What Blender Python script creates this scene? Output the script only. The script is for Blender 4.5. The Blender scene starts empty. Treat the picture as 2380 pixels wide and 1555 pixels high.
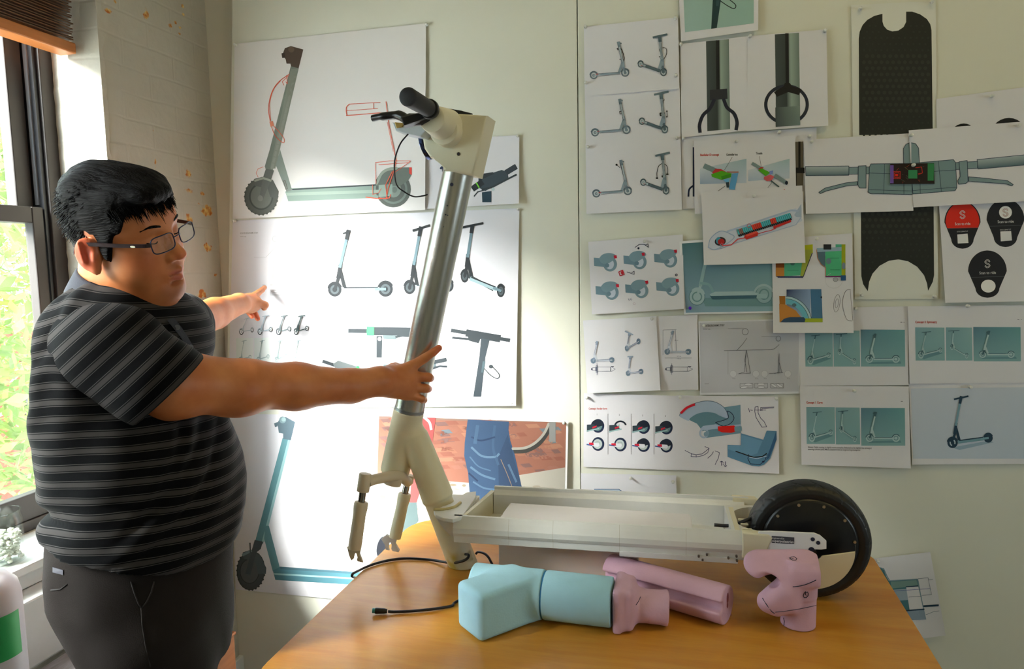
import bpy, bmesh, math, random
import numpy as np
from mathutils import Vector, Matrix, noise as mnoise

scene = bpy.context.scene
COL = scene.collection
random.seed(7)

# ---------------------------------------------------------------- camera
F = 1653.0; CX, CY = 1190.0, 777.5
_vy = np.array([1600 - CX, 600 - CY, F]); _vx = -np.array([-5500 - CX, 725 - CY, F])
_Y = _vy / np.linalg.norm(_vy); _X = _vx - _vx.dot(_Y) * _Y; _X /= np.linalg.norm(_X); _Z = np.cross(_X, _Y)
M3 = np.stack([_X, _Y, _Z], 1)          # world -> camera (x right, y down, z forward)
C0 = np.array([0, 0, 1.51])
cam_d = bpy.data.cameras.new('camera'); cam = bpy.data.objects.new('camera', cam_d); COL.objects.link(cam)
cam_d.sensor_width = 36.0; cam_d.lens = F / 2380 * 36; cam_d.clip_start = 0.05; cam_d.clip_end = 200
r_, d_, f_ = M3[0], M3[1], M3[2]
cam.matrix_world = Matrix(((r_[0], -d_[0], -f_[0], C0[0]), (r_[1], -d_[1], -f_[1], C0[1]), (r_[2], -d_[2], -f_[2], C0[2]), (0, 0, 0, 1)))
scene.camera = cam

# ---------------------------------------------------------------- world, lights, exposure
scene.view_settings.view_transform = 'Standard'; scene.view_settings.look = 'None'
scene.view_settings.gamma = 1.0; scene.view_settings.use_curve_mapping = False
scene.view_settings.exposure = -0.22
scene.cycles.use_denoising = True
scene.cycles.max_bounces = 5; scene.cycles.diffuse_bounces = 3; scene.cycles.glossy_bounces = 2; scene.cycles.transparent_max_bounces = 10
scene.cycles.use_adaptive_sampling = True; scene.cycles.adaptive_threshold = 0.2; scene.cycles.adaptive_min_samples = 16
scene.cycles.sample_clamp_indirect = 6.0
world = bpy.data.worlds.new('sky'); scene.world = world; world.use_nodes = True
wn = world.node_tree; wn.nodes.clear()
wo = wn.nodes.new('ShaderNodeOutputWorld'); wb = wn.nodes.new('ShaderNodeBackground')
wb.inputs[0].default_value = (0.80, 0.92, 1.0, 1); wb.inputs[1].default_value = 12.0
wn.links.new(wb.outputs[0], wo.inputs[0])

def area_light(name, loc, target, sx, sy, power, color, portal=False):
    l = bpy.data.lights.new(name, 'AREA'); l.shape = 'RECTANGLE'; l.size = sx; l.size_y = sy
    l.energy = power; l.color = color
    o = bpy.data.objects.new(name, l); COL.objects.link(o); o.location = loc
    o.rotation_euler = (Vector(target) - Vector(loc)).to_track_quat('-Z', 'Y').to_euler()
    if portal: l.cycles.is_portal = True
    return o
area_light('window_portal', (-1.84, 0.95, 1.55), (0, 0.95, 1.55), 1.7, 1.6, 1, (1, 1, 1), portal=True)
area_light('window_portal', (3.53, .2, 1.5), (0, .2, 1.5), 1.1, 1.2, 1, (1, 1, 1), portal=True)  # portal of the added window in the right wall
sun_d = bpy.data.lights.new('sun', 'SUN'); sun_d.energy = 58.0; sun_d.angle = math.radians(32); sun_d.color = (1.0, 0.96, 0.9)
sun = bpy.data.objects.new('sun', sun_d); COL.objects.link(sun)
sun.rotation_euler = Vector((0.58, 0.75, -0.58)).to_track_quat('-Z', 'Y').to_euler()

# ---------------------------------------------------------------- helpers
def ray(px, py): return M3.T @ np.array([(px - CX) / F, (py - CY) / F, 1.0])
def at(px, py, d): return C0 + ray(px, py) * d
def onZ(px, py, z): r = ray(px, py); return C0 + r * ((z - C0[2]) / r[2])
def onY(px, py, y): r = ray(px, py); return C0 + r * (y / r[1])
def onX(px, py, x): r = ray(px, py); return C0 + r * (x / r[0])

def srgb(r, g, b):
    f = lambda c: (c / 255.0 / 12.92) if c / 255.0 <= 0.04045 else ((c / 255.0 + 0.055) / 1.055) ** 2.4
    return (f(r), f(g), f(b), 1.0)

_mats = {}
def mat(name, col, rough=0.6, metal=0.0, bump=0.0, bscale=60.0, var=0.0, vscale=8.0, spec=0.5, coat=0.0, sss=0.0, trans=0.0, emis=None, stretch=None):
    if name in _mats: return _mats[name]
    m = bpy.data.materials.new(name); m.use_nodes = True; nt = m.node_tree; b = nt.nodes['Principled BSDF']
    b.inputs['Base Color'].default_value = col if len(col) == 4 else (*col, 1)
    b.inputs['Roughness'].default_value = rough; b.inputs['Metallic'].default_value = metal
    b.inputs['Specular IOR Level'].default_value = spec; b.inputs['Coat Weight'].default_value = coat
    b.inputs['Subsurface Weight'].default_value = sss
    if sss: b.inputs['Subsurface Radius'].default_value = (1.0, 0.35, 0.15); b.inputs['Subsurface Scale'].default_value = 0.006
    b.inputs['Transmission Weight'].default_value = trans
    if bump or var:
        tc = nt.nodes.new('ShaderNodeTexCoord'); mp = nt.nodes.new('ShaderNodeMapping')
        if stretch: mp.inputs['Scale'].default_value = stretch
        nt.links.new(tc.outputs['Object'], mp.inputs[0])
    if bump:
        n = nt.nodes.new('ShaderNodeTexNoise'); n.inputs['Scale'].default_value = bscale; n.inputs['Detail'].default_value = 4
        bp = nt.nodes.new('ShaderNodeBump'); bp.inputs['Strength'].default_value = bump; bp.inputs['Distance'].default_value = 0.004
        nt.links.new(mp.outputs[0], n.inputs['Vector']); nt.links.new(n.outputs[0], bp.inputs['Height']); nt.links.new(bp.outputs[0], b.inputs['Normal'])
    if var:
        n2 = nt.nodes.new('ShaderNodeTexNoise'); n2.inputs['Scale'].default_value = vscale; n2.inputs['Detail'].default_value = 5
        rr = nt.nodes.new('ShaderNodeValToRGB'); c = b.inputs['Base Color'].default_value
        rr.color_ramp.elements[0].position = 0.3; rr.color_ramp.elements[1].position = 0.7
        rr.color_ramp.elements[0].color = (c[0] * (1 - var), c[1] * (1 - var), c[2] * (1 - var * 1.15), 1)
        rr.color_ramp.elements[1].color = (min(1, c[0] * (1 + var)), min(1, c[1] * (1 + var)), min(1, c[2] * (1 + var)), 1)
        nt.links.new(mp.outputs[0], n2.inputs['Vector']); nt.links.new(n2.outputs[0], rr.inputs[0]); nt.links.new(rr.outputs[0], b.inputs['Base Color'])
    _mats[name] = m
    return m

def link(o, parent=None):
    COL.objects.link(o)
    if parent is not None:
        o.parent = parent; o.matrix_parent_inverse = parent.matrix_world.inverted() if False else Matrix.Translation(-parent.location)
    return o
def tag(o, label=None, cat=None, group=None, kind=None):
    if label: o['label'] = label
    if cat: o['category'] = cat
    if group: o['group'] = group
    if kind: o['kind'] = kind
    return o
def empty(name, loc, label=None, cat=None, group=None):
    o = bpy.data.objects.new(name, None); o.location = loc; o.empty_display_size = 0.05; COL.objects.link(o)
    return tag(o, label, cat, group)
def from_pydata(name, vs, fs, m, parent=None, smooth=False):
    me = bpy.data.meshes.new(name); me.from_pydata([tuple(map(float, v)) for v in vs], [], [tuple(map(int, f)) for f in fs]); me.update()
    if smooth: me.polygons.foreach_set('use_smooth', [True] * len(me.polygons))
    me.materials.append(m); o = bpy.data.objects.new(name, me); return link(o, parent)
def from_bm(name, bm, m, parent=None, smooth=False, autosmooth=None, mats=None):
    bmesh.ops.recalc_face_normals(bm, faces=bm.faces[:])
    me = bpy.data.meshes.new(name); bm.to_mesh(me); bm.free()
    if smooth or autosmooth:
        me.polygons.foreach_set('use_smooth', [True] * len(me.polygons))
        if autosmooth: me.set_sharp_from_angle(angle=math.radians(autosmooth))
    for mm in (mats or [m]): me.materials.append(mm)
    o = bpy.data.objects.new(name, me); return link(o, parent)

def add_box(bm, lo, hi, bev=0.0, mtx=None, seg=2):
    r = bmesh.ops.create_cube(bm, size=1.0)
    vs = r['verts']; lo = Vector(lo); hi = Vector(hi)
    bmesh.ops.scale(bm, verts=vs, vec=hi - lo); bmesh.ops.translate(bm, verts=vs, vec=(lo + hi) / 2)
    if mtx is not None: bmesh.ops.transform(bm, verts=vs, matrix=mtx)
    if bev:
        es = list({e for v in vs for e in v.link_edges})
        bmesh.ops.bevel(bm, geom=es, offset=bev, segments=seg, affect='EDGES', profile=0.5)
def add_cyl(bm, a, b, r1, r2=None, seg=32, caps=True, bev=0.0):
    a = Vector(a); b = Vector(b); r2 = r1 if r2 is None else r2; d = b - a
    mt = Matrix.Translation((a + b) / 2) @ d.to_track_quat('Z', 'Y').to_matrix().to_4x4()
    r = bmesh.ops.create_cone(bm, cap_ends=caps, segments=seg, radius1=r1, radius2=r2, depth=d.length, matrix=mt)
    if bev:
        es = [e for e in {e for v in r['verts'] for e in v.link_edges} if any(len(f.verts) > 4 for f in e.link_faces)]
        bmesh.ops.bevel(bm, geom=es, offset=bev, segments=2, affect='EDGES', profile=0.5)
    return r['verts']
def catmull(pts, n=8):
    P = [np.array(p, float) for p in pts]; P = [2 * P[0] - P[1]] + P + [2 * P[-1] - P[-2]]; out = []
    for i in range(1, len(P) - 2):
        for k in range(n):
            t = k / n; a, b, c, d = P[i - 1], P[i], P[i + 1], P[i + 2]
            out.append(0.5 * (2 * b + (c - a) * t + (2 * a - 5 * b + 4 * c - d) * t * t + (3 * b - a - 3 * c + d) * t ** 3))
    out.append(P[-2]); return out
def add_tube(bm, pts, r, seg=12, closed_ends=True):
    pts = [Vector(p) for p in pts]; n = len(pts); rs = r if hasattr(r, '__len__') else [r] * n
    rings = []; up = Vector((0, 0, 1)); prev = None
    for i, p in enumerate(pts):
        t = (pts[min(i + 1, n - 1)] - pts[max(i - 1, 0)]).normalized()
        if prev is None:
            x = t.cross(up if abs(t.z) < 0.9 else Vector((1, 0, 0))).normalized()
        else:
            x = (prev - t * prev.dot(t)).normalized()
        prev = x; y = t.cross(x)
        rings.append([bm.verts.new(p + (x * math.cos(a) + y * math.sin(a)) * rs[i]) for a in [2 * math.pi * k / seg for k in range(seg)]])
    for i in range(n - 1):
        for k in range(seg):
            bm.faces.new((rings[i][k], rings[i][(k + 1) % seg], rings[i + 1][(k + 1) % seg], rings[i + 1][k]))
    if closed_ends: bm.faces.new(rings[0][::-1]); bm.faces.new(rings[-1])
def add_prism(bm, poly, vec, bev=0.0, seg=2):
    """poly: list of 3D points (planar outline), extruded by vec"""
    a = [bm.verts.new(tuple(p)) for p in poly]; v = Vector(vec); b = [bm.verts.new(Vector(p) + v) for p in poly]
    n = len(a); fs = [bm.faces.new(a), bm.faces.new(b[::-1])]
    for i in range(n): fs.append(bm.faces.new((a[i], b[i], b[(i + 1) % n], a[(i + 1) % n])))
    if bev:
        es = list({e for f in fs[:2] for e in f.edges})
        bmesh.ops.bevel(bm, geom=es, offset=bev, segments=seg, affect='EDGES', profile=0.5)

# ---------------------------------------------------------------- implicit surfaces (for organic shapes)
def _n(v): v = np.array(v, float); return v / np.linalg.norm(v)
class Ell:      # ellipsoid: centre, radii, axes rows
    def __init__(s, c, r, ax=None, k=0.02, op='u'):
        s.c = np.array(c, float); s.r = np.array(r, float); s.ax = np.eye(3) if ax is None else np.array(ax, float); s.k = k; s.op = op
        s.cc = s.c; s.br = s.r.max()
    def d(s, P):
        q = (P - s.c) @ s.ax.T; k0 = np.sqrt(((q / s.r) ** 2).sum(1)); k1 = np.sqrt(((q / (s.r ** 2)) ** 2).sum(1))
        return np.where(k1 < 1e-9, -s.r.min(), k0 * (k0 - 1) / np.maximum(k1, 1e-9))
class Cap:      # tapered capsule
    def __init__(s, a, b, ra, rb=None, k=0.02, op='u', flat=None):
        s.a = np.array(a, float); s.b = np.array(b, float); s.ra = ra; s.rb = ra if rb is None else rb; s.k = k; s.op = op; s.flat = flat
        s.cc = (s.a + s.b) / 2; s.br = np.linalg.norm(s.b - s.a) / 2 + max(s.ra, s.rb)
    def d(s, P):
        ab = s.b - s.a; ap = P - s.a; t = np.clip(ap @ ab / max(ab @ ab, 1e-12), 0, 1)
        q = ap - t[:, None] * ab
        if s.flat is not None:      # (direction, factor>1): flattened along that direction
            n, fct = s.flat; q = q + (q @ n)[:, None] * n * (fct - 1)
            return (np.sqrt((q ** 2).sum(1)) - (s.ra + (s.rb - s.ra) * t)) / (1 + 0.4 * (fct - 1))
        return np.sqrt((q ** 2).sum(1)) - (s.ra + (s.rb - s.ra) * t)
class Box:      # rounded box, axes rows
    def __init__(s, c, h, ax=None, rad=0.004, k=0.004, op='u'):
        s.c = np.array(c, float); s.h = np.array(h, float) - rad; s.ax = np.eye(3) if ax is None else np.array(ax, float); s.rad = rad; s.k = k; s.op = op
        s.cc = s.c; s.br = np.linalg.norm(h)
    def d(s, P):
        q = np.abs((P - s.c) @ s.ax.T) - s.h
        return np.sqrt((np.maximum(q, 0) ** 2).sum(1)) + np.minimum(q.max(1), 0) - s.rad
class Cyl:      # flat-ended cylinder with rounded rim
    def __init__(s, a, b, r, rad=0.003, k=0.004, op='u', r2=None):
        s.a = np.array(a, float); s.b = np.array(b, float); s.r = r; s.rad = rad; s.k = k; s.op = op; s.r2 = r if r2 is None else r2
        s.cc = (s.a + s.b) / 2; s.br = math.hypot(np.linalg.norm(s.b - s.a) / 2, max(s.r, s.r2))
    def d(s, P):
        ab = s.b - s.a; L = np.linalg.norm(ab); n = ab / L; ap = P - s.a; z = ap @ n; q = ap - z[:, None] * n
        rr = np.sqrt((q ** 2).sum(1)); t = np.clip(z / L, 0, 1)
        dx = rr - (s.r + (s.r2 - s.r) * t) + s.rad; dz = np.abs(z - L / 2) - L / 2 + s.rad
        return np.sqrt(np.maximum(dx, 0) ** 2 + np.maximum(dz, 0) ** 2) + np.minimum(np.maximum(dx, dz), 0) - s.rad
class Half:     # half-space: op 's' removes the side the normal points to
    def __init__(s, p, n, k=0.0, op='s'):
        s.p = np.array(p, float); s.n = _n(n); s.k = k; s.op = op; s.cc = None
    def d(s, P): return -((P - s.p) @ s.n)

def sdf_eval(prims, P, c=None, rad=0.0):
    D = np.full(len(P), 1e3)
    for p in prims:
        if c is not None and p.cc is not None and np.linalg.norm(p.cc - c) - p.br > rad + 0.05: continue
        e = p.d(P)
        if p.op == 'u':
            if p.k > 0:
                h = np.clip(0.5 + 0.5 * (D - e) / p.k, 0, 1); D = D * (1 - h) + e * h - p.k * h * (1 - h)
            else: D = np.minimum(D, e)
        elif p.op == 's':
            if p.k > 0:
                h = np.clip(0.5 - 0.5 * (D + e) / p.k, 0, 1); D = D * (1 - h) + (-e) * h + p.k * h * (1 - h)
            else: D = np.maximum(D, -e)
    return D

def sdf_mesh(prims, h, post=None, n=14, margin=0.0):
    ad = [p for p in prims if p.op == 'u']
    lo = np.min([p.cc - p.br for p in ad], 0) - 3 * h - margin; hi = np.max([p.cc + p.br for p in ad], 0) + 3 * h + margin
    B = n * h; nb = np.ceil((hi - lo) / B).astype(int)
    gi = np.stack(np.meshgrid(*[np.arange(k) for k in nb], indexing='ij'), -1).reshape(-1, 3)
    cen = lo + (gi + 0.5) * B
    dc = np.concatenate([sdf_eval(prims, cen[i:i + 20000]) for i in range(0, len(cen), 20000)])
    act = gi[np.abs(dc) < B * 0.87 * 1.5 + margin + 0.01]
    loc = np.stack(np.meshgrid(*[np.arange(n + 1)] * 3, indexing='ij'), -1).reshape(-1, 3)
    N = (nb * n + 2).astype(np.int64); keyf = lambda ijk: (ijk[..., 0] * N[1] + ijk[..., 1]) * N[2] + ijk[..., 2]
    VK = []; VP = []; Q = []
    off = [np.array(o) for o in [(0,0,0),(1,0,0),(0,1,0),(1,1,0),(0,0,1),(1,0,1),(0,1,1),(1,1,1)]]
    edges = [(0,1),(2,3),(4,5),(6,7),(0,2),(1,3),(4,6),(5,7),(0,4),(1,5),(2,6),(3,7)]
    for b in act:
        base = b * n; P = lo + (base + loc) * h; c = lo + (b + 0.5) * B
        D = sdf_eval(prims, P, c, B * 0.87 + margin)
        if post is not None: D = post(P, D)
        if D.min() > 0 or D.max() < 0: continue
        G = D.reshape(n + 1, n + 1, n + 1)
        cor = [G[o[0]:n + o[0], o[1]:n + o[1], o[2]:n + o[2]] for o in off]
        S = np.stack([x < 0 for x in cor]); cnt = S.sum(0); mask = (cnt > 0) & (cnt < 8)
        idx = np.argwhere(mask)
        if len(idx) == 0: continue
        acc = np.zeros((len(idx), 3)); num = np.zeros(len(idx)); cv = [x[mask] for x in cor]
        for a, e in edges:
            va, ve = cv[a], cv[e]; m = (va < 0) != (ve < 0); t = np.where(m, va / np.where(m, va - ve, 1), 0)
            acc += m[:, None] * (off[a] + t[:, None] * (off[e] - off[a])); num += m
        VK.append(keyf(base + idx)); VP.append(lo + (base + idx + acc / num[:, None]) * h)
        for ax in range(3):
            A = G[:n, :n, :n]; sl = [slice(0, n)] * 3; sl[ax] = slice(1, n + 1); Bx = G[tuple(sl)]
            m = (A < 0) != (Bx < 0); e = np.argwhere(m)
            if len(e) == 0: continue
            g = base + e; u = np.zeros(3, int); v = np.zeros(3, int); u[(ax + 1) % 3] = 1; v[(ax + 2) % 3] = 1
            q = np.stack([keyf(g), keyf(g - u), keyf(g - u - v), keyf(g - v)], 1)
            fl = A[m] < 0; q[~fl] = q[~fl][:, ::-1]; Q.append(q)
    K = np.concatenate(VK); V = np.concatenate(VP); q = np.concatenate(Q)
    o = np.argsort(K); K = K[o]; V = V[o]
    ii = np.clip(np.searchsorted(K, q), 0, len(K) - 1); ok = (K[ii] == q).all(1)
    return V, ii[ok]

def smooth_mesh(V, Q, it=2, lam=0.5):
    nV = len(V)
    for _ in range(it):
        s = np.zeros_like(V); c = np.zeros(nV)
        for a in range(4):
            for b in ((a + 1) % 4, (a - 1) % 4):
                np.add.at(s, Q[:, a], V[Q[:, b]]); np.add.at(c, Q[:, a], 1)
        V = V * (1 - lam) + lam * s / np.maximum(c, 1)[:, None]
    return V
def mesh_np(name, V, Q, m, parent=None, smooth=True, attrs=None):
    me = bpy.data.meshes.new(name); nv, nq = len(V), len(Q)
    me.vertices.add(nv); me.vertices.foreach_set('co', np.asarray(V, np.float32).ravel())
    me.loops.add(nq * 4); me.loops.foreach_set('vertex_index', np.asarray(Q, np.int32).ravel())
    me.polygons.add(nq); me.polygons.foreach_set('loop_start', np.arange(nq, dtype=np.int32) * 4)
    me.update(calc_edges=True); me.validate()
    me.polygons.foreach_set('use_smooth', [smooth] * len(me.polygons))
    for k, a in (attrs or {}).items():
        at_ = me.attributes.new(k, 'FLOAT', 'POINT'); at_.data.foreach_set('value', np.asarray(a, np.float32))
    me.materials.append(m); o = bpy.data.objects.new(name, me); return link(o, parent)
def sdf_obj(name, prims, h, m, parent=None, post=None, smooth_it=1, attrf=None, margin=0.0):
    V, Q = sdf_mesh(prims, h, post, margin=margin)
    if smooth_it: V = smooth_mesh(V, Q, smooth_it)
    return mesh_np(name, V, Q, m, parent, attrs=(attrf(V) if attrf else None))
# ================================================================ THE ROOM
WX = -1.58; WY = 2.17; BY = 2.145       # left wall face, back wall plaster, front of pin-up boards
RX, RY, RZ = 3.4, -2.9, 3.0
TT = 0.75                                # table top height

def wall_paint(name, a, b, rust=False, brick=False):
    m = bpy.data.materials.new(name); m.use_nodes = True; nt = m.node_tree; bs = nt.nodes['Principled BSDF']; L = nt.links
    tc = nt.nodes.new('ShaderNodeTexCoord'); bs.inputs['Roughness'].default_value = 0.62
    n1 = nt.nodes.new('ShaderNodeTexNoise'); n1.inputs['Scale'].default_value = 5; n1.inputs['Detail'].default_value = 6; L.new(tc.outputs['Object'], n1.inputs['Vector'])
    mx = nt.nodes.new('ShaderNodeMix'); mx.data_type = 'RGBA'; mx.inputs[6].default_value = a; mx.inputs[7].default_value = b
    L.new(n1.outputs[0], mx.inputs[0]); col = mx.outputs[2]
    n2 = nt.nodes.new('ShaderNodeTexNoise'); n2.inputs['Scale'].default_value = 26; n2.inputs['Detail'].default_value = 8; L.new(tc.outputs['Object'], n2.inputs['Vector'])
    hgt = n2.outputs[0]
    if rust:
        n3 = nt.nodes.new('ShaderNodeTexNoise'); n3.inputs['Scale'].default_value = 60; n3.inputs['Detail'].default_value = 5; L.new(tc.outputs['Object'], n3.inputs['Vector'])
        sp = nt.nodes.new('ShaderNodeSeparateXYZ'); L.new(tc.outputs['Object'], sp.inputs[0])
        n4 = nt.nodes.new('ShaderNodeTexNoise'); n4.inputs['Scale'].default_value = 22; n4.inputs['Detail'].default_value = 3; L.new(tc.outputs['Object'], n4.inputs['Vector'])
        tot = None
        for (py, pz, ry, rz, amp) in RUST:
            comb = nt.nodes.new('ShaderNodeVectorMath'); comb.operation = 'SUBTRACT'; L.new(tc.outputs['Object'], comb.inputs[0]); comb.inputs[1].default_value = (0, py, pz)
            sc = nt.nodes.new('ShaderNodeVectorMath'); sc.operation = 'MULTIPLY'; L.new(comb.outputs[0], sc.inputs[0]); sc.inputs[1].default_value = (0, 1 / ry, 1 / rz)
            ln = nt.nodes.new('ShaderNodeVectorMath'); ln.operation = 'LENGTH'; L.new(sc.outputs[0], ln.inputs[0])
            mr = nt.nodes.new('ShaderNodeMapRange'); mr.inputs[1].default_value = 1.25; mr.inputs[2].default_value = 0.2; mr.inputs[3].default_value = 0; mr.inputs[4].default_value = amp; L.new(ln.outputs['Value'], mr.inputs[0])
            if tot is None: tot = mr.outputs[0]
            else:
                ad = nt.nodes.new('ShaderNodeMath'); ad.operation = 'MAXIMUM'; L.new(tot, ad.inputs[0]); L.new(mr.outputs[0], ad.inputs[1]); tot = ad.outputs[0]
        ad = nt.nodes.new('ShaderNodeMath'); ad.operation = 'MULTIPLY'; L.new(tot, ad.inputs[0]); L.new(n4.outputs[0], ad.inputs[1])
        ad2 = nt.nodes.new('ShaderNodeMath'); ad2.operation = 'MULTIPLY'; L.new(n3.outputs[0], ad2.inputs[0]); L.new(ad.outputs[0], ad2.inputs[1])
        rr = nt.nodes.new('ShaderNodeValToRGB'); rr.color_ramp.elements[0].position = 0.17; rr.color_ramp.elements[1].position = 0.23; rr.color_ramp.elements[0].color = (0, 0, 0, 1); rr.color_ramp.elements[1].color = (1, 1, 1, 1); L.new(ad2.outputs[0], rr.inputs[0])
        rc = nt.nodes.new('ShaderNodeValToRGB'); rc.color_ramp.elements[0].position = 0.38; rc.color_ramp.elements[0].color = srgb(226, 198, 120); rc.color_ramp.elements[1].position = 0.62; rc.color_ramp.elements[1].color = srgb(176, 96, 24); L.new(n3.outputs[0], rc.inputs[0])
        m2 = nt.nodes.new('ShaderNodeMix'); m2.data_type = 'RGBA'; L.new(rr.outputs[0], m2.inputs[0]); L.new(col, m2.inputs[6]); L.new(rc.outputs[0], m2.inputs[7]); col = m2.outputs[2]
    bp = nt.nodes.new('ShaderNodeBump'); bp.inputs['Strength'].default_value = 0.35 if brick else 0.06; bp.inputs['Distance'].default_value = 0.012 if brick else 0.003
    if brick:
        sp2 = nt.nodes.new('ShaderNodeSeparateXYZ'); L.new(tc.outputs['Object'], sp2.inputs[0])
        cb = nt.nodes.new('ShaderNodeCombineXYZ'); L.new(sp2.outputs['Y'], cb.inputs['X']); 
        wv = nt.nodes.new('ShaderNodeMath'); wv.operation = 'MULTIPLY_ADD'; wv.inputs[1].default_value = 0.02; L.new(n1.outputs[0], wv.inputs[0]); L.new(sp2.outputs['Z'], wv.inputs[2]); L.new(wv.outputs[0], cb.inputs['Y'])
        bt = nt.nodes.new('ShaderNodeTexBrick'); bt.inputs['Scale'].default_value = 1.0; bt.inputs['Brick Width'].default_value = 0.21; bt.inputs['Row Height'].default_value = 0.075
        bt.inputs['Mortar Size'].default_value = 0.006; bt.inputs['Mortar Smooth'].default_value = 1.0; bt.inputs['Color1'].default_value = (1, 1, 1, 1); bt.inputs['Color2'].default_value = (.95, .95, .95, 1); bt.inputs['Mortar'].default_value = (0.72, 0.72, 0.72, 1)
        L.new(cb.outputs[0], bt.inputs['Vector'])
        mm = nt.nodes.new('ShaderNodeMath'); mm.operation = 'MULTIPLY_ADD'; mm.inputs[1].default_value = 0.9; L.new(n2.outputs[0], mm.inputs[0]); L.new(bt.outputs['Color'], mm.inputs[2]); hgt = mm.outputs[0]
    L.new(col, bs.inputs['Base Color']); L.new(hgt, bp.inputs['Height']); L.new(bp.outputs[0], bs.inputs['Normal'])
    return m
# rust and peeled-paint spots, traced as (Y, Z, half sizes, strength) on the left wall
RUST = []
for (px, py, rx, ry, a) in [(340, 30, 9, 24, 1), (345, 75, 6, 14, .9), (250, 24, 9, 7, 1), (267, 3, 9, 6, 1), (425, 15, 4, 6, 1), (426, 33, 4, 5, 1), (396, 61, 7, 8, 1.1), (408, 52, 4, 4, .9), (418, 64, 5, 4, 1), (417, 78, 4, 3, 1),
                          (438, 404, 12, 14, 1.1), (438, 443, 12, 9, 1.05), (471, 451, 8, 8, 1), (480, 490, 22, 17, 1.15), (440, 508, 12, 18, 1.05), (460, 475, 12, 6, .9), (482, 574, 14, 12, 1.1), (470, 683, 20, 14, .95), (262, 377, 12, 8, 1), (500, 640, 8, 5, .9), (356, 300, 3, 60, .8), (362, 380, 3, 30, .8)]:
    p = onX(px, py, WX); q = onX(px + rx, py, WX); s = onX(px, py + ry, WX)
    RUST.append((p[1], p[2], abs(q[1] - p[1]) + .004, abs(s[2] - p[2]) + .004, a))
M_lw = wall_paint('painted_brick', srgb(186, 182, 170), srgb(174, 170, 156), rust=True, brick=True)
M_bw = wall_paint('painted_plaster', srgb(208, 206, 192), srgb(214, 212, 200))
M_board = wall_paint('white_board', srgb(218, 219, 207), srgb(223, 224, 212))
M_trim = mat('white_trim', srgb(216, 218, 216), rough=.45, var=.05)
M_frame = mat('dark_window_frame', srgb(38, 32, 31), rough=.5, var=.12, vscale=20)
M_black = mat('black_track', srgb(18, 19, 26), rough=.4)
M_alu = mat('aluminium_track', srgb(190, 194, 200), rough=.3, metal=.8)

def grid_wall(name, x, y0, y1, z0, z1, holes, m, thick=-0.25):
    """wall at x running along Y with rectangular holes, with reveal depth"""
    ys = sorted({y0, y1} | {h[0] for h in holes} | {h[1] for h in holes}); zs = sorted({z0, z1} | {h[2] for h in holes} | {h[3] for h in holes})
    bm = bmesh.new()
    for i in range(len(ys) - 1):
        for j in range(len(zs) - 1):
            cy, cz = (ys[i] + ys[i + 1]) / 2, (zs[j] + zs[j + 1]) / 2
            if any(h[0] < cy < h[1] and h[2] < cz < h[3] for h in holes): continue
            add_box(bm, (x + thick, ys[i], zs[j]), (x, ys[i + 1], zs[j + 1]))
    bmesh.ops.remove_doubles(bm, verts=bm.verts, dist=1e-5)
    # drop interior duplicate faces
    seen = {}
    for f in bm.faces[:]:
        k = tuple(sorted(v.index for v in f.verts)); seen.setdefault(k, []).append(f)
    bmesh.ops.delete(bm, geom=[f for fl in seen.values() if len(fl) > 1 for f in fl], context='FACES_ONLY')
    return from_bm(name, bm, m)
WINA = (0.18, 1.70, 0.797, 2.42); WINB = (-1.92, -0.40, 0.797, 2.42)
tag(grid_wall('wall_left', WX, RY - .1, WY + .1, -.02, RZ, [WINA], M_lw), kind='structure')

# rough plastered brick corner that rounds the window reveal
bm = bmesh.new(); N = 90; K = 14
rows = []
for i in range(N + 1):
    z = 0.80 + (2.42 - 0.80) * i / N; row = []
    for k in range(K + 1):
        t = k / K
        if t < .45: x, y = WX - .19 + (.19) * (t / .45), 1.70 - .0
        else: x, y = WX, 1.70 + (t - .45) / .55 * .08
        nz = mnoise.noise(Vector((x * 16, y * 16, z * 16))) * .006 + mnoise.noise(Vector((x * 45, y * 45, z * 45))) * .003
        c = math.exp(-((t - .45) / .12) ** 2)
        x += nz * (1 if t > .4 else .2) + .003 - c * .008 + c * mnoise.noise(Vector((1, 1, z * 22))) * .012; y += -abs(nz) * (1 if t <= .5 else .1) - .002 + c * .01
        if t > .95: x = WX - .001
        if t < .02: x = WX - .2
        row.append(bm.verts.new((x, y, z)))
    rows.append(row)
for i in range(N):
    for k in range(K): bm.faces.new((rows[i][k], rows[i][k + 1], rows[i + 1][k + 1], rows[i + 1][k]))
jm = from_bm('trim_4', bm, M_lw, smooth=True); tag(jm, kind='structure')

def box_struct(name, lo, hi, m, bev=0):
    bm = bmesh.new(); add_box(bm, lo, hi, bev); return tag(from_bm(name, bm, m), kind='structure')
box_struct('wall_back', (WX - .25, WY, -.02), (RX, WY + .12, RZ), M_bw)
WIN_FILL = (-.3, .7, .95, 2.05)  # unseen window opening, added as cool fill for the right of the back wall
tag(grid_wall('wall_right', RX, RY - .1, WY + .1, -.02, RZ, [WIN_FILL], M_bw, thick=.12), kind='structure')
box_struct('wall_front', (WX - .25, RY - .12, -.02), (RX, RY, RZ), M_bw)
box_struct('ceiling', (WX - .25, RY - .12, RZ), (RX + .12, WY + .12, RZ + .12), mat('ceiling_paint', srgb(232, 220, 180), rough=.8, var=.03))
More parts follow.
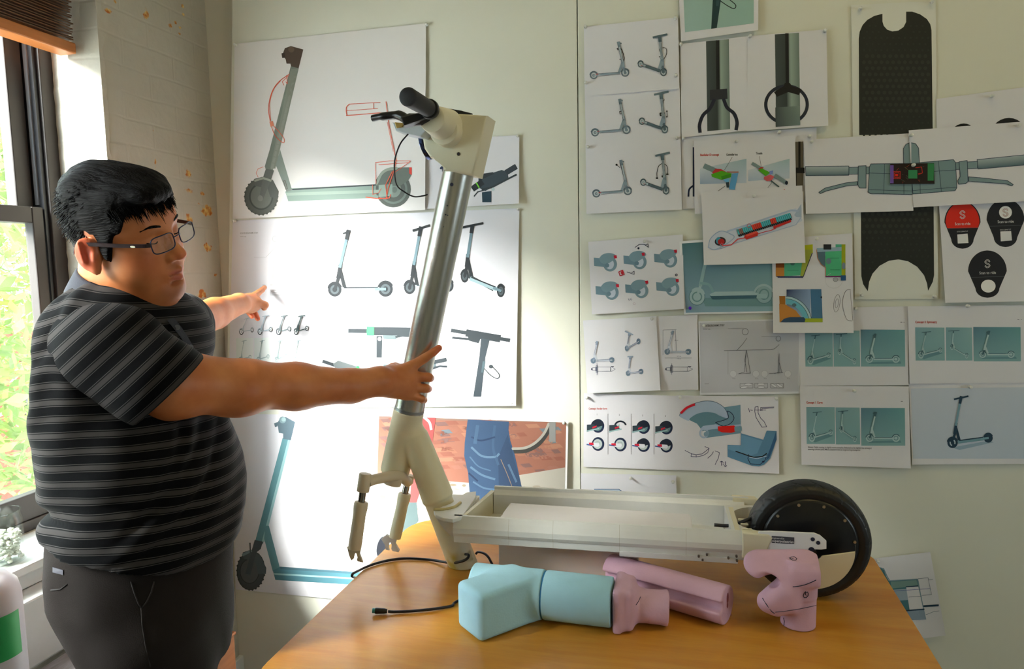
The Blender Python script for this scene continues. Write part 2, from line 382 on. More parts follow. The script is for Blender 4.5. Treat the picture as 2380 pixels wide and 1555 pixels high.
# floor: worn grey boards
def floor_mat():
    m = bpy.data.materials.new('grey_floorboards'); m.use_nodes = True; nt = m.node_tree; b = nt.nodes['Principled BSDF']; L = nt.links
    tc = nt.nodes.new('ShaderNodeTexCoord'); bt = nt.nodes.new('ShaderNodeTexBrick'); bt.inputs['Brick Width'].default_value = 1.6; bt.inputs['Row Height'].default_value = .11; bt.inputs['Scale'].default_value = 1; bt.inputs['Mortar Size'].default_value = .003
    bt.inputs['Color1'].default_value = srgb(150, 152, 156); bt.inputs['Color2'].default_value = srgb(134, 136, 142); bt.inputs['Mortar'].default_value = srgb(50, 44, 40)
    L.new(tc.outputs['Object'], bt.inputs['Vector']); L.new(bt.outputs[0], b.inputs['Base Color']); b.inputs['Roughness'].default_value = .5
    return m
box_struct('floor', (WX - .25, RY - .12, -.12), (RX + .12, WY + .12, 0), floor_mat())

# pin-up boards on the back wall
def board_struct(name, poly, y0, y1):
    bm = bmesh.new(); add_prism(bm, [(p[0], y0, p[1]) for p in poly], (0, y1 - y0, 0), bev=.0015); return tag(from_bm(name, bm, M_board), kind='structure')
bx = lambda px, py: (onY(px, py, BY)[0], onY(px, py, BY)[2])
b0 = bx(540, 0); b1 = bx(528, 850)
sl = (b1[0] - b0[0]) / (b1[1] - b0[1]); m0 = bx(1343, 0)[0]; m1 = bx(1347, 900)[0]
xl = lambda z: b0[0] + sl * (z - b0[1])
board_struct('trim_1', [(xl(2.7), 2.7), (-.322, 2.7), (-.322, .006), (xl(.006), .006)], BY, WY - .001)
board_struct('trim_2', [(-.319, 2.7), (2.12, 2.7), (2.12, .006), (-.319, .006)], BY, WY - .001)
box_struct('baseboard_back', (2.13, WY - .018, 0), (RX, WY - .0005, .1), M_trim, .003)
box_struct('baseboard_left', (WX + .0005, RY, 0), (WX + .018, WY - .02, .1), M_trim, .003)

# ---------------------------------------------------------------- windows (sash, black/dark frames)
M_glass = bpy.data.materials.new('window_glass'); M_glass.use_nodes = True
_nt = M_glass.node_tree; _nt.nodes.clear(); _o = _nt.nodes.new('ShaderNodeOutputMaterial'); _mx = _nt.nodes.new('ShaderNodeMixShader'); _t = _nt.nodes.new('ShaderNodeBsdfTransparent'); _g = _nt.nodes.new('ShaderNodeBsdfGlossy'); _fr = None
_t.inputs[0].default_value = (.95, .97, .96, 1); _g.inputs['Roughness'].default_value = .02
_mx.inputs[0].default_value = .05; _nt.links.new(_t.outputs[0], _mx.inputs[1]); _nt.links.new(_g.outputs[0], _mx.inputs[2]); _nt.links.new(_mx.outputs[0], _o.inputs[0])
def sash(parent, name, x0, x1, y0, y1, z0, z1, st, bot, top):
    bm = bmesh.new()
    add_box(bm, (x0, y0, z0), (x1, y0 + st, z1), .003); add_box(bm, (x0, y1 - st, z0), (x1, y1, z1), .003)
    add_box(bm, (x0, y0 + st, z0), (x1, y1 - st, z0 + bot), .003); add_box(bm, (x0, y0 + st, z1 - top), (x1, y1 - st, z1), .003)
    s = from_bm(name, bm, M_frame, parent)
    bm = bmesh.new(); xm = (x0 + x1) / 2; add_box(bm, (xm - .002, y0 + st - .004, z0 + bot - .004), (xm + .002, y1 - st + .004, z1 - top + .004)); from_bm('pane', bm, M_glass, s)
    return s
def window(i, W):
    y0, y1, z0, z1 = W; w = empty('window_%d' % i, (WX - .17, (y0 + y1) / 2, z0)); tag(w, kind='structure')
    bm = bmesh.new(); X0, X1 = WX - .24, WX - .165
    add_box(bm, (X0, y0, z0), (X1 + .006, y0 + .045, z1), .003); add_box(bm, (X0, y1 - .045, z0), (X1 + .006, y1, z1), .003)
    add_box(bm, (X0, y0, z1 - .045), (X1, y1, z1), .003); add_box(bm, (X0, y0, z0), (X1, y1, z0 + .03), .003)
    from_bm('window_frame', bm, M_frame, w)
    bm = bmesh.new()
    for s_, yy in ((1, y0 + .045), (-1, y1 - .045)):
        a, b = sorted((yy, yy + s_ * .012)); add_box(bm, (X0 + .002, a, z0 + .03), (X1 - .004, b, z1 - .045))
    from_bm('track', bm, M_black, w)
    bm = bmesh.new()
    for s_, yy in ((1, y0 + .057), (-1, y1 - .057)):
        a, b = sorted((yy, yy + s_ * .004)); add_box(bm, (X1 - .030, a, 1.69), (X1 - .018, b, z1 - .045)); add_box(bm, (X1 - .062, a, 1.69), (X1 - .054, b, z1 - .045))
    from_bm('track_strip', bm, M_alu, w)
    sash(w, 'upper_sash', WX - .235, WX - .200, y0 + .062, y1 - .062, 1.638, z1 - .046, .05, .042, .05)
    sash(w, 'lower_sash', WX - .198, WX - .168, y0 + .062, y1 - .062, z0 + .031, 1.682, .036, .07, .044)
    return w
window(1, WINA)
w = empty('window_2', (RX + .06, .15, .95)); tag(w, kind='structure'); bm = bmesh.new(); y0, y1, z0, z1 = WIN_FILL  # frame and pane of the added fill window, out of view
for lo, hi in (((RX + .03, y0, z0), (RX + .08, y0 + .05, z1)), ((RX + .03, y1 - .05, z0), (RX + .08, y1, z1)), ((RX + .03, y0, z0), (RX + .08, y1, z0 + .05)), ((RX + .03, y0, z1 - .05), (RX + .08, y1, z1)), ((RX + .035, y0, 1.68), (RX + .075, y1, 1.72))): add_box(bm, lo, hi)
from_bm('window_frame', bm, M_frame, w); bm = bmesh.new(); add_box(bm, (RX + .052, y0 + .04, z0 + .04), (RX + .056, y1 - .04, z1 - .04)); from_bm('pane', bm, M_glass, w)
# sill, apron, ledge
for i, W in enumerate((WINA,)):
    s = box_struct('trim_%d' % (5 + i * 3), (WX - .16, W[0] - .04, .775), (WX + .03, W[1] + .02, .7975), M_trim, .004)
box_struct('trim_11', (WX + .0005, RY, .735), (WX + .014, 1.72, .775), M_trim, .002)
box_struct('trim_12', (WX + .0005, RY, .565), (WX + .075, 1.72, .733), M_trim, .006)

# weathered grey bench under the window
bt_ = empty('bench', (WX + .2, .9, 0), 'low weathered grey wooden bench under the window sill', 'bench')
bm = bmesh.new(); add_box(bm, (WX + .08, .35, .525), (WX + .27, 1.62, .560), .004)
from_bm('seat', bm, mat('weathered_wood', srgb(128, 122, 124), rough=.7, var=.28, vscale=9, bump=.4, stretch=(9, 1.2, 9)), bt_)
for yy in (.42, 1.54):
    for xx in (WX + .10, WX + .20):
        bm = bmesh.new(); add_box(bm, (xx, yy, 0), (xx + .04, yy + .04, .525), .003); from_bm('leg', bm, mat('weathered_wood', 0), bt_)

# wooden blind at the top of window 1
bl = empty('window_blind', (WX - .09, .95, 2.42), 'brown wooden slatted blind raised to the top of the window', 'blind')
M_slat = mat('blind_wood', srgb(96, 64, 40), rough=.45, var=.2, vscale=12, stretch=(8, .8, 8))
zb = 2.11
bm = bmesh.new(); add_box(bm, (WX - .115, .22, zb - .012), (WX - .06, 1.685, zb + .018), .004); from_bm('bottom_rail', bm, mat('blind_rail_wood', srgb(186, 116, 62), rough=.4, var=.12, stretch=(8, .8, 8)), bl)
bm = bmesh.new()
for k in range(34):
    z = zb + .024 + k * .0072; o_ = (k % 2) * .003
    add_box(bm, (WX - .112 + o_, .225, z), (WX - .063 - o_, 1.68 + .004 * math.sin(k * 2.3), z + .003))
from_bm('slats', bm, M_slat, bl)
bm = bmesh.new(); add_box(bm, (WX - .12, .21, 2.36), (WX - .055, 1.69, 2.415), .004); from_bm('head_rail', bm, M_slat, bl)

# ceiling lamps (warm diffusers)
for k, (x, y) in enumerate(((.5, 1.15), (2.0, 1.15), (.6, -1.7), (2.1, -1.7))):
    t = empty('ceiling_lamp', (x, y, RZ), 'square warm ceiling lamp, %s' % ['near the pinned wall on the left', 'near the pinned wall on the right', 'at the far end on the left', 'at the far end on the right'][k], 'lamp', 'square ceiling lamps')
    bm = bmesh.new(); add_box(bm, (x - .31, y - .31, RZ - .05), (x + .31, y + .31, RZ - .001), .005); from_bm('lamp_housing', bm, M_trim, t)
    bm = bmesh.new(); add_box(bm, (x - .28, y - .28, RZ - .058), (x + .28, y + .28, RZ - .051), .002)
    me = bpy.data.materials.get('lamp_diffuser')
    if me is None:
        me = mat('lamp_diffuser', srgb(255, 235, 190)); b = me.node_tree.nodes['Principled BSDF']; b.inputs['Emission Color'].default_value = (1.0, .74, .28, 1); b.inputs['Emission Strength'].default_value = 4.5
    from_bm('diffuser', bm, me, t)

# ---------------------------------------------------------------- outdoors
def tree(x, y, z0, R, H, n, seed, label, col):
    rnd = random.Random(seed); t = empty('leafy_tree', (x, y, z0), label, 'tree', 'trees outside the window')
    bm = bmesh.new(); add_tube(bm, [(x, y, z0), (x + .1, y, z0 + H * .4), (x, y + .1, z0 + H * .75)], [.16, .12, .06], 10)
    from_bm('trunk', bm, mat('bark', srgb(92, 78, 62), rough=.9, var=.3, bump=.5), t, smooth=True)
    V = []; Fc = []
    for _ in range(n):
        u = rnd.gauss(0, 1), rnd.gauss(0, 1), rnd.gauss(0, 1); q = Vector(u).normalized() * (R * (.45 + .55 * rnd.random() ** .5) * (1 + .25 * mnoise.noise(Vector(u) * 1.3 + Vector((seed, 0, 0)))))
        c = Vector((x, y, z0 + H * .68)) + Vector((q.x, q.y, q.z * H / (2.6 * R)))
        a = Vector((rnd.gauss(0, 1), rnd.gauss(0, 1), rnd.gauss(0, .6))).normalized(); b = a.cross(Vector((rnd.random(), rnd.random(), rnd.random())).normalized()).normalized(); s = .06 + .05 * rnd.random(); k = len(V)
        V += [c - a * s, c - b * s * .45, c + a * s, c + b * s * .45]; Fc.append((k, k + 1, k + 2, k + 3))
    from_pydata('foliage', V, Fc, mat('leaf_' + str(seed), col, rough=.6, var=.4, vscale=1.5), t)
tree(-6.2, 4.6, -3.2, 1.9, 7.2, 9000, 1, 'bright green leafy tree nearest the window glass', srgb(120, 146, 70))
tree(-10.6, 9.6, -3.2, 2.4, 7.5, 9000, 2, 'yellowish green leafy tree beyond the nearer one outside', srgb(128, 142, 60))
tree(-7.4, .2, -3.2, 2.0, 7.5, 7000, 3, 'dark green leafy tree farthest left outside the window', srgb(110, 138, 80))
gm = mat('outside_pavement', srgb(178, 176, 170), rough=.9, var=.1)
bm = bmesh.new(); add_box(bm, (-40, -30, -3.4), (-1.9, 40, -3.2)); tag(from_bm('ground', bm, gm), kind='structure')
bd = empty('brick_building', (-14, 12, -3.2), 'low red brick building far outside behind the trees', 'building')
bm = bmesh.new(); add_box(bm, (-17, 6, -3.2), (-13.5, 19, .4)); from_bm('wall', bm, mat('red_brick', srgb(150, 84, 66), rough=.9, var=.2), bd)
bm = bmesh.new(); add_box(bm, (-17.2, 5.8, .4), (-13.3, 19.2, .65)); from_bm('roof', bm, mat('roof_edge', srgb(150, 148, 144), rough=.8), bd)
for k in range(5):
    bm = bmesh.new(); add_box(bm, (-13.52, 7 + k * 2.4, -1.6), (-13.44, 8.1 + k * 2.4, -.2)); from_bm('window', bm, mat('far_window', srgb(52, 60, 70), rough=.1), bd)

# ---------------------------------------------------------------- table
def maple():
    m = bpy.data.materials.new('maple_top'); m.use_nodes = True; nt = m.node_tree; b = nt.nodes['Principled BSDF']; L = nt.links
    tc = nt.nodes.new('ShaderNodeTexCoord'); mp = nt.nodes.new('ShaderNodeMapping'); mp.inputs['Scale'].default_value = (1.1, 7, 1); L.new(tc.outputs['Object'], mp.inputs[0])
    n = nt.nodes.new('ShaderNodeTexNoise'); n.inputs['Scale'].default_value = 2.4; n.inputs['Detail'].default_value = 8; n.inputs['Distortion'].default_value = 1.2; L.new(mp.outputs[0], n.inputs[0])
    r = nt.nodes.new('ShaderNodeValToRGB'); r.color_ramp.elements[0].position = .3; r.color_ramp.elements[0].color = srgb(204, 134, 40); r.color_ramp.elements[1].position = .72; r.color_ramp.elements[1].color = srgb(220, 160, 66); L.new(n.outputs[0], r.inputs[0])
    n2 = nt.nodes.new('ShaderNodeTexNoise'); n2.inputs['Scale'].default_value = 30; n2.inputs['Detail'].default_value = 6; mp2 = nt.nodes.new('ShaderNodeMapping'); mp2.inputs['Scale'].default_value = (1, 9, 1); L.new(tc.outputs['Object'], mp2.inputs[0]); L.new(mp2.outputs[0], n2.inputs[0])
    mx = nt.nodes.new('ShaderNodeMix'); mx.data_type = 'RGBA'; mx.blend_type = 'MULTIPLY'; mx.inputs[0].default_value = .18; L.new(r.outputs[0], mx.inputs[6]); L.new(n2.outputs[0], mx.inputs[7]); L.new(mx.outputs[2], b.inputs['Base Color'])
    b.inputs['Roughness'].default_value = .3; b.inputs['Specular IOR Level'].default_value = .5
    return m
tb = empty('table', (-.16, 1.5, 0), 'honey coloured maple table with rounded corners under the scooter prototype', 'table')
def rrect(x0, x1, y0, y1, rs, n=10):
    out = []
    for (cx, cy, a0, r) in ((x1 - rs[0], y1 - rs[0], 0, rs[0]), (x0 + rs[1], y1 - rs[1], 90, rs[1]), (x0 + rs[2], y0 + rs[2], 180, rs[2]), (x1 - rs[3], y0 + rs[3], 270, rs[3])):
        for k in range(n + 1):
            a = math.radians(a0 + 90 * k / n); out.append((cx + r * math.cos(a), cy + r * math.sin(a)))
    return out
TX0, TX1, TY0, TY1 = -.782, .459, 1.035, 1.945
o = rrect(TX0, TX1, TY0, TY1, (.07, .11, .11, .11))
bm = bmesh.new(); add_prism(bm, [(x, y, TT - .004) for x, y in o], (0, 0, .004)); from_bm('tabletop', bm, maple(), tb)
bm = bmesh.new(); add_prism(bm, [(x * 1.0, y, TT - .032) for x, y in o], (0, 0, .028)); from_bm('table_edge', bm, mat('cream_edge', srgb(226, 216, 190), rough=.5), tb)
for x in (TX0 + .12, TX1 - .12):
    for y in (TY0 + .12, TY1 - .12):
        bm = bmesh.new(); add_cyl(bm, (x, y, 0), (x, y, TT - .032), .022, seg=20); from_bm('leg', bm, mat('table_leg_steel', srgb(70, 70, 74), rough=.4, metal=.7), tb, autosmooth=30)
# ================================================================ PINNED SHEETS (drawn in photo coordinates, cast onto the board plane)
M_print = bpy.data.materials.new('printed_paper'); M_print.use_nodes = True
_nt = M_print.node_tree; _b = _nt.nodes['Principled BSDF']; _a = _nt.nodes.new('ShaderNodeAttribute'); _a.attribute_name = 'Col'
_nt.links.new(_a.outputs['Color'], _b.inputs['Base Color']); _b.inputs['Roughness'].default_value = .55; _b.inputs['Specular IOR Level'].default_value = .3
PAPER = srgb(224, 224, 232); WARMP = srgb(228, 226, 226)
_txt = {}
def text_mesh(s, bold):
    k = (s, bold)
    if k not in _txt:
        c = bpy.data.curves.new('t', 'FONT'); c.body = s; c.size = 1.0; c.resolution_u = 2; c.offset = .018 if bold else 0.004
        o = bpy.data.objects.new('t', c); COL.objects.link(o); dg = bpy.context.evaluated_depsgraph_get(); me = o.evaluated_get(dg).to_mesh()
        V = [(v.co.x, v.co.y) for v in me.vertices]; P = [tuple(p.vertices) for p in me.polygons]
        o.evaluated_get(dg).to_mesh_clear(); COL.objects.unlink(o); bpy.data.objects.remove(o); bpy.data.curves.remove(c)
        w = max([v[0] for v in V] + [.01]); _txt[k] = (V, P, w)
    return _txt[k]
class Sheet:
    def __init__(s, name, label, corners, layer, paper=PAPER, lift=(0, 0, 0, 0), group='sheets pinned to the board', cat='sheet', wav=.0004, y=None):
        s.name, s.label, s.c, s.group, s.cat = name, label, [np.array(p, float) for p in corners], group, cat
        s.y = (BY if y is None else y) - .0010 - .0024 * layer; s.lift_ = lift; s.V = []; s.Fc = []; s.Cl = []; s.lv = 0; s.wav = wav; s.seed = len(label) * 1.7
        n, m = 22, 26; base = len(s.V)
        for j in range(m + 1):
            for i in range(n + 1):
                u, v = i / n, j / m; p = (s.c[0] * (1 - u) + s.c[1] * u) * (1 - v) + (s.c[3] * (1 - u) + s.c[2] * u) * v; s._v(p, u, v)
        for j in range(m):
            for i in range(n):
                a = base + j * (n + 1) + i; s.Fc.append((a, a + 1, a + n + 2, a + n + 1)); s.Cl.append([paper] * 4)
        s.lv = 2
    def uv(s, p):
        o = s.c[0]; e, f, g = s.c[1] - o, s.c[3] - o, o - s.c[1] + s.c[2] - s.c[3]; p = np.array(p, float)[:2] - o; u = v = .5
        for _ in range(5):
            r = e * u + f * v + g * u * v - p; a, b = e + g * v, f + g * u; D = a[0] * b[1] - a[1] * b[0]
            u -= (r[0] * b[1] - r[1] * b[0]) / D; v -= (a[0] * r[1] - a[1] * r[0]) / D
        return min(max(u, 0), 1), min(max(v, 0), 1)
    def _v(s, p, u=None, v=None):
        if u is None: u, v = s.uv(p)
        b, r, tl, wv = s.lift_     # bottom lift, right lift, top-left lift (m), left lift
        sm = lambda t: max(0, t) ** 2
        d = b * sm((v - .55) / .45) + r * sm((u - .6) / .4) * (.35 + .65 * v) + tl * sm((.35 - v) / .35) * sm((.5 - u) / .5) + wv * sm((.35 - u) / .35)
        d += s.wav * (1 + math.sin(u * 7 + s.seed) * math.cos(v * 5 + s.seed * 2))
        w = onY(p[0], p[1], s.y - d - s.lv * .00011); s.V.append(w); return len(s.V) - 1
    def up(s): s.lv += 1; s.mark = len(s.Fc)
    def _nf(s, j): return j >= s.mark
    def poly(s, pts, col, cols=None, smooth=False):
        if smooth: pts = [q[:2] for q in catmull([tuple(p) + (0,) for p in pts] + [tuple(pts[0]) + (0,)], 4)][:-1]
        s.up(); pts = [np.array(p, float) for p in pts]
        from mathutils.geometry import tessellate_polygon
        tris = [list(t) for t in tessellate_polygon([[Vector((p[0], p[1], 0)) for p in pts]])]; P = list(pts); C = list(cols) if cols else [col] * len(pts); mid = {}
        while tris:
            t = tris.pop(); L = [np.linalg.norm(P[t[i]] - P[t[(i + 1) % 3]]) for i in range(3)]; i = int(np.argmax(L))
            if L[i] > 14:
                a, b, c = t[i], t[(i + 1) % 3], t[(i + 2) % 3]; key = (min(a, b), max(a, b))
                if key not in mid: mid[key] = len(P); P.append((P[a] + P[b]) / 2); C.append(tuple((x + y) / 2 for x, y in zip(C[a], C[b])))
                m = mid[key]; tris += [[a, m, c], [m, b, c]]
            else: s.Fc.append(tuple(t)); s.Cl.append([C[j] for j in t])
        base = len(s.V); n0 = len(s.Fc)
        for p in P: s._v(p)
        j = n0 - 1
        while j >= 0 and s._nf(j): s.Fc[j] = tuple(q + base for q in s.Fc[j]); j -= 1
    def grad(s, c4, col4, n=16, curve=None):
        s.up(); c4 = [np.array(p, float) for p in c4]; K = []; CC = []; n = max(n, int(np.ptp(np.array(c4), axis=0).max() / 12) + 1)
        for j in range(n + 1):
            for i in range(n + 1):
                u, v = i / n, j / n; p = (c4[0] * (1 - u) + c4[1] * u) * (1 - v) + (c4[3] * (1 - u) + c4[2] * u) * v; K.append(s._v(p))
                CC.append(tuple((col4[0][q] * (1 - u) + col4[1][q] * u) * (1 - v) + (col4[3][q] * (1 - u) + col4[2][q] * u) * v for q in range(3)) + (1,))
        for j in range(n):
            for i in range(n):
                a = j * (n + 1) + i; f = (a, a + 1, a + n + 2, a + n + 1); s.Fc.append(tuple(K[q] for q in f)); s.Cl.append([CC[q] for q in f])
    def line(s, pts, w, col, closed=False, smooth=False):
        s.up(); P = [np.array(p, float) for p in (catmull([tuple(p) + (0,) for p in pts], 5) if smooth else pts)]; P = [p[:2] for p in P]
        if closed: P.append(P[0])
        for a, b in zip(P[:-1], P[1:]):
            d = b - a; L = np.linalg.norm(d)
            if L < 1e-6: continue
            n = np.array([-d[1], d[0]]) / L * w / 2; e = d / L * w * .2; a = a - e; b = b + e; m = max(1, int(L / 14)); k = []
            for q in range(m + 1): c = a + (b - a) * q / m; k.append((s._v(c - n), s._v(c + n)))
            for q in range(m): s.Fc.append((k[q][0], k[q][1], k[q + 1][1], k[q + 1][0])); s.Cl.append([col] * 4)
    def _el(s, cx, cy, rx, ry, rot=0, n=28, a0=0, a1=360):
        r = math.radians(rot); out = []
        for k in range(n + (a1 - a0 < 360)):
            a = math.radians(a0 + (a1 - a0) * k / n); x, y = rx * math.cos(a), ry * math.sin(a); out.append((cx + x * math.cos(r) - y * math.sin(r), cy + x * math.sin(r) + y * math.cos(r)))
        return out
    def circ(s, cx, cy, rx, ry, col, rot=0, n=28): s.poly(s._el(cx, cy, rx, ry, rot, n), col)
    def ring(s, cx, cy, rx, ry, w, col, rot=0, a0=0, a1=360, n=32):
        s.up(); o = s._el(cx, cy, rx, ry, rot, n, a0, a1); i = s._el(cx, cy, rx - w, ry - w, rot, n, a0, a1); ko = [s._v(p) for p in o]; ki = [s._v(p) for p in i]; m = len(ko)
        for k in range(m if a1 - a0 >= 360 else m - 1): s.Fc.append((ko[k], ko[(k + 1) % m], ki[(k + 1) % m], ki[k])); s.Cl.append([col] * 4)
    def text(s, x, y, h, st, col, width=None, ang=0, bold=False):
        s.up(); V, P, w = text_mesh(st, bold); sx = (width / w) if width else h / .72; sy = h / .72; r = math.radians(ang); k = []
        for vx, vy in V:
            X, Y = vx * sx, -vy * sy; k.append(s._v((x + X * math.cos(r) - Y * math.sin(r), y + X * math.sin(r) + Y * math.cos(r))))
        for p in P: s.Fc.append(tuple(k[i] for i in p)); s.Cl.append([col] * len(p))
    def build(s):
        me = bpy.data.meshes.new(s.name); me.from_pydata([tuple(map(float, v)) for v in s.V], [], s.Fc); me.update()
        ca = me.color_attributes.new('Col', 'FLOAT_COLOR', 'CORNER'); fl = [c for cl in s.Cl for q in cl for c in q]; ca.data.foreach_set('color', fl)
        sm = [i < 572 for i in range(len(me.polygons))]; me.polygons.foreach_set('use_smooth', sm)
        me.materials.append(M_print); o = bpy.data.objects.new(s.name, me); COL.objects.link(o); tag(o, s.label, s.cat, s.group)
        bb = [Vector(v) for v in s.V[:255]]; return o

def scoot(s, fw, rw, st, r, tire, frame, stem, dark, wheel=None, rr=None, skew=1.0, bar=None, deck_w=None, outline=None, gap=.13, stem_w=None, deckc=None, open_hub=True, rot=0):
    """side or three-quarter view of a kick scooter: front wheel, rear wheel, stem top"""
    lv0 = s.lv; fw, rw, st = map(lambda p: np.array(p, float), (fw, rw, st)); T = lambda a, b: fw + a * (rw - fw) + b * (st - fw)
    rr = rr or r; sw = stem_w or r * .33; dw = deck_w or r * .42; wheel = wheel or frame
    for c, R in ((rw, rr), (fw, r)):
        s.circ(c[0], c[1], R * skew, R, tire, rot)
        if open_hub: s.ring(c[0], c[1], R * .66 * skew, R * .66, R * .3, wheel, rot)
        s.circ(c[0], c[1], R * .22 * skew, R * .22, frame, rot)
    s.ring(rw[0], rw[1], rr * 1.12 * skew, rr * 1.12, rr * .25, dark, rot, 185, 335); s.ring(fw[0], fw[1], r * 1.12 * skew, r * 1.12, r * .22, dark, rot, 190, 340)
    s.line([T(0, 0), T(.02, .22)], sw * 1.1, dark); s.line([T(.02, .32), T(.19, .02)], sw * 1.2, frame)
    s.line([T(.17, .0), T(.86, .0)], dw, deckc or frame); s.line([T(.18, .03), T(.84, .03)], dw * .3, dark); s.line([T(.8, 0), T(1, 0)], dw * .6, stem)
    s.line([T(.01, .2), T(.0, .42)], sw * 1.3, frame); s.line([T(.0, .38), T(.0, .9)], sw, stem); s.line([T(0, .86), T(0, 1)], sw * 1.3, dark)
    if bar is None: s.circ(*T(-.02, .99), r * .2, r * .2, dark); s.line([T(-.09, .95), T(.03, 1.0)], sw * .5, dark)
    else: s.line([st + np.array(bar[:2]), st + np.array(bar[2:])], sw * .8, dark)
    if outline:
        for c, R in ((rw, rr), (fw, r)): s.ring(c[0], c[1], R * skew, R, max(.6, R * .05), outline, rot)
        s.line([T(-.03, .3), T(-.03, .9)], .6, outline); s.line([T(.03, .3), T(.03, .9)], .6, outline); s.line([T(.17, .04), T(.86, .04)], .6, outline); s.line([T(.17, -.04), T(.86, -.04)], .6, outline)
    s.lv = lv0

DK = srgb(52, 60, 66); STEEL = srgb(140, 160, 168); TEAL = srgb(118, 150, 152); TGREY = srgb(96, 106, 108); RED = srgb(206, 50, 38); BLK = srgb(22, 24, 26); NAVY = srgb(30, 40, 72); LINE = srgb(90, 100, 130); PALE = srgb(196, 212, 216)
SH = []
# --- A: large poster with red marker sketch
s = Sheet('poster', 'large scooter side view poster with red marker sketches, top left of the board', [(545, 102), (990, 54), (988, 488), (541, 509)], 1, WARMP, lift=(.004, .012, 0, 0), group='large scooter posters', cat='poster')
G1 = srgb(112, 120, 112); G2 = srgb(128, 140, 134)
s.poly([(683, 157), (693, 160), (637, 392), (615, 388)], G1); s.poly([(676, 160), (694, 160), (640, 392), (628, 390)], srgb(128, 134, 124)); s.lv = 2
s.line([(684, 160), (626, 390)], 19, G1); s.line([(688, 165), (632, 392)], 6, srgb(138, 144, 134))
s.poly([(641, 384), (651, 348), (679, 442), (666, 446)], G2); s.lv = 2
s.poly([(663, 446), (672, 438), (880, 428), (913, 431), (913, 456), (880, 460), (670, 468)], srgb(134, 156, 148)); s.poly([(664, 448), (912, 440), (912, 447), (667, 455)], srgb(158, 178, 168)); s.poly([(678, 439), (880, 428), (880, 431), (680, 442)], DK)
s.lv = 2; s.circ(607, 457, 39, 43, srgb(82, 86, 80), 8)
for k in range(26): 
    a = k * math.pi / 13; s.lv = 3; s.circ(607 + 38 * math.cos(a), 457 + 42 * math.sin(a), 2.6, 2.6, srgb(70, 74, 70), n=6)
s.lv = 3; s.ring(607, 457, 28, 31, 3, srgb(60, 64, 60)); s.circ(607, 457, 24, 27, srgb(104, 108, 102)); s.poly([(590, 416), (610, 411), (634, 418), (648, 445), (646, 462), (628, 458), (622, 438), (592, 432)], srgb(84, 88, 84)); s.poly([(618, 392), (637, 396), (630, 418), (612, 462), (602, 462), (612, 410)], srgb(92, 96, 92)); s.line([(592, 420), (612, 414), (630, 420)], 5, srgb(150, 154, 142)); s.circ(605, 461, 6, 7, srgb(120, 124, 118))
s.lv = 2; s.circ(914, 440, 41, 42, srgb(84, 92, 88)); s.ring(914, 440, 33, 34, 5, srgb(108, 122, 118)); s.circ(914, 440, 18, 19, srgb(124, 138, 132))
s.poly([(873, 432), (874, 418), (884, 402), (900, 392), (920, 390), (938, 389), (956, 389), (956, 408), (950, 418), (930, 432)], srgb(100, 110, 104)); s.poly([(872, 428), (884, 402), (900, 391), (922, 388), (922, 394), (902, 397), (888, 407), (878, 428)], srgb(150, 162, 152), smooth=True); s.poly([(951, 389), (957, 389), (957, 407), (951, 403)], srgb(214, 60, 50)); s.circ(917, 441, 6, 7, srgb(104, 116, 112)); s.poly([(880, 430), (912, 428), (912, 455), (880, 458)], srgb(146, 168, 160))
s.lv = 2; s.poly([(662, 112), (676, 107), (705, 115), (694, 159), (677, 157), (675, 148), (666, 148), (664, 138), (656, 128)], srgb(76, 62, 52)); s.circ(677, 115, 7, 7, srgb(98, 84, 68)); s.poly([(654, 124), (662, 122), (663, 134), (656, 135)], srgb(58, 46, 40))
s.lv = 8
R_ = srgb(214, 92, 66)
s.line([(673, 172), (648, 190), (632, 214), (624, 250), (628, 282)], 1.6, R_, smooth=True); s.line([(671, 176), (656, 190), (660, 198)], 1.3, R_); s.line([(652, 188), (636, 208), (627, 240), (629, 280)], 1.2, R_, smooth=True); s.poly([(626, 283), (634, 281), (637, 292), (629, 295)], srgb(224, 140, 110))
s.line([(631, 295), (640, 316), (658, 332), (660, 322), (648, 306), (636, 293)], 1.4, R_, smooth=True); s.line([(666, 175), (668, 195), (664, 190)], 1.4, R_)
s.line([(812, 242), (868, 239), (884, 238)], 1.3, R_); s.line([(812, 242), (805, 250), (806, 266), (813, 268), (889, 262), (896, 266)], 1.8, R_, smooth=True); s.line([(806, 257), (840, 255), (878, 252)], 1.2, R_); s.line([(868, 240), (868, 253)], 1.2, R_); s.line([(897, 236), (903, 284), (918, 360), (922, 375)], 1.6, R_); s.line([(900, 284), (914, 352)], 1, R_)
s.line([(872, 378), (905, 374), (954, 374), (950, 378), (880, 383)], 1.4, R_); s.line([(872, 380), (874, 428)], 1.2, R_); s.line([(920, 376), (916, 395), (902, 438), (898, 460)], 2, R_); s.line([(912, 398), (896, 430), (900, 462), (880, 460)], 1.8, R_); s.line([(950, 378), (918, 400)], 1.2, R_); s.line([(866, 430), (866, 452), (880, 448), (886, 438)], 1.2, R_); s.line([(850, 458), (880, 462), (905, 460), (908, 452)], 2.2, R_); s.line([(660, 420), (663, 420), (668, 438), (664, 440), (659, 420)], 1, srgb(90, 70, 62)); s.line([(612, 388), (600, 392), (595, 402), (600, 412)], 1, R_)
SH.append(s)
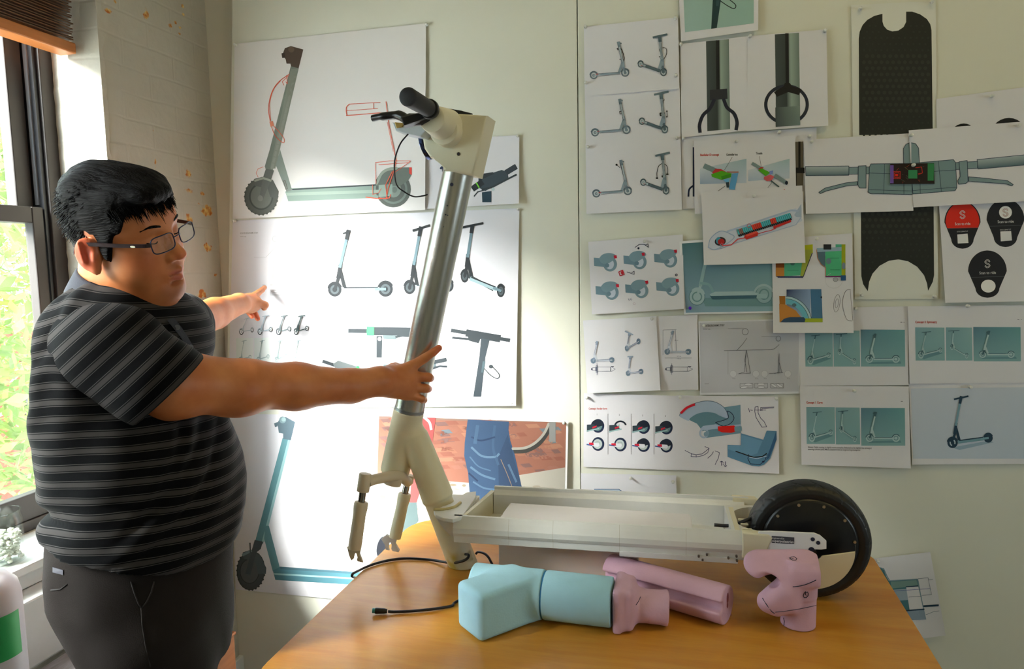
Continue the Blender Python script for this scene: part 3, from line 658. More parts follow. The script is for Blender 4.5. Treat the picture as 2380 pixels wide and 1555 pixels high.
# --- C: handlebar render behind the prototype head
s = Sheet('sheet', 'sheet with a dark handlebar render, right of the prototype head', [(992, 326), (1207, 314), (1206, 473), (985, 486)], 1, PAPER, lift=(.01, .012, 0, 0))
s.poly([(1112, 412), (1166, 395), (1180, 400), (1182, 414), (1128, 444), (1112, 436)], srgb(60, 72, 82)); s.line([(1178, 400), (1198, 388)], 13, srgb(50, 60, 70)); s.poly([(1112, 412), (1120, 404), (1146, 400), (1148, 404), (1114, 420)], srgb(44, 52, 60)); s.line([(1100, 438), (1120, 424)], 14, srgb(40, 48, 56)); s.line([(1107, 425), (1114, 437)], 3, srgb(120, 210, 60)); s.line([(1120, 440), (1142, 436), (1188, 412), (1200, 406)], 4, srgb(48, 58, 66)); s.line([(1102, 456), (1110, 446), (1126, 442)], 2.5, srgb(48, 58, 66)); s.poly([(1120, 447), (1142, 444), (1142, 470), (1121, 470)], srgb(36, 62, 78)); s.circ(1146, 440, 4, 4, PALE)
s.line([(1024, 392), (1030, 386), (1030, 398)], 5, NAVY)
SH.append(s)
# --- B: wide white poster with product views
s = Sheet('poster', 'tall white poster of black and silver scooter views behind the pointing hand', [(541, 513), (1207, 484), (1199, 943), (530, 952)], 0, PAPER, lift=(.004, .013, 0, 0), group='large scooter posters', cat='poster')
K_ = srgb(30, 36, 42); SV = srgb(104, 130, 142)
for (fw, rw, st, r, rr, sk, bar) in (((778, 673), (896, 672), (810, 536), 16.5, 18, .95, None), ((952, 668), (1042, 664), (978, 528), 16, 15, .82, (-18, 8, 20, -4)), ((1080, 642), (1164, 676), (1098, 524), 15, 15, .62, (-26, 5, 24, -5))):
    scoot(s, fw, rw, st, r, K_, K_, SV, K_, wheel=srgb(70, 80, 86), rr=rr, skew=sk, bar=bar, stem_w=6.5, deck_w=10, deckc=srgb(150, 176, 186))
s.lv = 2; s.ring(778, 673, 12, 13, 5, srgb(225, 230, 232), a0=20, a1=160); s.ring(778, 673, 12, 13, 5, srgb(225, 230, 232), a0=200, a1=330)
s.line([(1086, 640), (1146, 672)], 9, srgb(64, 74, 78))
H_ = srgb(44, 52, 58)
def hbar(x0, y0, x1, y1, w0, g=True):
    s.lv = 2; a = np.array([x0, y0], float); b = np.array([x1, y1], float); T = lambda t: tuple(a + (b - a) * t)
    s.line([T(0), T(.3)], w0 * .5, H_); s.line([T(.27), T(.82)], w0, H_); s.line([T(.8), T(1)], w0 * .5, H_)
    if g: s.line([T(.26), T(.31)], w0 * 1.1, srgb(60, 214, 96))
hbar(811, 769, 985, 771, 19); s.poly([(875, 781), (888, 781), (887, 831), (875, 831)], H_); s.circ(882, 788, 4.5, 4.5, srgb(240, 240, 240)); s.poly([(889, 779), (924, 780), (920, 789), (892, 788)], srgb(90, 104, 108)); s.line([(920, 783), (935, 780), (950, 781)], 5, H_)
hbar(1050, 768, 1184, 791, 17, False); s.poly([(1118, 786), (1138, 790), (1128, 830), (1118, 922), (1100, 922), (1114, 830)], srgb(50, 60, 68)); s.line([(1052, 785), (1088, 788), (1110, 794)], 5, H_); s.poly([(1086, 778), (1116, 788), (1112, 798), (1090, 792)], H_); s.poly([(1122, 840), (1128, 840), (1124, 866), (1118, 866)], srgb(70, 88, 96)); s.line([(1126, 857), (1140, 872), (1156, 880), (1160, 870), (1144, 852)], 2, H_, smooth=True); s.circ(1141, 852, 5, 4, H_)
hbar(751, 840, 870, 880, 15, False); s.poly([(774, 846), (786, 838), (836, 854), (836, 870), (786, 872)], srgb(96, 104, 106)); s.line([(832, 852), (828, 868)], 7, srgb(60, 214, 96))
s.poly([(890, 848), (960, 842), (1012, 836), (1014, 856), (990, 866), (900, 870)], srgb(84, 98, 104)); s.line([(1008, 842), (1036, 836)], 9, H_); s.line([(1006, 856), (1022, 851), (1038, 852)], 4.5, H_)
# left column: study lines, small scooters
s.lv = 2; s.text(558, 544, 4, 'SCOOTER ERGONOMIC STUDY', srgb(120, 120, 122), width=42, ang=-1.5); s.text(558, 551, 2.4, 'Handlebar height', srgb(140, 140, 142), width=14)
LL = srgb(190, 192, 196); s.ring(639, 555, 6, 7, .7, LL); s.ring(703, 571, 5, 5.5, .7, LL); s.line([(644, 570), (618, 598), (590, 598)], .7, LL); s.line([(705, 584), (690, 597), (676, 597)], .7, LL); s.line([(637, 598), (634, 652), (645, 652)], .7, LL); s.line([(702, 608), (701, 648), (712, 648)], .7, LL)
for (cx, cy, rx, ry) in ((640, 680, 12, 6), (663, 680, 11, 6), (694, 680, 13, 6)): s.line([(cx - rx, cy - ry), (cx + rx, cy - ry), (cx + rx, cy + ry), (cx - rx, cy + ry)], .7, srgb(160, 168, 172), closed=True); s.ring(cx, cy - 2.5, rx * .8, 2.5, .7, LL); s.ring(cx, cy + 2.8, rx * .7, 2.4, .7, LL)
for k in range(6): s.line([(610 + k * 18, 662), (616 + k * 18, 662)], 1, LL)
for k, (x, c) in enumerate(((561, srgb(176, 190, 200)), (604, srgb(160, 176, 190)), (647, srgb(104, 116, 122)), (688, srgb(74, 92, 96)))):
    scoot(s, (x, 771), (x + 25, 767 - k * 1.2), (x + 13, 734 + (k == 0) * 6), 7.5, srgb(60, 66, 74), c, c, c, wheel=srgb(228, 232, 236), rr=5.5, skew=.7, bar=(-7, 2, 8, -1.5), stem_w=1.6 + k * .5, deck_w=2)
s.lv = 2; BG = srgb(206, 222, 222)
for k in range(4):
    x = 549 + k * 42; s.lv = 2; s.grad([(x, 786 - k * .6), (x + 40, 785 - k * .6), (x + 40, 850), (x, 851)], [srgb(214, 226, 226), srgb(226, 232, 232), srgb(226, 232, 232), srgb(214, 226, 226)], 2)
    scoot(s, (x + 10, 836), (x + 32, 830 - k * 1.3), (x + 18, 792), 6, srgb(170, 190, 192), srgb(168, 188, 192), srgb(176, 194, 196), srgb(140, 162, 168), wheel=srgb(222, 230, 230), rr=4.5, skew=.7, bar=(-5, 1.5, 6, -1), stem_w=1.4, deck_w=2)
    s.lv = 2; s.grad([(x, 853), (x + 41, 853), (x + 41, 870), (x, 870)], [srgb(186, 212, 212)] * 4, 1)
SH.append(s)
# --- D: lower left poster
s = Sheet('poster', 'scooter side view poster low on the board between the man and the table', [(534, 962), (880, 966), (868, 1402), (548, 1370)], 1, PAPER, lift=(.0015, 0, 0, 0), group='large scooter posters', cat='poster')
B1 = srgb(92, 138, 148); B2 = srgb(76, 122, 136)
s.line([(665, 1024), (603, 1258)], 19, B1); s.line([(672, 1024), (612, 1258)], 6, srgb(150, 190, 196)); s.poly([(616, 1222), (625, 1222), (651, 1322), (634, 1328), (614, 1252)], B1)
s.poly([(634, 1326), (650, 1318), (866, 1334), (866, 1362), (640, 1348)], B2); s.poly([(650, 1317), (866, 1332), (866, 1337), (652, 1323)], srgb(70, 104, 118)); s.poly([(636, 1332), (866, 1345), (866, 1349), (638, 1336)], srgb(150, 190, 196))
s.lv = 2; s.circ(583, 1326, 33, 46, srgb(66, 72, 78), 4)
for k in range(26):
    a = k * math.pi / 13; s.lv = 3; s.circ(583 + 32 * math.cos(a), 1326 + 45 * math.sin(a), 2.5, 2.5, srgb(56, 62, 68), n=6)
s.lv = 3; s.circ(580, 1328, 23, 29, srgb(84, 90, 96)); s.ring(580, 1328, 23, 29, 2, srgb(50, 54, 60)); s.poly([(564, 1284), (582, 1278), (604, 1290), (619, 1320), (618, 1334), (600, 1334), (594, 1308), (566, 1298)], srgb(78, 90, 98)); s.poly([(592, 1255), (611, 1259), (606, 1276), (596, 1284), (582, 1336), (570, 1334), (582, 1290)], srgb(70, 78, 86)); s.line([(564, 1290), (584, 1280)], 6, srgb(120, 140, 148)); s.line([(581, 1262), (582, 1286)], 3, srgb(70, 80, 88))
s.lv = 2; s.poly([(644, 984), (652, 970), (664, 969), (686, 981), (676, 1023), (658, 1020), (658, 1008), (648, 1006), (646, 992)], srgb(86, 106, 118)); s.circ(657, 976, 8, 8, srgb(118, 142, 150)); s.circ(659, 975, 5, 5, srgb(150, 176, 182)); s.poly([(637, 984), (645, 981), (645, 991), (639, 993)], srgb(86, 106, 118))
SH.append(s)
# --- E: street photograph
s = Sheet('photo_print', 'large street photo print of blue jeans on brick paving', [(878, 964), (1321, 978), (1313, 1335), (867, 1330)], 2, srgb(236, 236, 238), lift=(0, .014, 0, 0), group='photo prints on the board', cat='photo')
def inq(u, v): a = np.array([881, 967.]); b = np.array([1316, 982.]); c = np.array([1308, 1330.]); d = np.array([870, 1326.]); return tuple((a * (1 - u) + b * u) * (1 - v) + (d * (1 - u) + c * u) * v)
s.grad([inq(0, 0), inq(1, 0), inq(1, 1), inq(0, 1)], [srgb(166, 124, 108), srgb(168, 128, 108), srgb(190, 196, 196), srgb(176, 196, 200)], 4)
s.poly([inq(0, .02), inq(1, 0), inq(1, .36), inq(.55, .42), inq(.1, .40), inq(0, .38)], srgb(186, 112, 84)); lv = s.lv
rnd = random.Random(5)
for k in range(150):
    u, v = rnd.random() * .94, rnd.random() * .33; w = .03 + .04 * rnd.random(); s.lv = lv; c = rnd.choice([srgb(198, 122, 88), srgb(176, 98, 74), srgb(190, 116, 92), srgb(150, 104, 98), srgb(120, 136, 150), srgb(204, 132, 96)])
    s.poly([inq(u, v), inq(u + w, v - .006), inq(min(1, u + w + .02), v + .018), inq(u + .02, v + .024)], c)
s.lv = lv + 1; s.poly([inq(0, .38), inq(.1, .39), inq(.5, .42), inq(1, .30), inq(1, .62), inq(.5, .64), inq(0, .66)], srgb(210, 204, 188)); l2 = s.lv
for k in range(70): 
    u, v = rnd.random() * .96, .42 + rnd.random() * .18; s.lv = l2; s.circ(*inq(u, v), 4 + 7 * rnd.random(), 2 + 3 * rnd.random(), rnd.choice([srgb(196, 184, 160), srgb(176, 160, 130), srgb(222, 218, 204), srgb(168, 150, 122)]), n=8)
s.lv = l2 + 1; s.line([(1282, 984), (1270, 1010), (1250, 1034), (1222, 1048), (1190, 1050)], 9, srgb(72, 72, 70), smooth=True); s.line([(1276, 984), (1264, 1008), (1244, 1029), (1220, 1041), (1190, 1043)], 6, srgb(196, 192, 180), smooth=True); s.line([(1284, 984), (1284, 1024)], 15, srgb(158, 160, 160))
s.lv = l2 + 2; s.poly([(1087, 975), (1183, 980), (1182, 1000), (1186, 1024), (1196, 1056), (1214, 1138), (1215, 1180), (1094, 1180), (1088, 1100), (1079, 1060), (1080, 1030)], srgb(48, 92, 138)); J = s.lv
s.poly([(1158, 1062), (1180, 1010), (1188, 1040), (1214, 1138), (1215, 1178), (1160, 1178)], srgb(40, 78, 122))
for (pts, w, c) in (([(1096, 1040), (1120, 1060), (1150, 1062), (1160, 1055)], 5, srgb(96, 142, 182)), ([(1094, 1086), (1120, 1104), (1150, 1114)], 5, srgb(90, 136, 176)), ([(1092, 1062), (1112, 1084), (1140, 1094)], 3, srgb(80, 126, 168)), ([(1100, 1120), (1124, 1134), (1150, 1138)], 4, srgb(86, 130, 172)), ([(1110, 990), (1104, 1030)], 8, srgb(66, 112, 156)), ([(1150, 990), (1146, 1040), (1158, 1080)], 6, srgb(58, 104, 148)), ([(1164, 1068), (1178, 1100), (1192, 1136)], 1.5, srgb(170, 140, 110)), ([(1182, 1080), (1200, 1120)], 5, srgb(80, 124, 166)), ([(1096, 1016), (1118, 1024), (1150, 1016)], 4, srgb(34, 70, 116)), ([(1090, 1100), (1110, 1118)], 4, srgb(30, 62, 106))):
    s.lv = J + 1; s.line(pts, w, c, smooth=True)
s.lv = J; s.poly([(976, 970), (1013, 971), (1000, 1060), (984, 1120), (968, 1168), (952, 1168), (956, 1120)], srgb(206, 62, 62)); s.line([(986, 970), (998, 982), (1002, 998)], 6, srgb(240, 236, 236), smooth=True)
s.lv = J; s.poly([(946, 1168), (968, 1168), (972, 1210), (950, 1240), (930, 1240)], srgb(92, 118, 122)); s.circ(888, 1272, 12, 26, srgb(34, 38, 52), 12)
s.Cl = s.Cl[:572] + [[tuple((v * .75 + sum(c[:3]) / 3 * .25) * .62 for v in c[:3]) + (1,) for c in cl] for cl in s.Cl[572:]]
SH.append(s)
# --- F1-F3
OUT = srgb(54, 66, 84); BG_ = srgb(140, 158, 172)
FT = ['with a cable clipped to the stem', 'with a sliding collar and arrow on the stem', 'with a cable looped over the stem']
for k, (tl, tr, br, bl) in enumerate((((1357, 62), (1576, 40), (1579, 206), (1359, 224)), ((1359, 222), (1580, 205), (1582, 320), (1362, 336)), ((1361, 334), (1582, 318), (1585, 487), (1363, 497)))):
    s = Sheet('sheet', 'sheet of two small grey scooters ' + FT[k], [tl, tr, br, bl], (2, 1, 2)[k], PAPER, lift=((.0, .006, 0, 0), (0, .005, 0, 0), (.006, .004, 0, 0))[k], group='small scooter sheets in the left column')
    dy = (0, 133, 275)[k]; dx = (0, 3, 6)[k]
    scoot(s, (1453 + dx, 169 + dy), (1380 + dx, 175 + dy), (1437 + dx, 98 + dy), 9.5, srgb(112, 128, 140), BG_, srgb(176, 190, 200), srgb(120, 138, 152), wheel=srgb(200, 210, 218), rr=9, outline=OUT, stem_w=5, deck_w=3.2)
    s.lv = 3; s.line([(1386 + dx, 173 + dy), (1391 + dx, 173 + dy)], 3, RED)
    scoot(s, (1542 + dx, 168 + dy), (1489 + dx, 149 + dy), (1533 + dx, 84 + dy), 9, srgb(104, 124, 132), BG_, srgb(170, 184, 194), srgb(92, 112, 122), wheel=srgb(196, 206, 214), rr=8, skew=.85, outline=OUT, bar=(-15, 3, 17, -4), stem_w=6, deck_w=7, deckc=srgb(88, 108, 118))
    s.lv = 9; s.line([(1490 + dx, 151 + dy), (1493 + dx, 152 + dy)], 3, RED)
    if k == 0:
        s.line([(1440, 108), (1446, 118), (1451, 134), (1449, 144)], 1.6, BLK, smooth=True); s.line([(1434, 113), (1441, 109), (1443, 113), (1436, 116)], 1.4, BLK, closed=True); s.line([(1440, 138), (1447, 137), (1448, 143)], 1.6, BLK)
        s.line([(1540, 110), (1548, 113), (1549, 126), (1540, 142)], 1.4, BLK, smooth=True); s.ring(1535, 116, 3, 5, 1.2, BLK); s.line([(1532, 132), (1540, 132), (1541, 143), (1537, 143), (1535, 135)], 2, BLK); s.circ(1534, 99, 2.5, 2, BLK)
    elif k == 1:
        s.line([(1441, 240), (1444, 256), (1449, 268), (1446, 292)], 1.4, BLK, smooth=True); s.line([(1440, 259), (1448, 258), (1448, 264), (1441, 265)], 1.4, BLK, closed=True); s.line([(1542, 233), (1540, 262)], 1.2, BLK); s.ring(1542, 232, 2.5, 2.5, 1, BLK); s.line([(1534, 263), (1544, 262), (1544, 268), (1535, 269)], 2.2, BLK, closed=True); s.line([(1550, 258), (1550.5, 272)], 1.3, BLK); s.poly([(1550, 255), (1548, 260), (1552, 260)], BLK); s.poly([(1550, 275), (1548, 270), (1552, 270)], BLK)
    else:
        s.line([(1441, 378), (1450, 412), (1456, 430)], 1.6, NAVY); s.circ(1433, 383, 2.5, 2.5, BLK); s.line([(1433, 383), (1441, 390)], 1.2, BLK); s.line([(1540, 379), (1531, 386), (1527, 400), (1527, 412)], 1.5, BLK, smooth=True); s.line([(1541, 379), (1550, 386), (1552, 396), (1551, 404)], 1.5, BLK, smooth=True); s.circ(1527, 414, 3, 2, BLK); s.circ(1551, 405, 3, 2, BLK); s.circ(1540, 410, 2.5, 2.5, BLK); s.circ(1546, 409, 2, 2, BLK)
    SH.append(s)
# --- G1 top teal photo
s = Sheet('photo_print', 'teal photo print of a dark scooter stem with cable, cut by the top edge', [(1572, -120), (1764, -136), (1762, 70), (1583, 96)], 3, PAPER, lift=(.004, .004, 0, 0), group='photo prints on the board', cat='photo')
s.grad([(1584, -110), (1752, -124), (1752, 54), (1592, 75)], [srgb(150, 176, 164), srgb(140, 170, 160), srgb(150, 184, 176), srgb(158, 188, 186)], 4); s.poly([(1662, -100), (1690, -100), (1666, 65), (1653, 67)], srgb(30, 58, 62)); s.line([(1674, 2), (1692, 14), (1706, 20), (1710, 12), (1698, 1), (1690, -6)], 2, srgb(30, 40, 44), smooth=True); s.poly([(1666, -10), (1674, -10), (1670, 14), (1664, 14)], srgb(44, 74, 78))
SH.append(s)
# --- G2, G3 cable fork sheets
def tubebg(s, x0, x1, y0, y1, t=0):
    w = (x1 - x0); c = [srgb(72, 82, 82), srgb(58, 66, 66), srgb(150, 168, 160), srgb(112, 128, 122)]
    for a, b, ca, cb in ((0, .45, c[0], c[1]), (.45, .65, c[1], c[2]), (.65, 1, c[2], c[3])):
        s.lv = 2; s.grad([(x0 + w * a, y0 - t * a), (x0 + w * b, y0 - t * b), (x0 + w * b + 3, y1 - t * b), (x0 + w * a + 3, y1 - t * a)], [ca, cb, cb, ca], 3)
s = Sheet('sheet', 'sheet showing a grey tube with a forked black cable under a square clamp', [(1581, 102), (1739, 84), (1736, 303), (1584, 320)], 2, PAPER, lift=(.003, .002, 0, 0))
tubebg(s, 1641, 1694, 96, 305, 5); s.line([(1668, 95), (1669, 210)], 8, srgb(28, 30, 32)); s.poly([(1650, 209), (1690, 206), (1691, 230), (1650, 233)], srgb(50, 52, 58)); s.line([(1660, 232), (1650, 252), (1634, 268), (1626, 290), (1627, 307)], 8, srgb(38, 42, 58), smooth=True); s.line([(1682, 231), (1690, 250), (1706, 264), (1713, 284), (1711, 301)], 8, srgb(38, 42, 58), smooth=True)
SH.append(s)
s = Sheet('sheet', 'sheet showing a grey tube with a round black cable loop, beside the deck poster', [(1738, 84), (1921, 68), (1925, 292), (1736, 305)], 3, PAPER, lift=(.003, .008, 0, 0))
tubebg(s, 1801, 1857, 80, 293, 4); s.line([(1829, 79), (1830, 196)], 8, srgb(28, 30, 32)); s.ring(1828, 243, 52, 47, 7.5, srgb(40, 46, 60), a0=118, a1=360); s.ring(1828, 243, 52, 47, 7.5, srgb(40, 46, 60), a0=0, a1=55); s.poly([(1799, 214), (1822, 200), (1824, 193), (1836, 193), (1840, 200), (1863, 207), (1857, 221), (1832, 214), (1806, 225)], srgb(28, 28, 28)); s.lv = 9; s.grad([(1802, 250), (1858, 246), (1860, 291), (1803, 295)], [srgb(70, 80, 82), srgb(128, 146, 138), srgb(112, 130, 130), srgb(66, 76, 80)], 3)
SH.append(s)
# --- G4 behind
s = Sheet('sheet', 'sheet mostly hidden behind the handlebar concept sheet, dark photo at its edge', [(1583, 320), (1898, 296), (1896, 468), (1586, 486)], 1, PAPER)
s.line([(1612, 343), (1612, 456)], 4, NAVY); s.line([(1612, 431), (1602, 440), (1600, 456)], 4, NAVY, smooth=True); s.poly([(1840, 330), (1867, 329), (1867, 445), (1840, 447)], srgb(104, 98, 86)); s.line([(1858, 330), (1858, 392)], 5, srgb(24, 22, 20)); s.line([(1842, 396), (1868, 396)], 13, srgb(22, 22, 24)); s.line([(1850, 400), (1850, 445)], 3, srgb(30, 30, 34))
SH.append(s)
# --- H handlebar IO concept
s = Sheet('sheet', 'sheet titled Handlebar IO concept with two green and red part drawings', [(1613, 328), (1848, 315), (1851, 490), (1615, 497)], 3, PAPER, lift=(0, .004, .004, 0))
s.text(1627, 363, 6, 'Handlebar IO concept', RED, width=44, ang=-1, bold=True); s.text(1688, 362, 5.5, 'Controller box', DK, width=27, ang=-1, bold=True); s.text(1757, 359, 5.5, 'Throttle', DK, width=15, ang=-1, bold=True)
s.lv = 2; W_ = PAPER; s.grad([(1627, 392), (1735, 369), (1735, 425), (1627, 428)], [srgb(206, 216, 226), srgb(158, 186, 198), srgb(196, 208, 226), srgb(150, 172, 204)], 5); s.lv = 2; s.grad([(1739, 395), (1835, 369), (1835, 415), (1739, 421)], [srgb(206, 214, 226), srgb(160, 188, 198), srgb(196, 208, 226), srgb(170, 188, 214)], 5)
s.line([(1638, 386), (1665, 398)], 12, srgb(126, 148, 152)); s.line([(1702, 365), (1684, 395)], .8, DK); s.line([(1765, 363), (1769, 386)], .8, DK); s.line([(1669, 444), (1686, 432)], .8, DK); s.line([(1784, 437), (1794, 424)], .8, DK)
s.poly([(1655, 401), (1663, 392), (1676, 393), (1690, 401), (1684, 408), (1662, 410)], srgb(196, 56, 60)); s.poly([(1653, 405), (1677, 397), (1700, 403), (1699, 412), (1677, 418), (1655, 411)], srgb(84, 172, 30)); s.poly([(1676, 410), (1700, 403), (1699, 411), (1678, 418)], srgb(58, 140, 24)); s.poly([(1701, 404), (1716, 402), (1708, 441), (1694, 440)], srgb(96, 164, 216)); s.poly([(1680, 418), (1696, 414), (1694, 424), (1688, 424)], srgb(110, 180, 230)); s.poly([(1687, 424), (1694, 423), (1695, 436), (1689, 436)], srgb(50, 66, 78)); s.line([(1690, 400), (1716, 400)], 3, srgb(176, 120, 110))
s.line([(1749, 380), (1768, 391)], 7, srgb(126, 148, 152)); s.poly([(1762, 393), (1769, 388), (1775, 389), (1768, 397)], srgb(180, 50, 50)); s.poly([(1762, 396), (1770, 391), (1790, 401), (1780, 409)], srgb(84, 172, 30)); s.poly([(1776, 411), (1790, 406), (1800, 410), (1793, 420), (1782, 421), (1775, 416)], srgb(214, 96, 104)); s.poly([(1788, 398), (1797, 396), (1796, 404), (1790, 406)], srgb(120, 140, 210)); s.line([(1802, 408), (1828, 425)], 9, srgb(126, 148, 152)); s.circ(1828, 425, 3.5, 4.5, srgb(24, 40, 60)); s.line([(1792, 420), (1810, 434)], 3, srgb(60, 84, 92))
SH.append(s)
# --- L1/L2 handlebar drawing halves
HB = srgb(128, 152, 158); HO = srgb(40, 58, 80)
def outlined(s, pts, fill, w=1.3, oc=None): s.poly(pts, fill); s.line(pts, w, oc or HO, closed=True)
s = Sheet('sheet', 'left half of the big handlebar drawing, over the black deck poster', [(1868, 325), (2113, 310), (2123, 490), (1873, 497)], 4, PAPER, lift=(.003, .003, 0, 0))
s.lv = 2; s.grad([(1872, 387), (1973, 386), (1973, 408), (1873, 409)], [srgb(176, 190, 196)] * 2 + [srgb(88, 112, 122)] * 2, 4); s.line([(1872, 387), (1973, 386), (1973, 407), (1873, 408)], 1.3, HO, closed=True)
outlined(s, [(1973, 389), (2024, 388), (2024, 404), (1973, 405)], HB); outlined(s, [(1995, 386), (2013, 385), (2013, 437), (1998, 437), (1994, 430)], HB); outlined(s, [(1993, 422), (1966, 425), (1918, 437), (1903, 447), (1907, 450), (1920, 444), (1968, 432), (1993, 430)], HB)
s.poly([(2102, 380), (2100, 345), (2106, 335), (2117, 331), (2119, 385)], HB); s.line([(2100, 382), (2100, 345), (2106, 335), (2117, 331)], 1.3, HO)
outlined(s, [(2024, 381), (2118, 380), (2121, 452), (2024, 450), (2018, 446), (2021, 388)], srgb(122, 148, 154)); s.line([(2020, 441), (2121, 444)], 1, HO); s.line([(2056, 381), (2054, 450)], 1, HO); s.line([(2021, 402), (2120, 406)], 1, HO); s.line([(2101, 381), (2101, 452)], 1, HO)
SH.append(s)
s = Sheet('sheet', 'right half of the big handlebar drawing, cut by the right photo edge', [(2112, 303), (2400, 281), (2400, 467), (2123, 482)], 5, PAPER, lift=(.003, 0, 0, .002))
s.poly([(2118, 380), (2118, 332), (2128, 334), (2135, 344), (2137, 378)], HB); s.line([(2118, 332), (2128, 334), (2135, 344), (2137, 378)], 1.3, HO)
outlined(s, [(2116, 380), (2216, 371), (2221, 378), (2224, 436), (2220, 443), (2122, 451)], srgb(122, 148, 154)); s.line([(2120, 443), (2223, 435)], 1, HO); s.line([(2181, 374), (2188, 446)], 1, HO); s.line([(2119, 402), (2221, 395)], 1, HO); s.line([(2138, 380), (2139, 450)], 1, HO)
outlined(s, [(2221, 378), (2272, 375), (2272, 391), (2222, 394)], HB); outlined(s, [(2229, 376), (2248, 373), (2250, 422), (2244, 427), (2228, 428), (2226, 420), (2232, 410)], HB); outlined(s, [(2251, 411), (2278, 413), (2342, 420), (2355, 429), (2352, 432), (2338, 427), (2276, 423), (2251, 421)], HB)
s.lv = 2; s.grad([(2271, 371), (2400, 358), (2400, 382), (2273, 393)], [srgb(170, 186, 192)] * 2 + [srgb(84, 110, 120)] * 2, 4); s.line([(2400, 358), (2271, 371), (2273, 393), (2400, 382)], 1.3, HO)
SH.append(s)
s = Sheet('circuit_card', 'small dark circuit board print pinned over the handlebar drawing', [(2069, 381), (2171, 379), (2172, 427), (2069, 428)], 7, srgb(38, 28, 24), wav=.0001, group='printed cards', cat='card')
s.poly([(2069, 384), (2077, 384), (2077, 426), (2069, 426)], srgb(112, 84, 170)); s.poly([(2156, 380), (2171, 380), (2170, 420), (2156, 420)], srgb(52, 130, 80)); s.lv = 2; s.poly([(2162, 386), (2170, 386), (2170, 410), (2162, 410)], srgb(112, 84, 170)); s.poly([(2111, 395), (2132, 395), (2132, 415), (2111, 415)], srgb(56, 140, 90)); s.lv = 2
for q in (12, 8): s.lv = 2; s.line([(2084 - q * .6, 407 - q * .7), (2084 + q * .7, 407 - q * .7), (2084 + q * .7, 407 + q * .7), (2084 - q * .6, 407 + q * .7)], 1.2, RED, closed=True)
s.poly([(2081, 404), (2087, 404), (2087, 410), (2081, 410)], srgb(226, 40, 24)); s.line([(2128, 390), (2142, 388), (2144, 402), (2134, 404)], 1.4, RED)
rnd = random.Random(3)
for k in range(16): s.lv = 2; x, y = 2082 + rnd.random() * 72, 386 + rnd.random() * 36; s.line([(x, y), (x + rnd.uniform(-10, 10), y + rnd.uniform(-6, 6))], .8, rnd.choice([srgb(120, 110, 70), srgb(170, 60, 36), srgb(90, 90, 70)]))
SH.append(s)
# --- J deck grip poster
s = Sheet('poster', 'tall white poster with a black dotted deck mat with curved cut-outs', [(1978, 12), (2175, 2), (2181, 695), (1987, 696)], 1, srgb(224, 226, 220), lift=(0, 0, 0, 0), group=None, cat='poster')
DKM = srgb(40, 43, 40)
L_ = [(1997, 314), (1996, 90), (1998, 74), (2005, 58), (2016, 46), (2032, 37), (2051, 32), (2051, 50), (2054, 60), (2062, 69), (2074, 73), (2088, 71), (2100, 63), (2106, 51), (2106, 27), (2120, 27), (2138, 33), (2154, 44), (2162, 56), (2165, 70), (2168, 310)]
s.poly(L_, DKM)
s.poly([(2001, 480), (2170, 480), (2171, 640), (2168, 655), (2157, 676), (2155, 660), (2148, 640), (2132, 620), (2110, 607), (2088, 603), (2066, 606), (2044, 618), (2028, 636), (2020, 655), (2017, 677), (2006, 660), (2002, 642)], DKM)
l2 = s.lv
for j in range(44):
    yy = 60 + j * 14.1
    if 318 < yy < 478 or yy > 640: continue
    for i in range(12):
        xx = 2008 + i * 13.6 + (j % 2) * 6.8
        if xx > 2160 or (yy < 84 and 2044 < xx < 2114) or (yy < 66 and (xx < 2016 or xx > 2150)) or (yy > 590 and abs(xx - 2088) < 84 * math.sqrt(max(0, 1 - ((676 - yy) / 84) ** 2))): continue
        r = 4.6 if 120 < yy < 270 or 480 < yy < 550 else 2.6; s.lv = l2; s.circ(xx, yy, r, r, srgb(52, 54, 50) if r > 4 else srgb(48, 51, 48), n=10)
SH.append(s)
s = Sheet('sheet', 'sheet with two black arcs half hidden above the handlebar drawing', [(2176, 230), (2400, 200), (2400, 420), (2180, 430)], 2, PAPER)
s.circ(2240, 320, 33, 33, BLK); s.circ(2345, 318, 44, 44, BLK); s.lv = 2
SH.append(s)
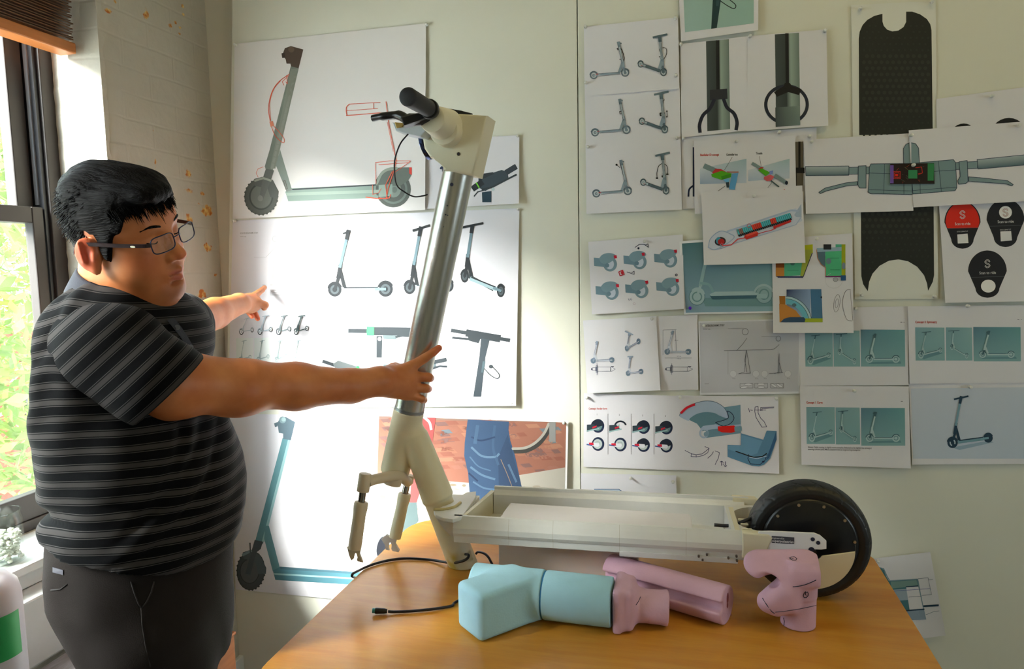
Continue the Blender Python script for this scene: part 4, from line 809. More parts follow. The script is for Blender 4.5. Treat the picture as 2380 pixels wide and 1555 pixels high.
# --- M scan to ride
s = Sheet('sheet', 'sheet of three Scan to ride badges, one of them red', [(2180, 440), (2400, 430), (2400, 700), (2197, 704)], 2, PAPER, lift=(.010, 0, 0, .004))
def badge(cx, cy, w, h, red, disc):
    lv = s.lv; pts = []
    for k in range(21):
        a = math.pi + math.pi * k / 20; pts.append((cx + w * math.cos(a), cy - h * .1 + h * .88 * math.sin(a)))
    for k in range(13):
        a = math.pi * k / 12; pts.append((cx + w * .62 * math.cos(a), cy + h * .62 + h * .40 * math.sin(a)))
    s.poly(pts, srgb(34, 36, 42))
    if red: s.poly([(cx + (x - cx) * .94, cy + (y - cy) * .96) for x, y in pts[:21]] + [(cx + w * .86, cy + h * .14), (cx - w * .84, cy + h * .17)], srgb(222, 42, 22))
    s.line([(cx - w * .86, cy + h * .16), (cx + w * .86, cy + h * .12)], .8, srgb(90, 92, 98))
    if disc: s.circ(cx, cy - h * .42, w * .34, h * .26, srgb(238, 238, 240))
    c = srgb(196, 150, 150) if disc else srgb(230, 230, 232); q = h * .07; X, Y = cx, cy - h * .42
    S_ = [(X + q * 1.3, Y - q * 1.2), (X + q * .5, Y - q * 2), (X - q * .6, Y - q * 1.9), (X - q * 1.3, Y - q * 1.0), (X - q * .6, Y - q * .2), (X + q * .6, Y + q * .3), (X + q * 1.3, Y + q * 1.1), (X + q * .6, Y + q * 2), (X - q * .5, Y + q * 2.1), (X - q * 1.3, Y + q * 1.3)]
    s.line(S_, 3.4, c, smooth=True); s.line(S_, 1.2, srgb(222, 42, 22) if red else (srgb(238, 238, 240) if disc else srgb(34, 36, 42)), smooth=True)
    s.text(cx - w * .42, cy + h * .03, h * .12, 'Scan to ride', srgb(226, 226, 228), width=w * .86, ang=-2)
    s.lv = lv
badge(2237, 522, 42, 55, True, False); badge(2337, 517, 44, 56, False, True); badge(2295, 636, 45, 55, False, False)
s.lv = 12; s.text(2224, 540, 3, '07312846727', srgb(190, 190, 194), width=26, ang=-3); s.text(2324, 536, 3, '07312846727', srgb(190, 190, 194), width=26, ang=-3)
s.lv = 12; s.poly([(2225, 545), (2249, 543), (2251, 565), (2226, 566)], srgb(232, 232, 236)); s.lv = 12; s.poly([(2325, 538), (2350, 537), (2352, 559), (2326, 561)], srgb(232, 232, 236)); s.lv = 12; s.circ(2297, 665, 17, 15, srgb(240, 240, 242))
SH.append(s)
# --- I battery cutaway
s = Sheet('sheet', 'sheet with a see-through deck drawing of red and turquoise battery cells', [(1630, 447), (1865, 431), (1872, 611), (1636, 616)], 5, PAPER, lift=(.010, .004, 0, .002))
PB = srgb(190, 206, 230); s.poly([(1650, 565), (1646, 575), (1652, 580), (1672, 580), (1700, 566), (1850, 520), (1862, 505), (1862, 480), (1850, 488), (1838, 487), (1700, 534), (1675, 537), (1655, 550)], srgb(206, 214, 232), smooth=True); s.poly([(1846, 500), (1862, 474), (1863, 505), (1850, 504)], srgb(172, 190, 214))
s.line([(1690, 538), (1838, 489), (1855, 490)], 4, srgb(176, 194, 222)); s.line([(1675, 578), (1710, 565), (1850, 522), (1862, 505)], 2, srgb(176, 194, 222)); s.line([(1646, 575), (1652, 554), (1675, 537), (1700, 545), (1706, 552), (1690, 566), (1662, 580), (1646, 575)], 2, srgb(160, 182, 214), smooth=True); s.circ(1674, 561, 13, 10, srgb(48, 36, 44), -10); s.circ(1670, 559, 6, 8, srgb(70, 150, 180)); s.circ(1676, 562, 8, 7, srgb(176, 36, 36)); s.ring(1678, 570, 5, 4, 1.5, srgb(140, 160, 190))
s.line([(1677, 563), (1680, 571), (1700, 569), (1714, 556), (1730, 553), (1732, 548)], 2, srgb(214, 60, 60)); s.line([(1760, 544), (1780, 538), (1790, 536), (1803, 531)], 1.6, srgb(214, 60, 60))
n = 29; a = np.array([1718, 545.]); b = np.array([1838, 507.])
l2 = s.lv
for k in range(n):
    p = a + (b - a) * k / (n - 1); s.lv = l2; c = srgb(84, 190, 206) if not (8 <= k <= 12 or 18 <= k <= 20) else srgb(226, 66, 50)
    if k in (1, 2): c = srgb(150, 110, 100)
    s.line([p + np.array([-4, -11]), p], 4.1, c); s.lv = l2 + 1; s.line([p + np.array([-1.6, -11]), p + np.array([2.4, 0])], .8, srgb(24, 40, 50)); s.line([p + np.array([-1, 1]), p + np.array([1, 4])], 3.6, srgb(30, 36, 44))
s.lv = l2 + 3; s.poly([(1731, 546), (1757, 537), (1762, 540), (1761, 548), (1735, 557), (1731, 553)], srgb(206, 48, 40)); s.poly([(1731, 546), (1757, 537), (1762, 540), (1736, 550)], srgb(230, 90, 76)); s.poly([(1797, 526), (1838, 511), (1839, 516), (1798, 532)], srgb(196, 44, 40)); s.ring(1741, 525, 5, 5, 1, RED); s.circ(1823, 441, 1.3, .8, RED)
SH.append(s)
# --- O teal scooter photo
s = Sheet('photo_print', 'teal photo print of a white clay scooter with a purple pin', [(1579, 561), (1800, 545), (1800, 727), (1590, 731)], 3, srgb(234, 236, 242), group='photo prints on the board', cat='photo')
s.grad([(1585, 566), (1796, 552), (1796, 723), (1594, 727)], [srgb(74, 114, 124), srgb(98, 144, 148), srgb(146, 182, 196), srgb(140, 172, 196)], 6)
CW = srgb(168, 196, 204); CD = srgb(94, 132, 142)
s.poly([(1630, 693), (1792, 688), (1796, 712), (1640, 712)], srgb(112, 152, 160)); s.circ(1620, 690, 19, 20, CD); s.circ(1620, 690, 17.5, 18.5, CW); s.ring(1620, 690, 12, 12, 3, srgb(110, 148, 156)); s.line([(1620, 690), (1628, 664)], 6, CW); s.ring(1621, 684, 17, 16, 4, CW, a0=215, a1=360)
s.line([(1639, 612), (1628, 664)], 8, srgb(150, 184, 190)); s.line([(1628, 658), (1648, 662), (1658, 680)], 6, srgb(132, 172, 180), smooth=True)
s.circ(1776, 684, 20, 22, CD); s.circ(1776, 684, 18.5, 20.5, srgb(146, 178, 188)); s.ring(1776, 684, 12, 13, 3, srgb(110, 148, 156)); s.ring(1775, 684, 24, 24, 5, CW, a0=195, a1=345)
s.poly([(1649, 684), (1662, 678), (1750, 677), (1762, 682), (1762, 690), (1758, 692), (1660, 694)], CW); s.poly([(1650, 688), (1762, 686), (1758, 693), (1656, 696)], srgb(66, 104, 122)); s.poly([(1760, 683), (1780, 683), (1784, 690), (1780, 694), (1758, 693)], srgb(156, 188, 196))
SH.append(s)
# --- N fender sheet
s = Sheet('sheet', 'sheet of six rear wheel fenders with red lights and pen marks', [(1367, 562), (1587, 545), (1590, 718), (1376, 731)], 2, PAPER, lift=(.005, .006, 0, .004))
for (x, y, v) in ((1412, 609, 0), (1481, 604, 1), (1552, 600, 2), (1416, 675, 3), (1485, 671, 4), (1557, 666, 5)):
    s.lv = 2; FB = srgb(112, 142, 160); s.circ(x + 6, y + 5, 16, 17, srgb(120, 148, 166)); s.circ(x + 5, y + 5, 10, 12, srgb(196, 208, 224)); s.poly([(x - 32, y - 10), (x - 10, y - 8), (x - 2, y + 4), (x - 4, y + 12), (x - 31, y + 9)], FB)
    s.poly([(x - 20, y - 8), (x - 12, y - 17), (x + 2, y - 21), (x + 16, y - 18), (x + 20, y - 10), (x, y + 4), (x - 14, y + 2)], srgb(124, 154, 170), smooth=True); s.circ(x - 1, y + 8, 5, 5, srgb(104, 134, 152))
    lx, ly = ((x + 18, y - 12), (x + 14, y - 13), (x + 18, y - 16), (x + 19, y - 11), (x + 18, y - 15), (x + 17, y - 14))[v]; s.poly([(lx - 4, ly - 3), (lx + 3, ly - 4), (lx + 4, ly + 3), (lx - 2, ly + 4)], srgb(196, 30, 56))
s.lv = 6; s.line([(1476, 575), (1486, 568), (1498, 568), (1507, 575), (1506, 567), (1499, 570)], 1.4, NAVY); s.circ(1484, 577, 2.5, 2.5, NAVY); s.line([(1438, 632), (1447, 628), (1451, 638), (1441, 641)], 2, srgb(190, 40, 60), closed=True); s.circ(1446, 634, 3, 4, srgb(190, 40, 60)); s.line([(1457, 632), (1474, 638), (1474, 630), (1468, 634)], 1.2, NAVY); s.ring(1572, 639, 3, 3, 1.5, NAVY); s.text(1460, 700, 6, '56', srgb(130, 136, 160), width=10, ang=-15); s.ring(1474, 706, 3, 3, .8, srgb(190, 170, 190))
SH.append(s)
# --- P coloured section views
s = Sheet('sheet', 'sheet of green, orange and blue section drawings with pencil outlines', [(1794, 556), (1981, 542), (1984, 774), (1797, 774)], 4, PAPER, lift=(.012, .006, 0, 0))
s.poly([(1868, 570), (1889, 568), (1889, 588), (1868, 588)], srgb(190, 196, 24)); s.poly([(1803, 608), (1823, 608), (1823, 642), (1803, 642)], srgb(196, 132, 60)); s.poly([(1803, 608), (1823, 608), (1823, 622), (1803, 622)], srgb(140, 72, 20)); s.poly([(1823, 606), (1872, 606), (1862, 640), (1823, 642)], srgb(90, 186, 146)); s.poly([(1868, 580), (1889, 580), (1868, 642), (1860, 642)], srgb(166, 176, 70)); s.line([(1805, 643), (1867, 643), (1888, 588)], 1.6, NAVY); s.line([(1830, 628), (1856, 628)], 1, srgb(60, 140, 110)); s.circ(1842, 613, 5, 4, srgb(80, 130, 120)); s.line([(1808, 644), (1866, 644)], 3, srgb(34, 44, 96))
s.lv = 2; s.poly([(1956, 568), (1965, 568), (1965, 640), (1956, 640)], srgb(160, 170, 30)); s.poly([(1942, 568), (1956, 568), (1956, 578), (1942, 578)], srgb(84, 180, 150)); s.poly([(1918, 582), (1956, 580), (1956, 642), (1919, 642)], srgb(80, 186, 136)); s.poly([(1898, 580), (1918, 582), (1918, 620), (1906, 612), (1900, 596)], srgb(84, 112, 128)); s.poly([(1898, 577), (1956, 574), (1956, 583), (1898, 586)], srgb(150, 180, 200)); s.poly([(1914, 568), (1932, 568), (1932, 580), (1914, 580)], srgb(40, 44, 50)); s.line([(1898, 580), (1900, 600), (1908, 614), (1919, 622), (1919, 642), (1958, 642)], 1.6, srgb(190, 130, 100)); s.circ(1926, 607, 6, 7, srgb(110, 136, 148)); s.circ(1961, 618, 4, 8, srgb(130, 150, 170)); s.line([(1919, 643), (1957, 643)], 2.5, srgb(110, 40, 110)); s.line([(1930, 600), (1950, 600)], .8, srgb(40, 120, 90)); s.line([(1930, 627), (1952, 627)], .8, srgb(40, 120, 90)); s.poly([(1954, 640), (1966, 640), (1966, 652), (1954, 652)], srgb(40, 90, 140))
s.lv = 2; s.grad([(1828, 673), (1884, 672), (1884, 737), (1828, 738)], [srgb(30, 44, 90), srgb(140, 166, 206), srgb(150, 176, 210), srgb(150, 170, 200)], 4); s.lv = 2; s.poly([(1884, 672), (1909, 672), (1912, 742), (1886, 742)], srgb(70, 118, 156)); s.poly([(1811, 688), (1825, 688), (1825, 710), (1812, 708)], srgb(170, 110, 40)); s.poly([(1811, 706), (1826, 708), (1850, 722), (1864, 740), (1866, 749), (1812, 749)], srgb(198, 134, 62))
s.ring(1826, 755, 62, 67, 16, srgb(178, 210, 220), a0=270, a1=352); s.ring(1826, 755, 55, 60, 12, srgb(110, 186, 208), a0=270, a1=345); s.ring(1826, 755, 62, 67, 1.2, srgb(70, 90, 110), a0=270, a1=352); s.ring(1826, 755, 56, 61, 1, srgb(70, 90, 110), a0=270, a1=352); s.poly([(1866, 740), (1912, 740), (1912, 749), (1866, 749)], srgb(166, 182, 50)); s.poly([(1814, 749), (1822, 741), (1836, 737), (1868, 737), (1872, 742), (1870, 749)], srgb(52, 80, 110)); s.circ(1909, 691, 2, 2.5, srgb(30, 50, 70)); s.circ(1846, 709, 5, 4, srgb(90, 120, 130))
s.lv = 2; PC = srgb(130, 130, 140); s.ring(1945, 705, 7.5, 21, .9, PC, 8); s.ring(1945, 705, 4, 11, .9, PC, 8); s.line([(1977, 673), (1966, 676), (1959, 695), (1959, 715), (1968, 742), (1980, 746)], 1.1, PC, smooth=True); s.line([(1976, 674), (1982, 745)], .9, PC); s.ring(1938, 652, 20, 18, .6, srgb(200, 200, 206), a0=0, a1=250); s.circ(1942, 650, 6, 5, srgb(180, 184, 190)); s.ring(1942, 650, 6, 5, 1, PC)
SH.append(s)
# --- Q1, Q2 line drawings
s = Sheet('sheet', 'sheet of fine blue line drawings of scooters and a top view', [(1355, 745), (1525, 735), (1535, 907), (1365, 914)], 2, PAPER, lift=(.014, .004, 0, 0))
LW = srgb(214, 220, 232)
def ls(fw, rw, st, r, bar=None, sk=1): scoot(s, fw, rw, st, r, srgb(128, 152, 170), LW, LW, srgb(150, 166, 190), wheel=srgb(110, 130, 150), outline=srgb(96, 112, 150), bar=bar, skew=sk, stem_w=4, deck_w=3)
ls((1379, 839), (1422, 837), (1388, 794), 6); ls((1457, 810), (1484, 794), (1463, 774), 6.5, (-10, -4, 8, 4), .7); ls((1460, 868), (1490, 864), (1465, 829), 6, (-6, 0, 6, 0), .9)
def topview(x, y, w): s.lv = 2; s.line([(x + w * .22, y - 5), (x + w * .86, y - 5), (x + w, y), (x + w * .86, y + 5), (x + w * .22, y + 5)], .8, LINE, closed=True); s.line([(x + w * .2, y - 8), (x + w * .27, y - 8), (x + w * .27, y + 8), (x + w * .2, y + 8)], .8, LINE, closed=True); s.circ(x + w * .03, y, 2, 2, NAVY); s.line([(x + 2, y - 3), (x + w * .18, y - 4), (x + w * .18, y + 4), (x + 2, y + 3)], .8, LINE, closed=True); s.line([(x + w * .24, y - 13), (x + w * .24, y + 13)], .8, LINE); s.line([(x + w * .8, y - 5), (x + w * .8, y + 5)], .8, LINE); s.line([(x + w * .84, y - 6), (x + w * .94, y - 6)], 1.5, NAVY)
topview(1374, 858, 56); SH.append(s)
s = Sheet('sheet', 'narrow sheet of a dimensioned scooter line drawing', [(1525, 736), (1621, 731), (1623, 906), (1536, 908)], 1, PAPER, lift=(0, .003, 0, 0))
ls((1551, 818), (1600, 818), (1564, 770), 6.5); s.line([(1541, 767), (1541, 825)], .6, LINE); s.line([(1570, 767), (1572, 818)], .6, LINE); s.line([(1541, 767), (1572, 766)], .6, LINE); s.line([(1545, 832), (1608, 832)], .6, LINE); s.text(1573, 829, 2.4, '967.3 mm', LINE, width=10); s.text(1573, 835, 2.4, '1100 mm', LINE, width=10); topview(1546, 858, 64); s.text(1568, 792, 2.4, '980 mm', LINE, width=8); SH.append(s)
# --- R ergonomic study
s = Sheet('sheet', 'grey sheet titled Scooter Ergonomic Study with two stick figures', [(1623, 747), (1860, 740), (1859, 915), (1627, 918)], 2, srgb(224, 226, 234), lift=(0, 0, 0, 0))
s.grad([(1626, 750), (1857, 744), (1856, 910), (1629, 913)], [srgb(196, 198, 208)] * 4, 4); LG = srgb(98, 100, 112)
s.text(1634, 759, 4.6, 'SCOOTER ERGONOMIC STUDY', srgb(50, 54, 60), width=50, ang=-1, bold=True); s.text(1634, 766, 2.6, 'Handlebar height', srgb(70, 74, 80), width=17); s.text(1638, 893, 2.4, 'Deck size', srgb(70, 74, 80), width=9)
s.ring(1732, 771, 7.5, 8, 1, LG); s.ring(1809, 787, 6, 6.5, 1, LG); s.line([(1736, 786), (1726, 800), (1712, 815)], 1, LG); s.line([(1683, 815), (1782, 813), (1800, 811), (1811, 801)], 1, LG); s.line([(1735, 814), (1730, 865), (1718, 868)], 1, LG); s.line([(1735, 814), (1744, 866)], 1, LG); s.line([(1735, 814), (1731, 838), (1736, 865)], 1, LG); s.line([(1811, 822), (1811, 866)], 1, LG); s.line([(1811, 822), (1808, 866), (1800, 868)], 1, LG); s.line([(1811, 842), (1817, 866)], 1, LG); s.line([(1715, 869), (1745, 867)], 1, LG); s.line([(1788, 868), (1820, 866)], 1, LG); s.line([(1692, 764), (1728, 763)], .6, LG); s.line([(1770, 782), (1803, 782)], .6, LG); s.line([(1692, 816), (1692, 870)], .5, LG)
for x in (1704, 1757, 1777, 1831): s.lv = 3; s.circ(x, 869, 8, 8, srgb(212, 214, 222)); s.ring(x, 869, 8, 8, .5, srgb(160, 162, 172)); s.lv = 3; s.text(x - 2, 881, 2, '10 cm', LG, width=7)
for (cx, kind) in ((1735, 0), (1769, 1), (1806, 2)):
    s.lv = 3; s.line([(cx - 15, 891), (cx + 15, 891), (cx + 15, 902), (cx - 15, 902)], .8, LG, closed=True)
    for (dx, dy, r) in (((4, -3, 0), (-5, 3.5, -6)), ((0, -3.4, 0), (0, 3.4, 0)), ((-7, 0, 30), (6, 0, 30)))[kind]: s.lv = 4; s.circ(cx + dx, 896.5 + dy, 9 if kind < 2 else 8, 2.9, srgb(222, 224, 232), r); s.ring(cx + dx, 896.5 + dy, 9 if kind < 2 else 8, 2.9, .6, LG, r)
SH.append(s)
# --- S1,S2,T1,T2
def clay(s, x0, y0, x1, y1, kind, dark=False):
    s.lv = 2; a, b = srgb(110, 152, 160), srgb(134, 176, 182)
    s.grad([(x0, y0), (x1, y0 + .5), (x1 + 1, y1), (x0 + 1, y1)], [srgb(92, 130, 150) if dark else srgb(128, 166, 178), srgb(104, 158, 164) if dark else srgb(140, 180, 186), b, b], 5)
    w, h = x1 - x0, y1 - y0; q = lambda u, v: (x0 + w * u, y0 + h * v); C1 = srgb(176, 204, 208); C2 = srgb(70, 104, 116)
    if kind == 0: s.poly([q(.15, .88), q(.8, .72), q(.95, .78), q(.3, .96)], srgb(104, 146, 156)); scoot(s, q(.2, .83), q(.86, .69), q(.38, .14), h * .11, C1, C1, C1, C2, wheel=srgb(120, 156, 164), rr=h * .07, skew=.75, bar=(-w * .15, 1, w * .16, -1), stem_w=1.8, deck_w=4)
    elif kind == 1: scoot(s, q(.24, .6), q(.8, .86), q(.3, .1), h * .08, C1, C1, C1, C2, wheel=srgb(120, 156, 164), rr=h * .08, skew=.6, bar=(-w * .2, 1, w * .22, -1), stem_w=2, deck_w=3.5)
    else: s.poly([q(.15, .88), q(.9, .86), q(.92, .92), q(.2, .93)], srgb(104, 146, 156)); scoot(s, q(.2, .8), q(.8, .8), q(.34, .12), h * .1, C1, C1, C1, C2, wheel=srgb(120, 156, 164), rr=h * .1, stem_w=3.5, deck_w=4)
s = Sheet('sheet', 'sheet of three teal scooter photos partly behind the coloured section sheet', [(1858, 716), (2110, 712), (2112, 895), (1860, 897)], 2, PAPER, lift=(0, .006, 0, 0)); clay(s, 1871, 768, 1935, 852, 0); clay(s, 1937, 768, 1998, 852, 1); clay(s, 2000, 766, 2103, 852, 2, True); s.lv = 2; s.line([(2093, 749), (2097, 749)], 1.3, LG); s.line([(2100, 749), (2102, 749)], 1, LG); SH.append(s)
s = Sheet('sheet', 'sheet titled Concept 3: Symmetry with three teal scooter photos', [(2110, 712), (2400, 709), (2400, 890), (2114, 892)], 3, PAPER, lift=(0, 0, 0, .005)); s.text(2127, 751, 5.5, 'Concept 3: Symmetry', RED, width=51, bold=True); clay(s, 2127, 761, 2195, 838, 0); clay(s, 2198, 761, 2259, 838, 1); clay(s, 2262, 760, 2372, 840, 2, True); s.lv = 2; s.line([(2365, 743), (2369, 743)], 1.3, LG); s.line([(2373, 743), (2375, 743)], 1, LG); SH.append(s)
s = Sheet('sheet', 'sheet titled Concept 1: Curve with three teal scooter photos and notes', [(1859, 897), (2112, 898), (2117, 1089), (1863, 1080)], 3, PAPER, lift=(.006, .006, 0, 0)); s.text(1874, 938, 5.5, 'Concept 1. Curve', RED, width=38, bold=True); clay(s, 1874, 946, 1940, 1032, 0); clay(s, 1942, 947, 1998, 1033, 1); clay(s, 2001, 948, 2103, 1036, 2, True)
s.lv = 2; s.text(1878, 1041, 4, 'Notes: Cable routing is slightly more complex. Believed to be slightly less strong at', srgb(50, 52, 66), width=148, ang=.9); s.text(1878, 1046, 4, 'steering column joint. Most complex from an engineering standpoint.', srgb(50, 52, 66), width=122, ang=.9); s.line([(2094, 933), (2098, 933)], 1.3, LG); SH.append(s)
s = Sheet('photo_print', 'pale photo print of a dark scooter right of the Concept 1 sheet', [(2112, 892), (2400, 888), (2400, 1078), (2120, 1080)], 2, PAPER, lift=(.003, 0, 0, .002), group='photo prints on the board', cat='photo')
s.grad([(2117, 903), (2400, 900), (2400, 1066), (2122, 1066)], [srgb(204, 212, 228), srgb(200, 210, 226), srgb(190, 204, 222), srgb(196, 208, 226)], 3); s.poly([(2212, 1040), (2300, 1024), (2310, 1028), (2230, 1046)], srgb(150, 176, 200)); DB = srgb(38, 66, 88)
scoot(s, (2214, 1029), (2297, 1018), (2234, 922), 12.5, DB, DB, srgb(126, 166, 184), DB, wheel=srgb(40, 66, 86), rr=11, bar=(-16, 6, 16, -1), stem_w=5, deck_w=8, deckc=srgb(120, 160, 178), skew=.95); s.lv = 12; s.ring(2214, 1029, 7, 8, 3, srgb(190, 206, 222), a0=100, a1=200); s.ring(2214, 1029, 7, 8, 3, srgb(190, 206, 222), a0=300, a1=390); SH.append(s)
# --- U1 fender form, U2 curved fender
s = Sheet('sheet', 'sheet titled Concept: fender form with eight numbered black wheels', [(1357, 914), (1573, 920), (1574, 1093), (1356, 1085)], 1, PAPER, lift=(.003, 0, 0, 0))
s.text(1368, 952, 5, 'Concept: fender form', RED, width=43, bold=False)
for k in range(4):
    x = (1388, 1440, 1494, 1547)[k]; s.lv = 2; s.text(x - 2, 965 + k * 1.3, 4, str(k + 1), LG)
    if k: s.line([(x - 27, 962), (x - 27, 1056)], .9, LG)
    for j, y in enumerate((990, 1032)):
        y += k * 1.3; s.lv = 2; DW = srgb(30, 38, 54)
        if not (k == 1 and j == 0): s.circ(x + 2, y, 14.5, 16, srgb(30, 44, 74)); s.circ(x + 1, y, 10.5, 11.5, srgb(190, 204, 206) if j else srgb(104, 138, 142)); s.ring(x + 1, y, 6, 6, 1, srgb(140, 156, 160))
        else: s.ring(x + 2, y, 15, 14, 4, DW, a0=190, a1=345); s.poly([(x - 10, y + 6), (x, y + 6), (x, y - 6), (x - 8, y)], srgb(160, 190, 190))
        if k >= 2 or (j == 0 and k != 1): s.poly(s._el(x, y + 1, 15, 16, 0, 16, 180, 350) + [(x + 4, y + 2)], DW)
        if j == 0: s.poly([(x - 24, y - 3), (x - 8, y - 4), (x + 2, y + 6), (x - 10, y + 10), (x - 24, y + 14)], srgb(50, 66, 76)); s.line([(x - 24, y + 12), (x + 4, y + 6)], 3, srgb(150, 186, 190))
        else: s.poly([(x - 24, y - 4), (x + 4, y - 2), (x + 6, y + 3), (x + 2, y + 7), (x - 24, y + 3)], srgb(228, 232, 240)); s.line([(x - 24, y + 1), (x - 12, y + 3)], 3, srgb(60, 90, 150))
        s.poly([(x - 19 + (j == 0) * 8, y + (2 if j == 0 else -3)), (x - 9 + (j == 0) * 8, y + (-1 if j == 0 else -3)), (x - 8 + (j == 0) * 6, y + 3), (x - 19 + (j == 0) * 8, y + (6 if j == 0 else 1))], srgb(206, 34, 60))
SH.append(s)
s = Sheet('sheet', 'sheet with a blue curved fender drawing and pen sketches', [(1571, 919), (1809, 922), (1811, 1101), (1572, 1092)], 2, PAPER, lift=(.003, .004, 0, 0))
BL1 = srgb(116, 154, 176); BL2 = srgb(176, 196, 222)
s.poly([(1680, 947), (1721, 941), (1722, 1007), (1640, 1018), (1630, 996), (1680, 980)], BL1); s.poly([(1600, 975), (1620, 985), (1630, 998), (1672, 984), (1692, 972), (1690, 958), (1650, 950), (1610, 958)], srgb(104, 144, 162))
s.poly([(1579, 966), (1584, 956), (1600, 944), (1620, 936), (1640, 932), (1660, 934), (1678, 943), (1688, 955), (1693, 969), (1688, 972), (1672, 966), (1660, 960), (1640, 958), (1620, 962), (1604, 972), (1600, 978), (1582, 970)], BL2, smooth=True); s.line([(1579, 966), (1584, 956), (1600, 944), (1620, 936), (1640, 932), (1660, 934), (1678, 943), (1688, 955), (1693, 969)], 1.1, srgb(70, 96, 130), smooth=True)
s.poly([(1627, 998), (1634, 990), (1664, 986), (1676, 990), (1722, 986), (1722, 990), (1640, 1000)], BL2); s.ring(1636, 1007, 11, 12, 4, BL2); s.circ(1642, 1007, 6, 6, srgb(140, 172, 196)); s.circ(1637, 1007, 5, 6, srgb(230, 234, 242)); s.circ(1641, 1009, 5.5, 5.5, srgb(136, 168, 192))
s.line([(1663, 982), (1684, 976), (1693, 970), (1690, 956), (1700, 960), (1706, 972), (1698, 984), (1684, 990), (1676, 989), (1663, 982)], 1.4, NAVY, smooth=True); s.poly([(1668, 991), (1706, 989), (1709, 991), (1709, 1003), (1700, 1006), (1678, 1005), (1669, 1001)], srgb(226, 34, 28)); s.line([(1709, 997), (1722, 996)], 10, srgb(120, 160, 180)); s.line([(1583, 960), (1596, 948), (1614, 940)], 5.5, srgb(222, 34, 56), smooth=True)
s.poly([(1691, 1034), (1722, 1035), (1722, 1007), (1774, 1022), (1782, 1001), (1805, 1002), (1805, 1021), (1799, 1040), (1790, 1066), (1776, 1080), (1764, 1084), (1746, 1082), (1691, 1062)], srgb(92, 138, 172)); s.poly([(1722, 1010), (1772, 1025), (1760, 1054), (1740, 1060), (1692, 1044), (1692, 1036), (1722, 1036)], srgb(108, 154, 188)); s.poly([(1798, 1020), (1804, 1002), (1805, 1022), (1788, 1064), (1780, 1070)], srgb(56, 96, 136)); s.line([(1710, 1049), (1742, 1060), (1752, 1063), (1772, 1061), (1782, 1054)], 2.4, BLK); s.line([(1740, 1056), (1738, 1066), (1744, 1078), (1766, 1080), (1778, 1070), (1783, 1056)], 1.5, NAVY); s.line([(1742, 1063), (1760, 1066), (1782, 1060)], 1.3, srgb(200, 220, 236)); s.circ(1774, 1073, 3, 2, NAVY)
PK = srgb(40, 44, 96)
for pts in ([(1592, 1047), (1608, 1055), (1618, 1057), (1632, 1055), (1641, 1048), (1648, 1042), (1638, 1038)], [(1607, 1054), (1606, 1061), (1618, 1062), (1634, 1059), (1645, 1052), (1648, 1042)], [(1618, 1057), (1618, 1063)], [(1645, 1065), (1654, 1057), (1658, 1050)], [(1662, 1048), (1672, 1052), (1670, 1064), (1662, 1080)], [(1755, 946), (1762, 945), (1762, 960), (1768, 972), (1776, 980), (1782, 992), (1771, 993), (1757, 970), (1754, 955), (1755, 946)], [(1768, 955), (1768, 947), (1799, 946)], [(1771, 955), (1771, 950), (1799, 948)], [(1740, 949), (1742, 958)], [(1744, 953), (1749, 954)], [(1755, 953), (1780, 953)]): s.lv = 2; s.line(pts, 1.2, PK)
for (x, u) in ((1677, -1), (1686, 1)): s.line([(x, 1073), (x, 1082)], 1.5, PK); s.line([(x - 3, 1078 + 4 * u), (x, 1078 + 7 * u) if u > 0 else (x, 1072), (x + 3, 1078 + 4 * u)], 1.4, PK)
s.line([(1680, 1076), (1683, 1076)], 1.2, PK); s.line([(1680, 1079), (1683, 1079)], 1.2, PK)
SH.append(s)
s = Sheet('sheet', 'sheet half hidden behind the deck of the prototype, grey shape on it', [(1350, 1100), (1572, 1105), (1573, 1215), (1352, 1215)], 2, PAPER, lift=(0, .004, 0, 0)); s.poly([(1381, 1137), (1438, 1137), (1444, 1141), (1445, 1150), (1445, 1180), (1381, 1180)], srgb(176, 194, 214)); s.line([(1381, 1137), (1438, 1137), (1444, 1141), (1445, 1160)], 1.5, srgb(60, 84, 130)); s.line([(1454, 1148), (1458, 1146), (1458, 1150), (1464, 1146)], 1, srgb(200, 80, 90)); SH.append(s)
s = Sheet('sheet', 'tilted sheet of a grey tube section drawing low on the wall beside the table', [(2031, 1298), (2162, 1283), (2198, 1477), (2066, 1494)], 2, PAPER, lift=(.004, .010, 0, 0), wav=.001)
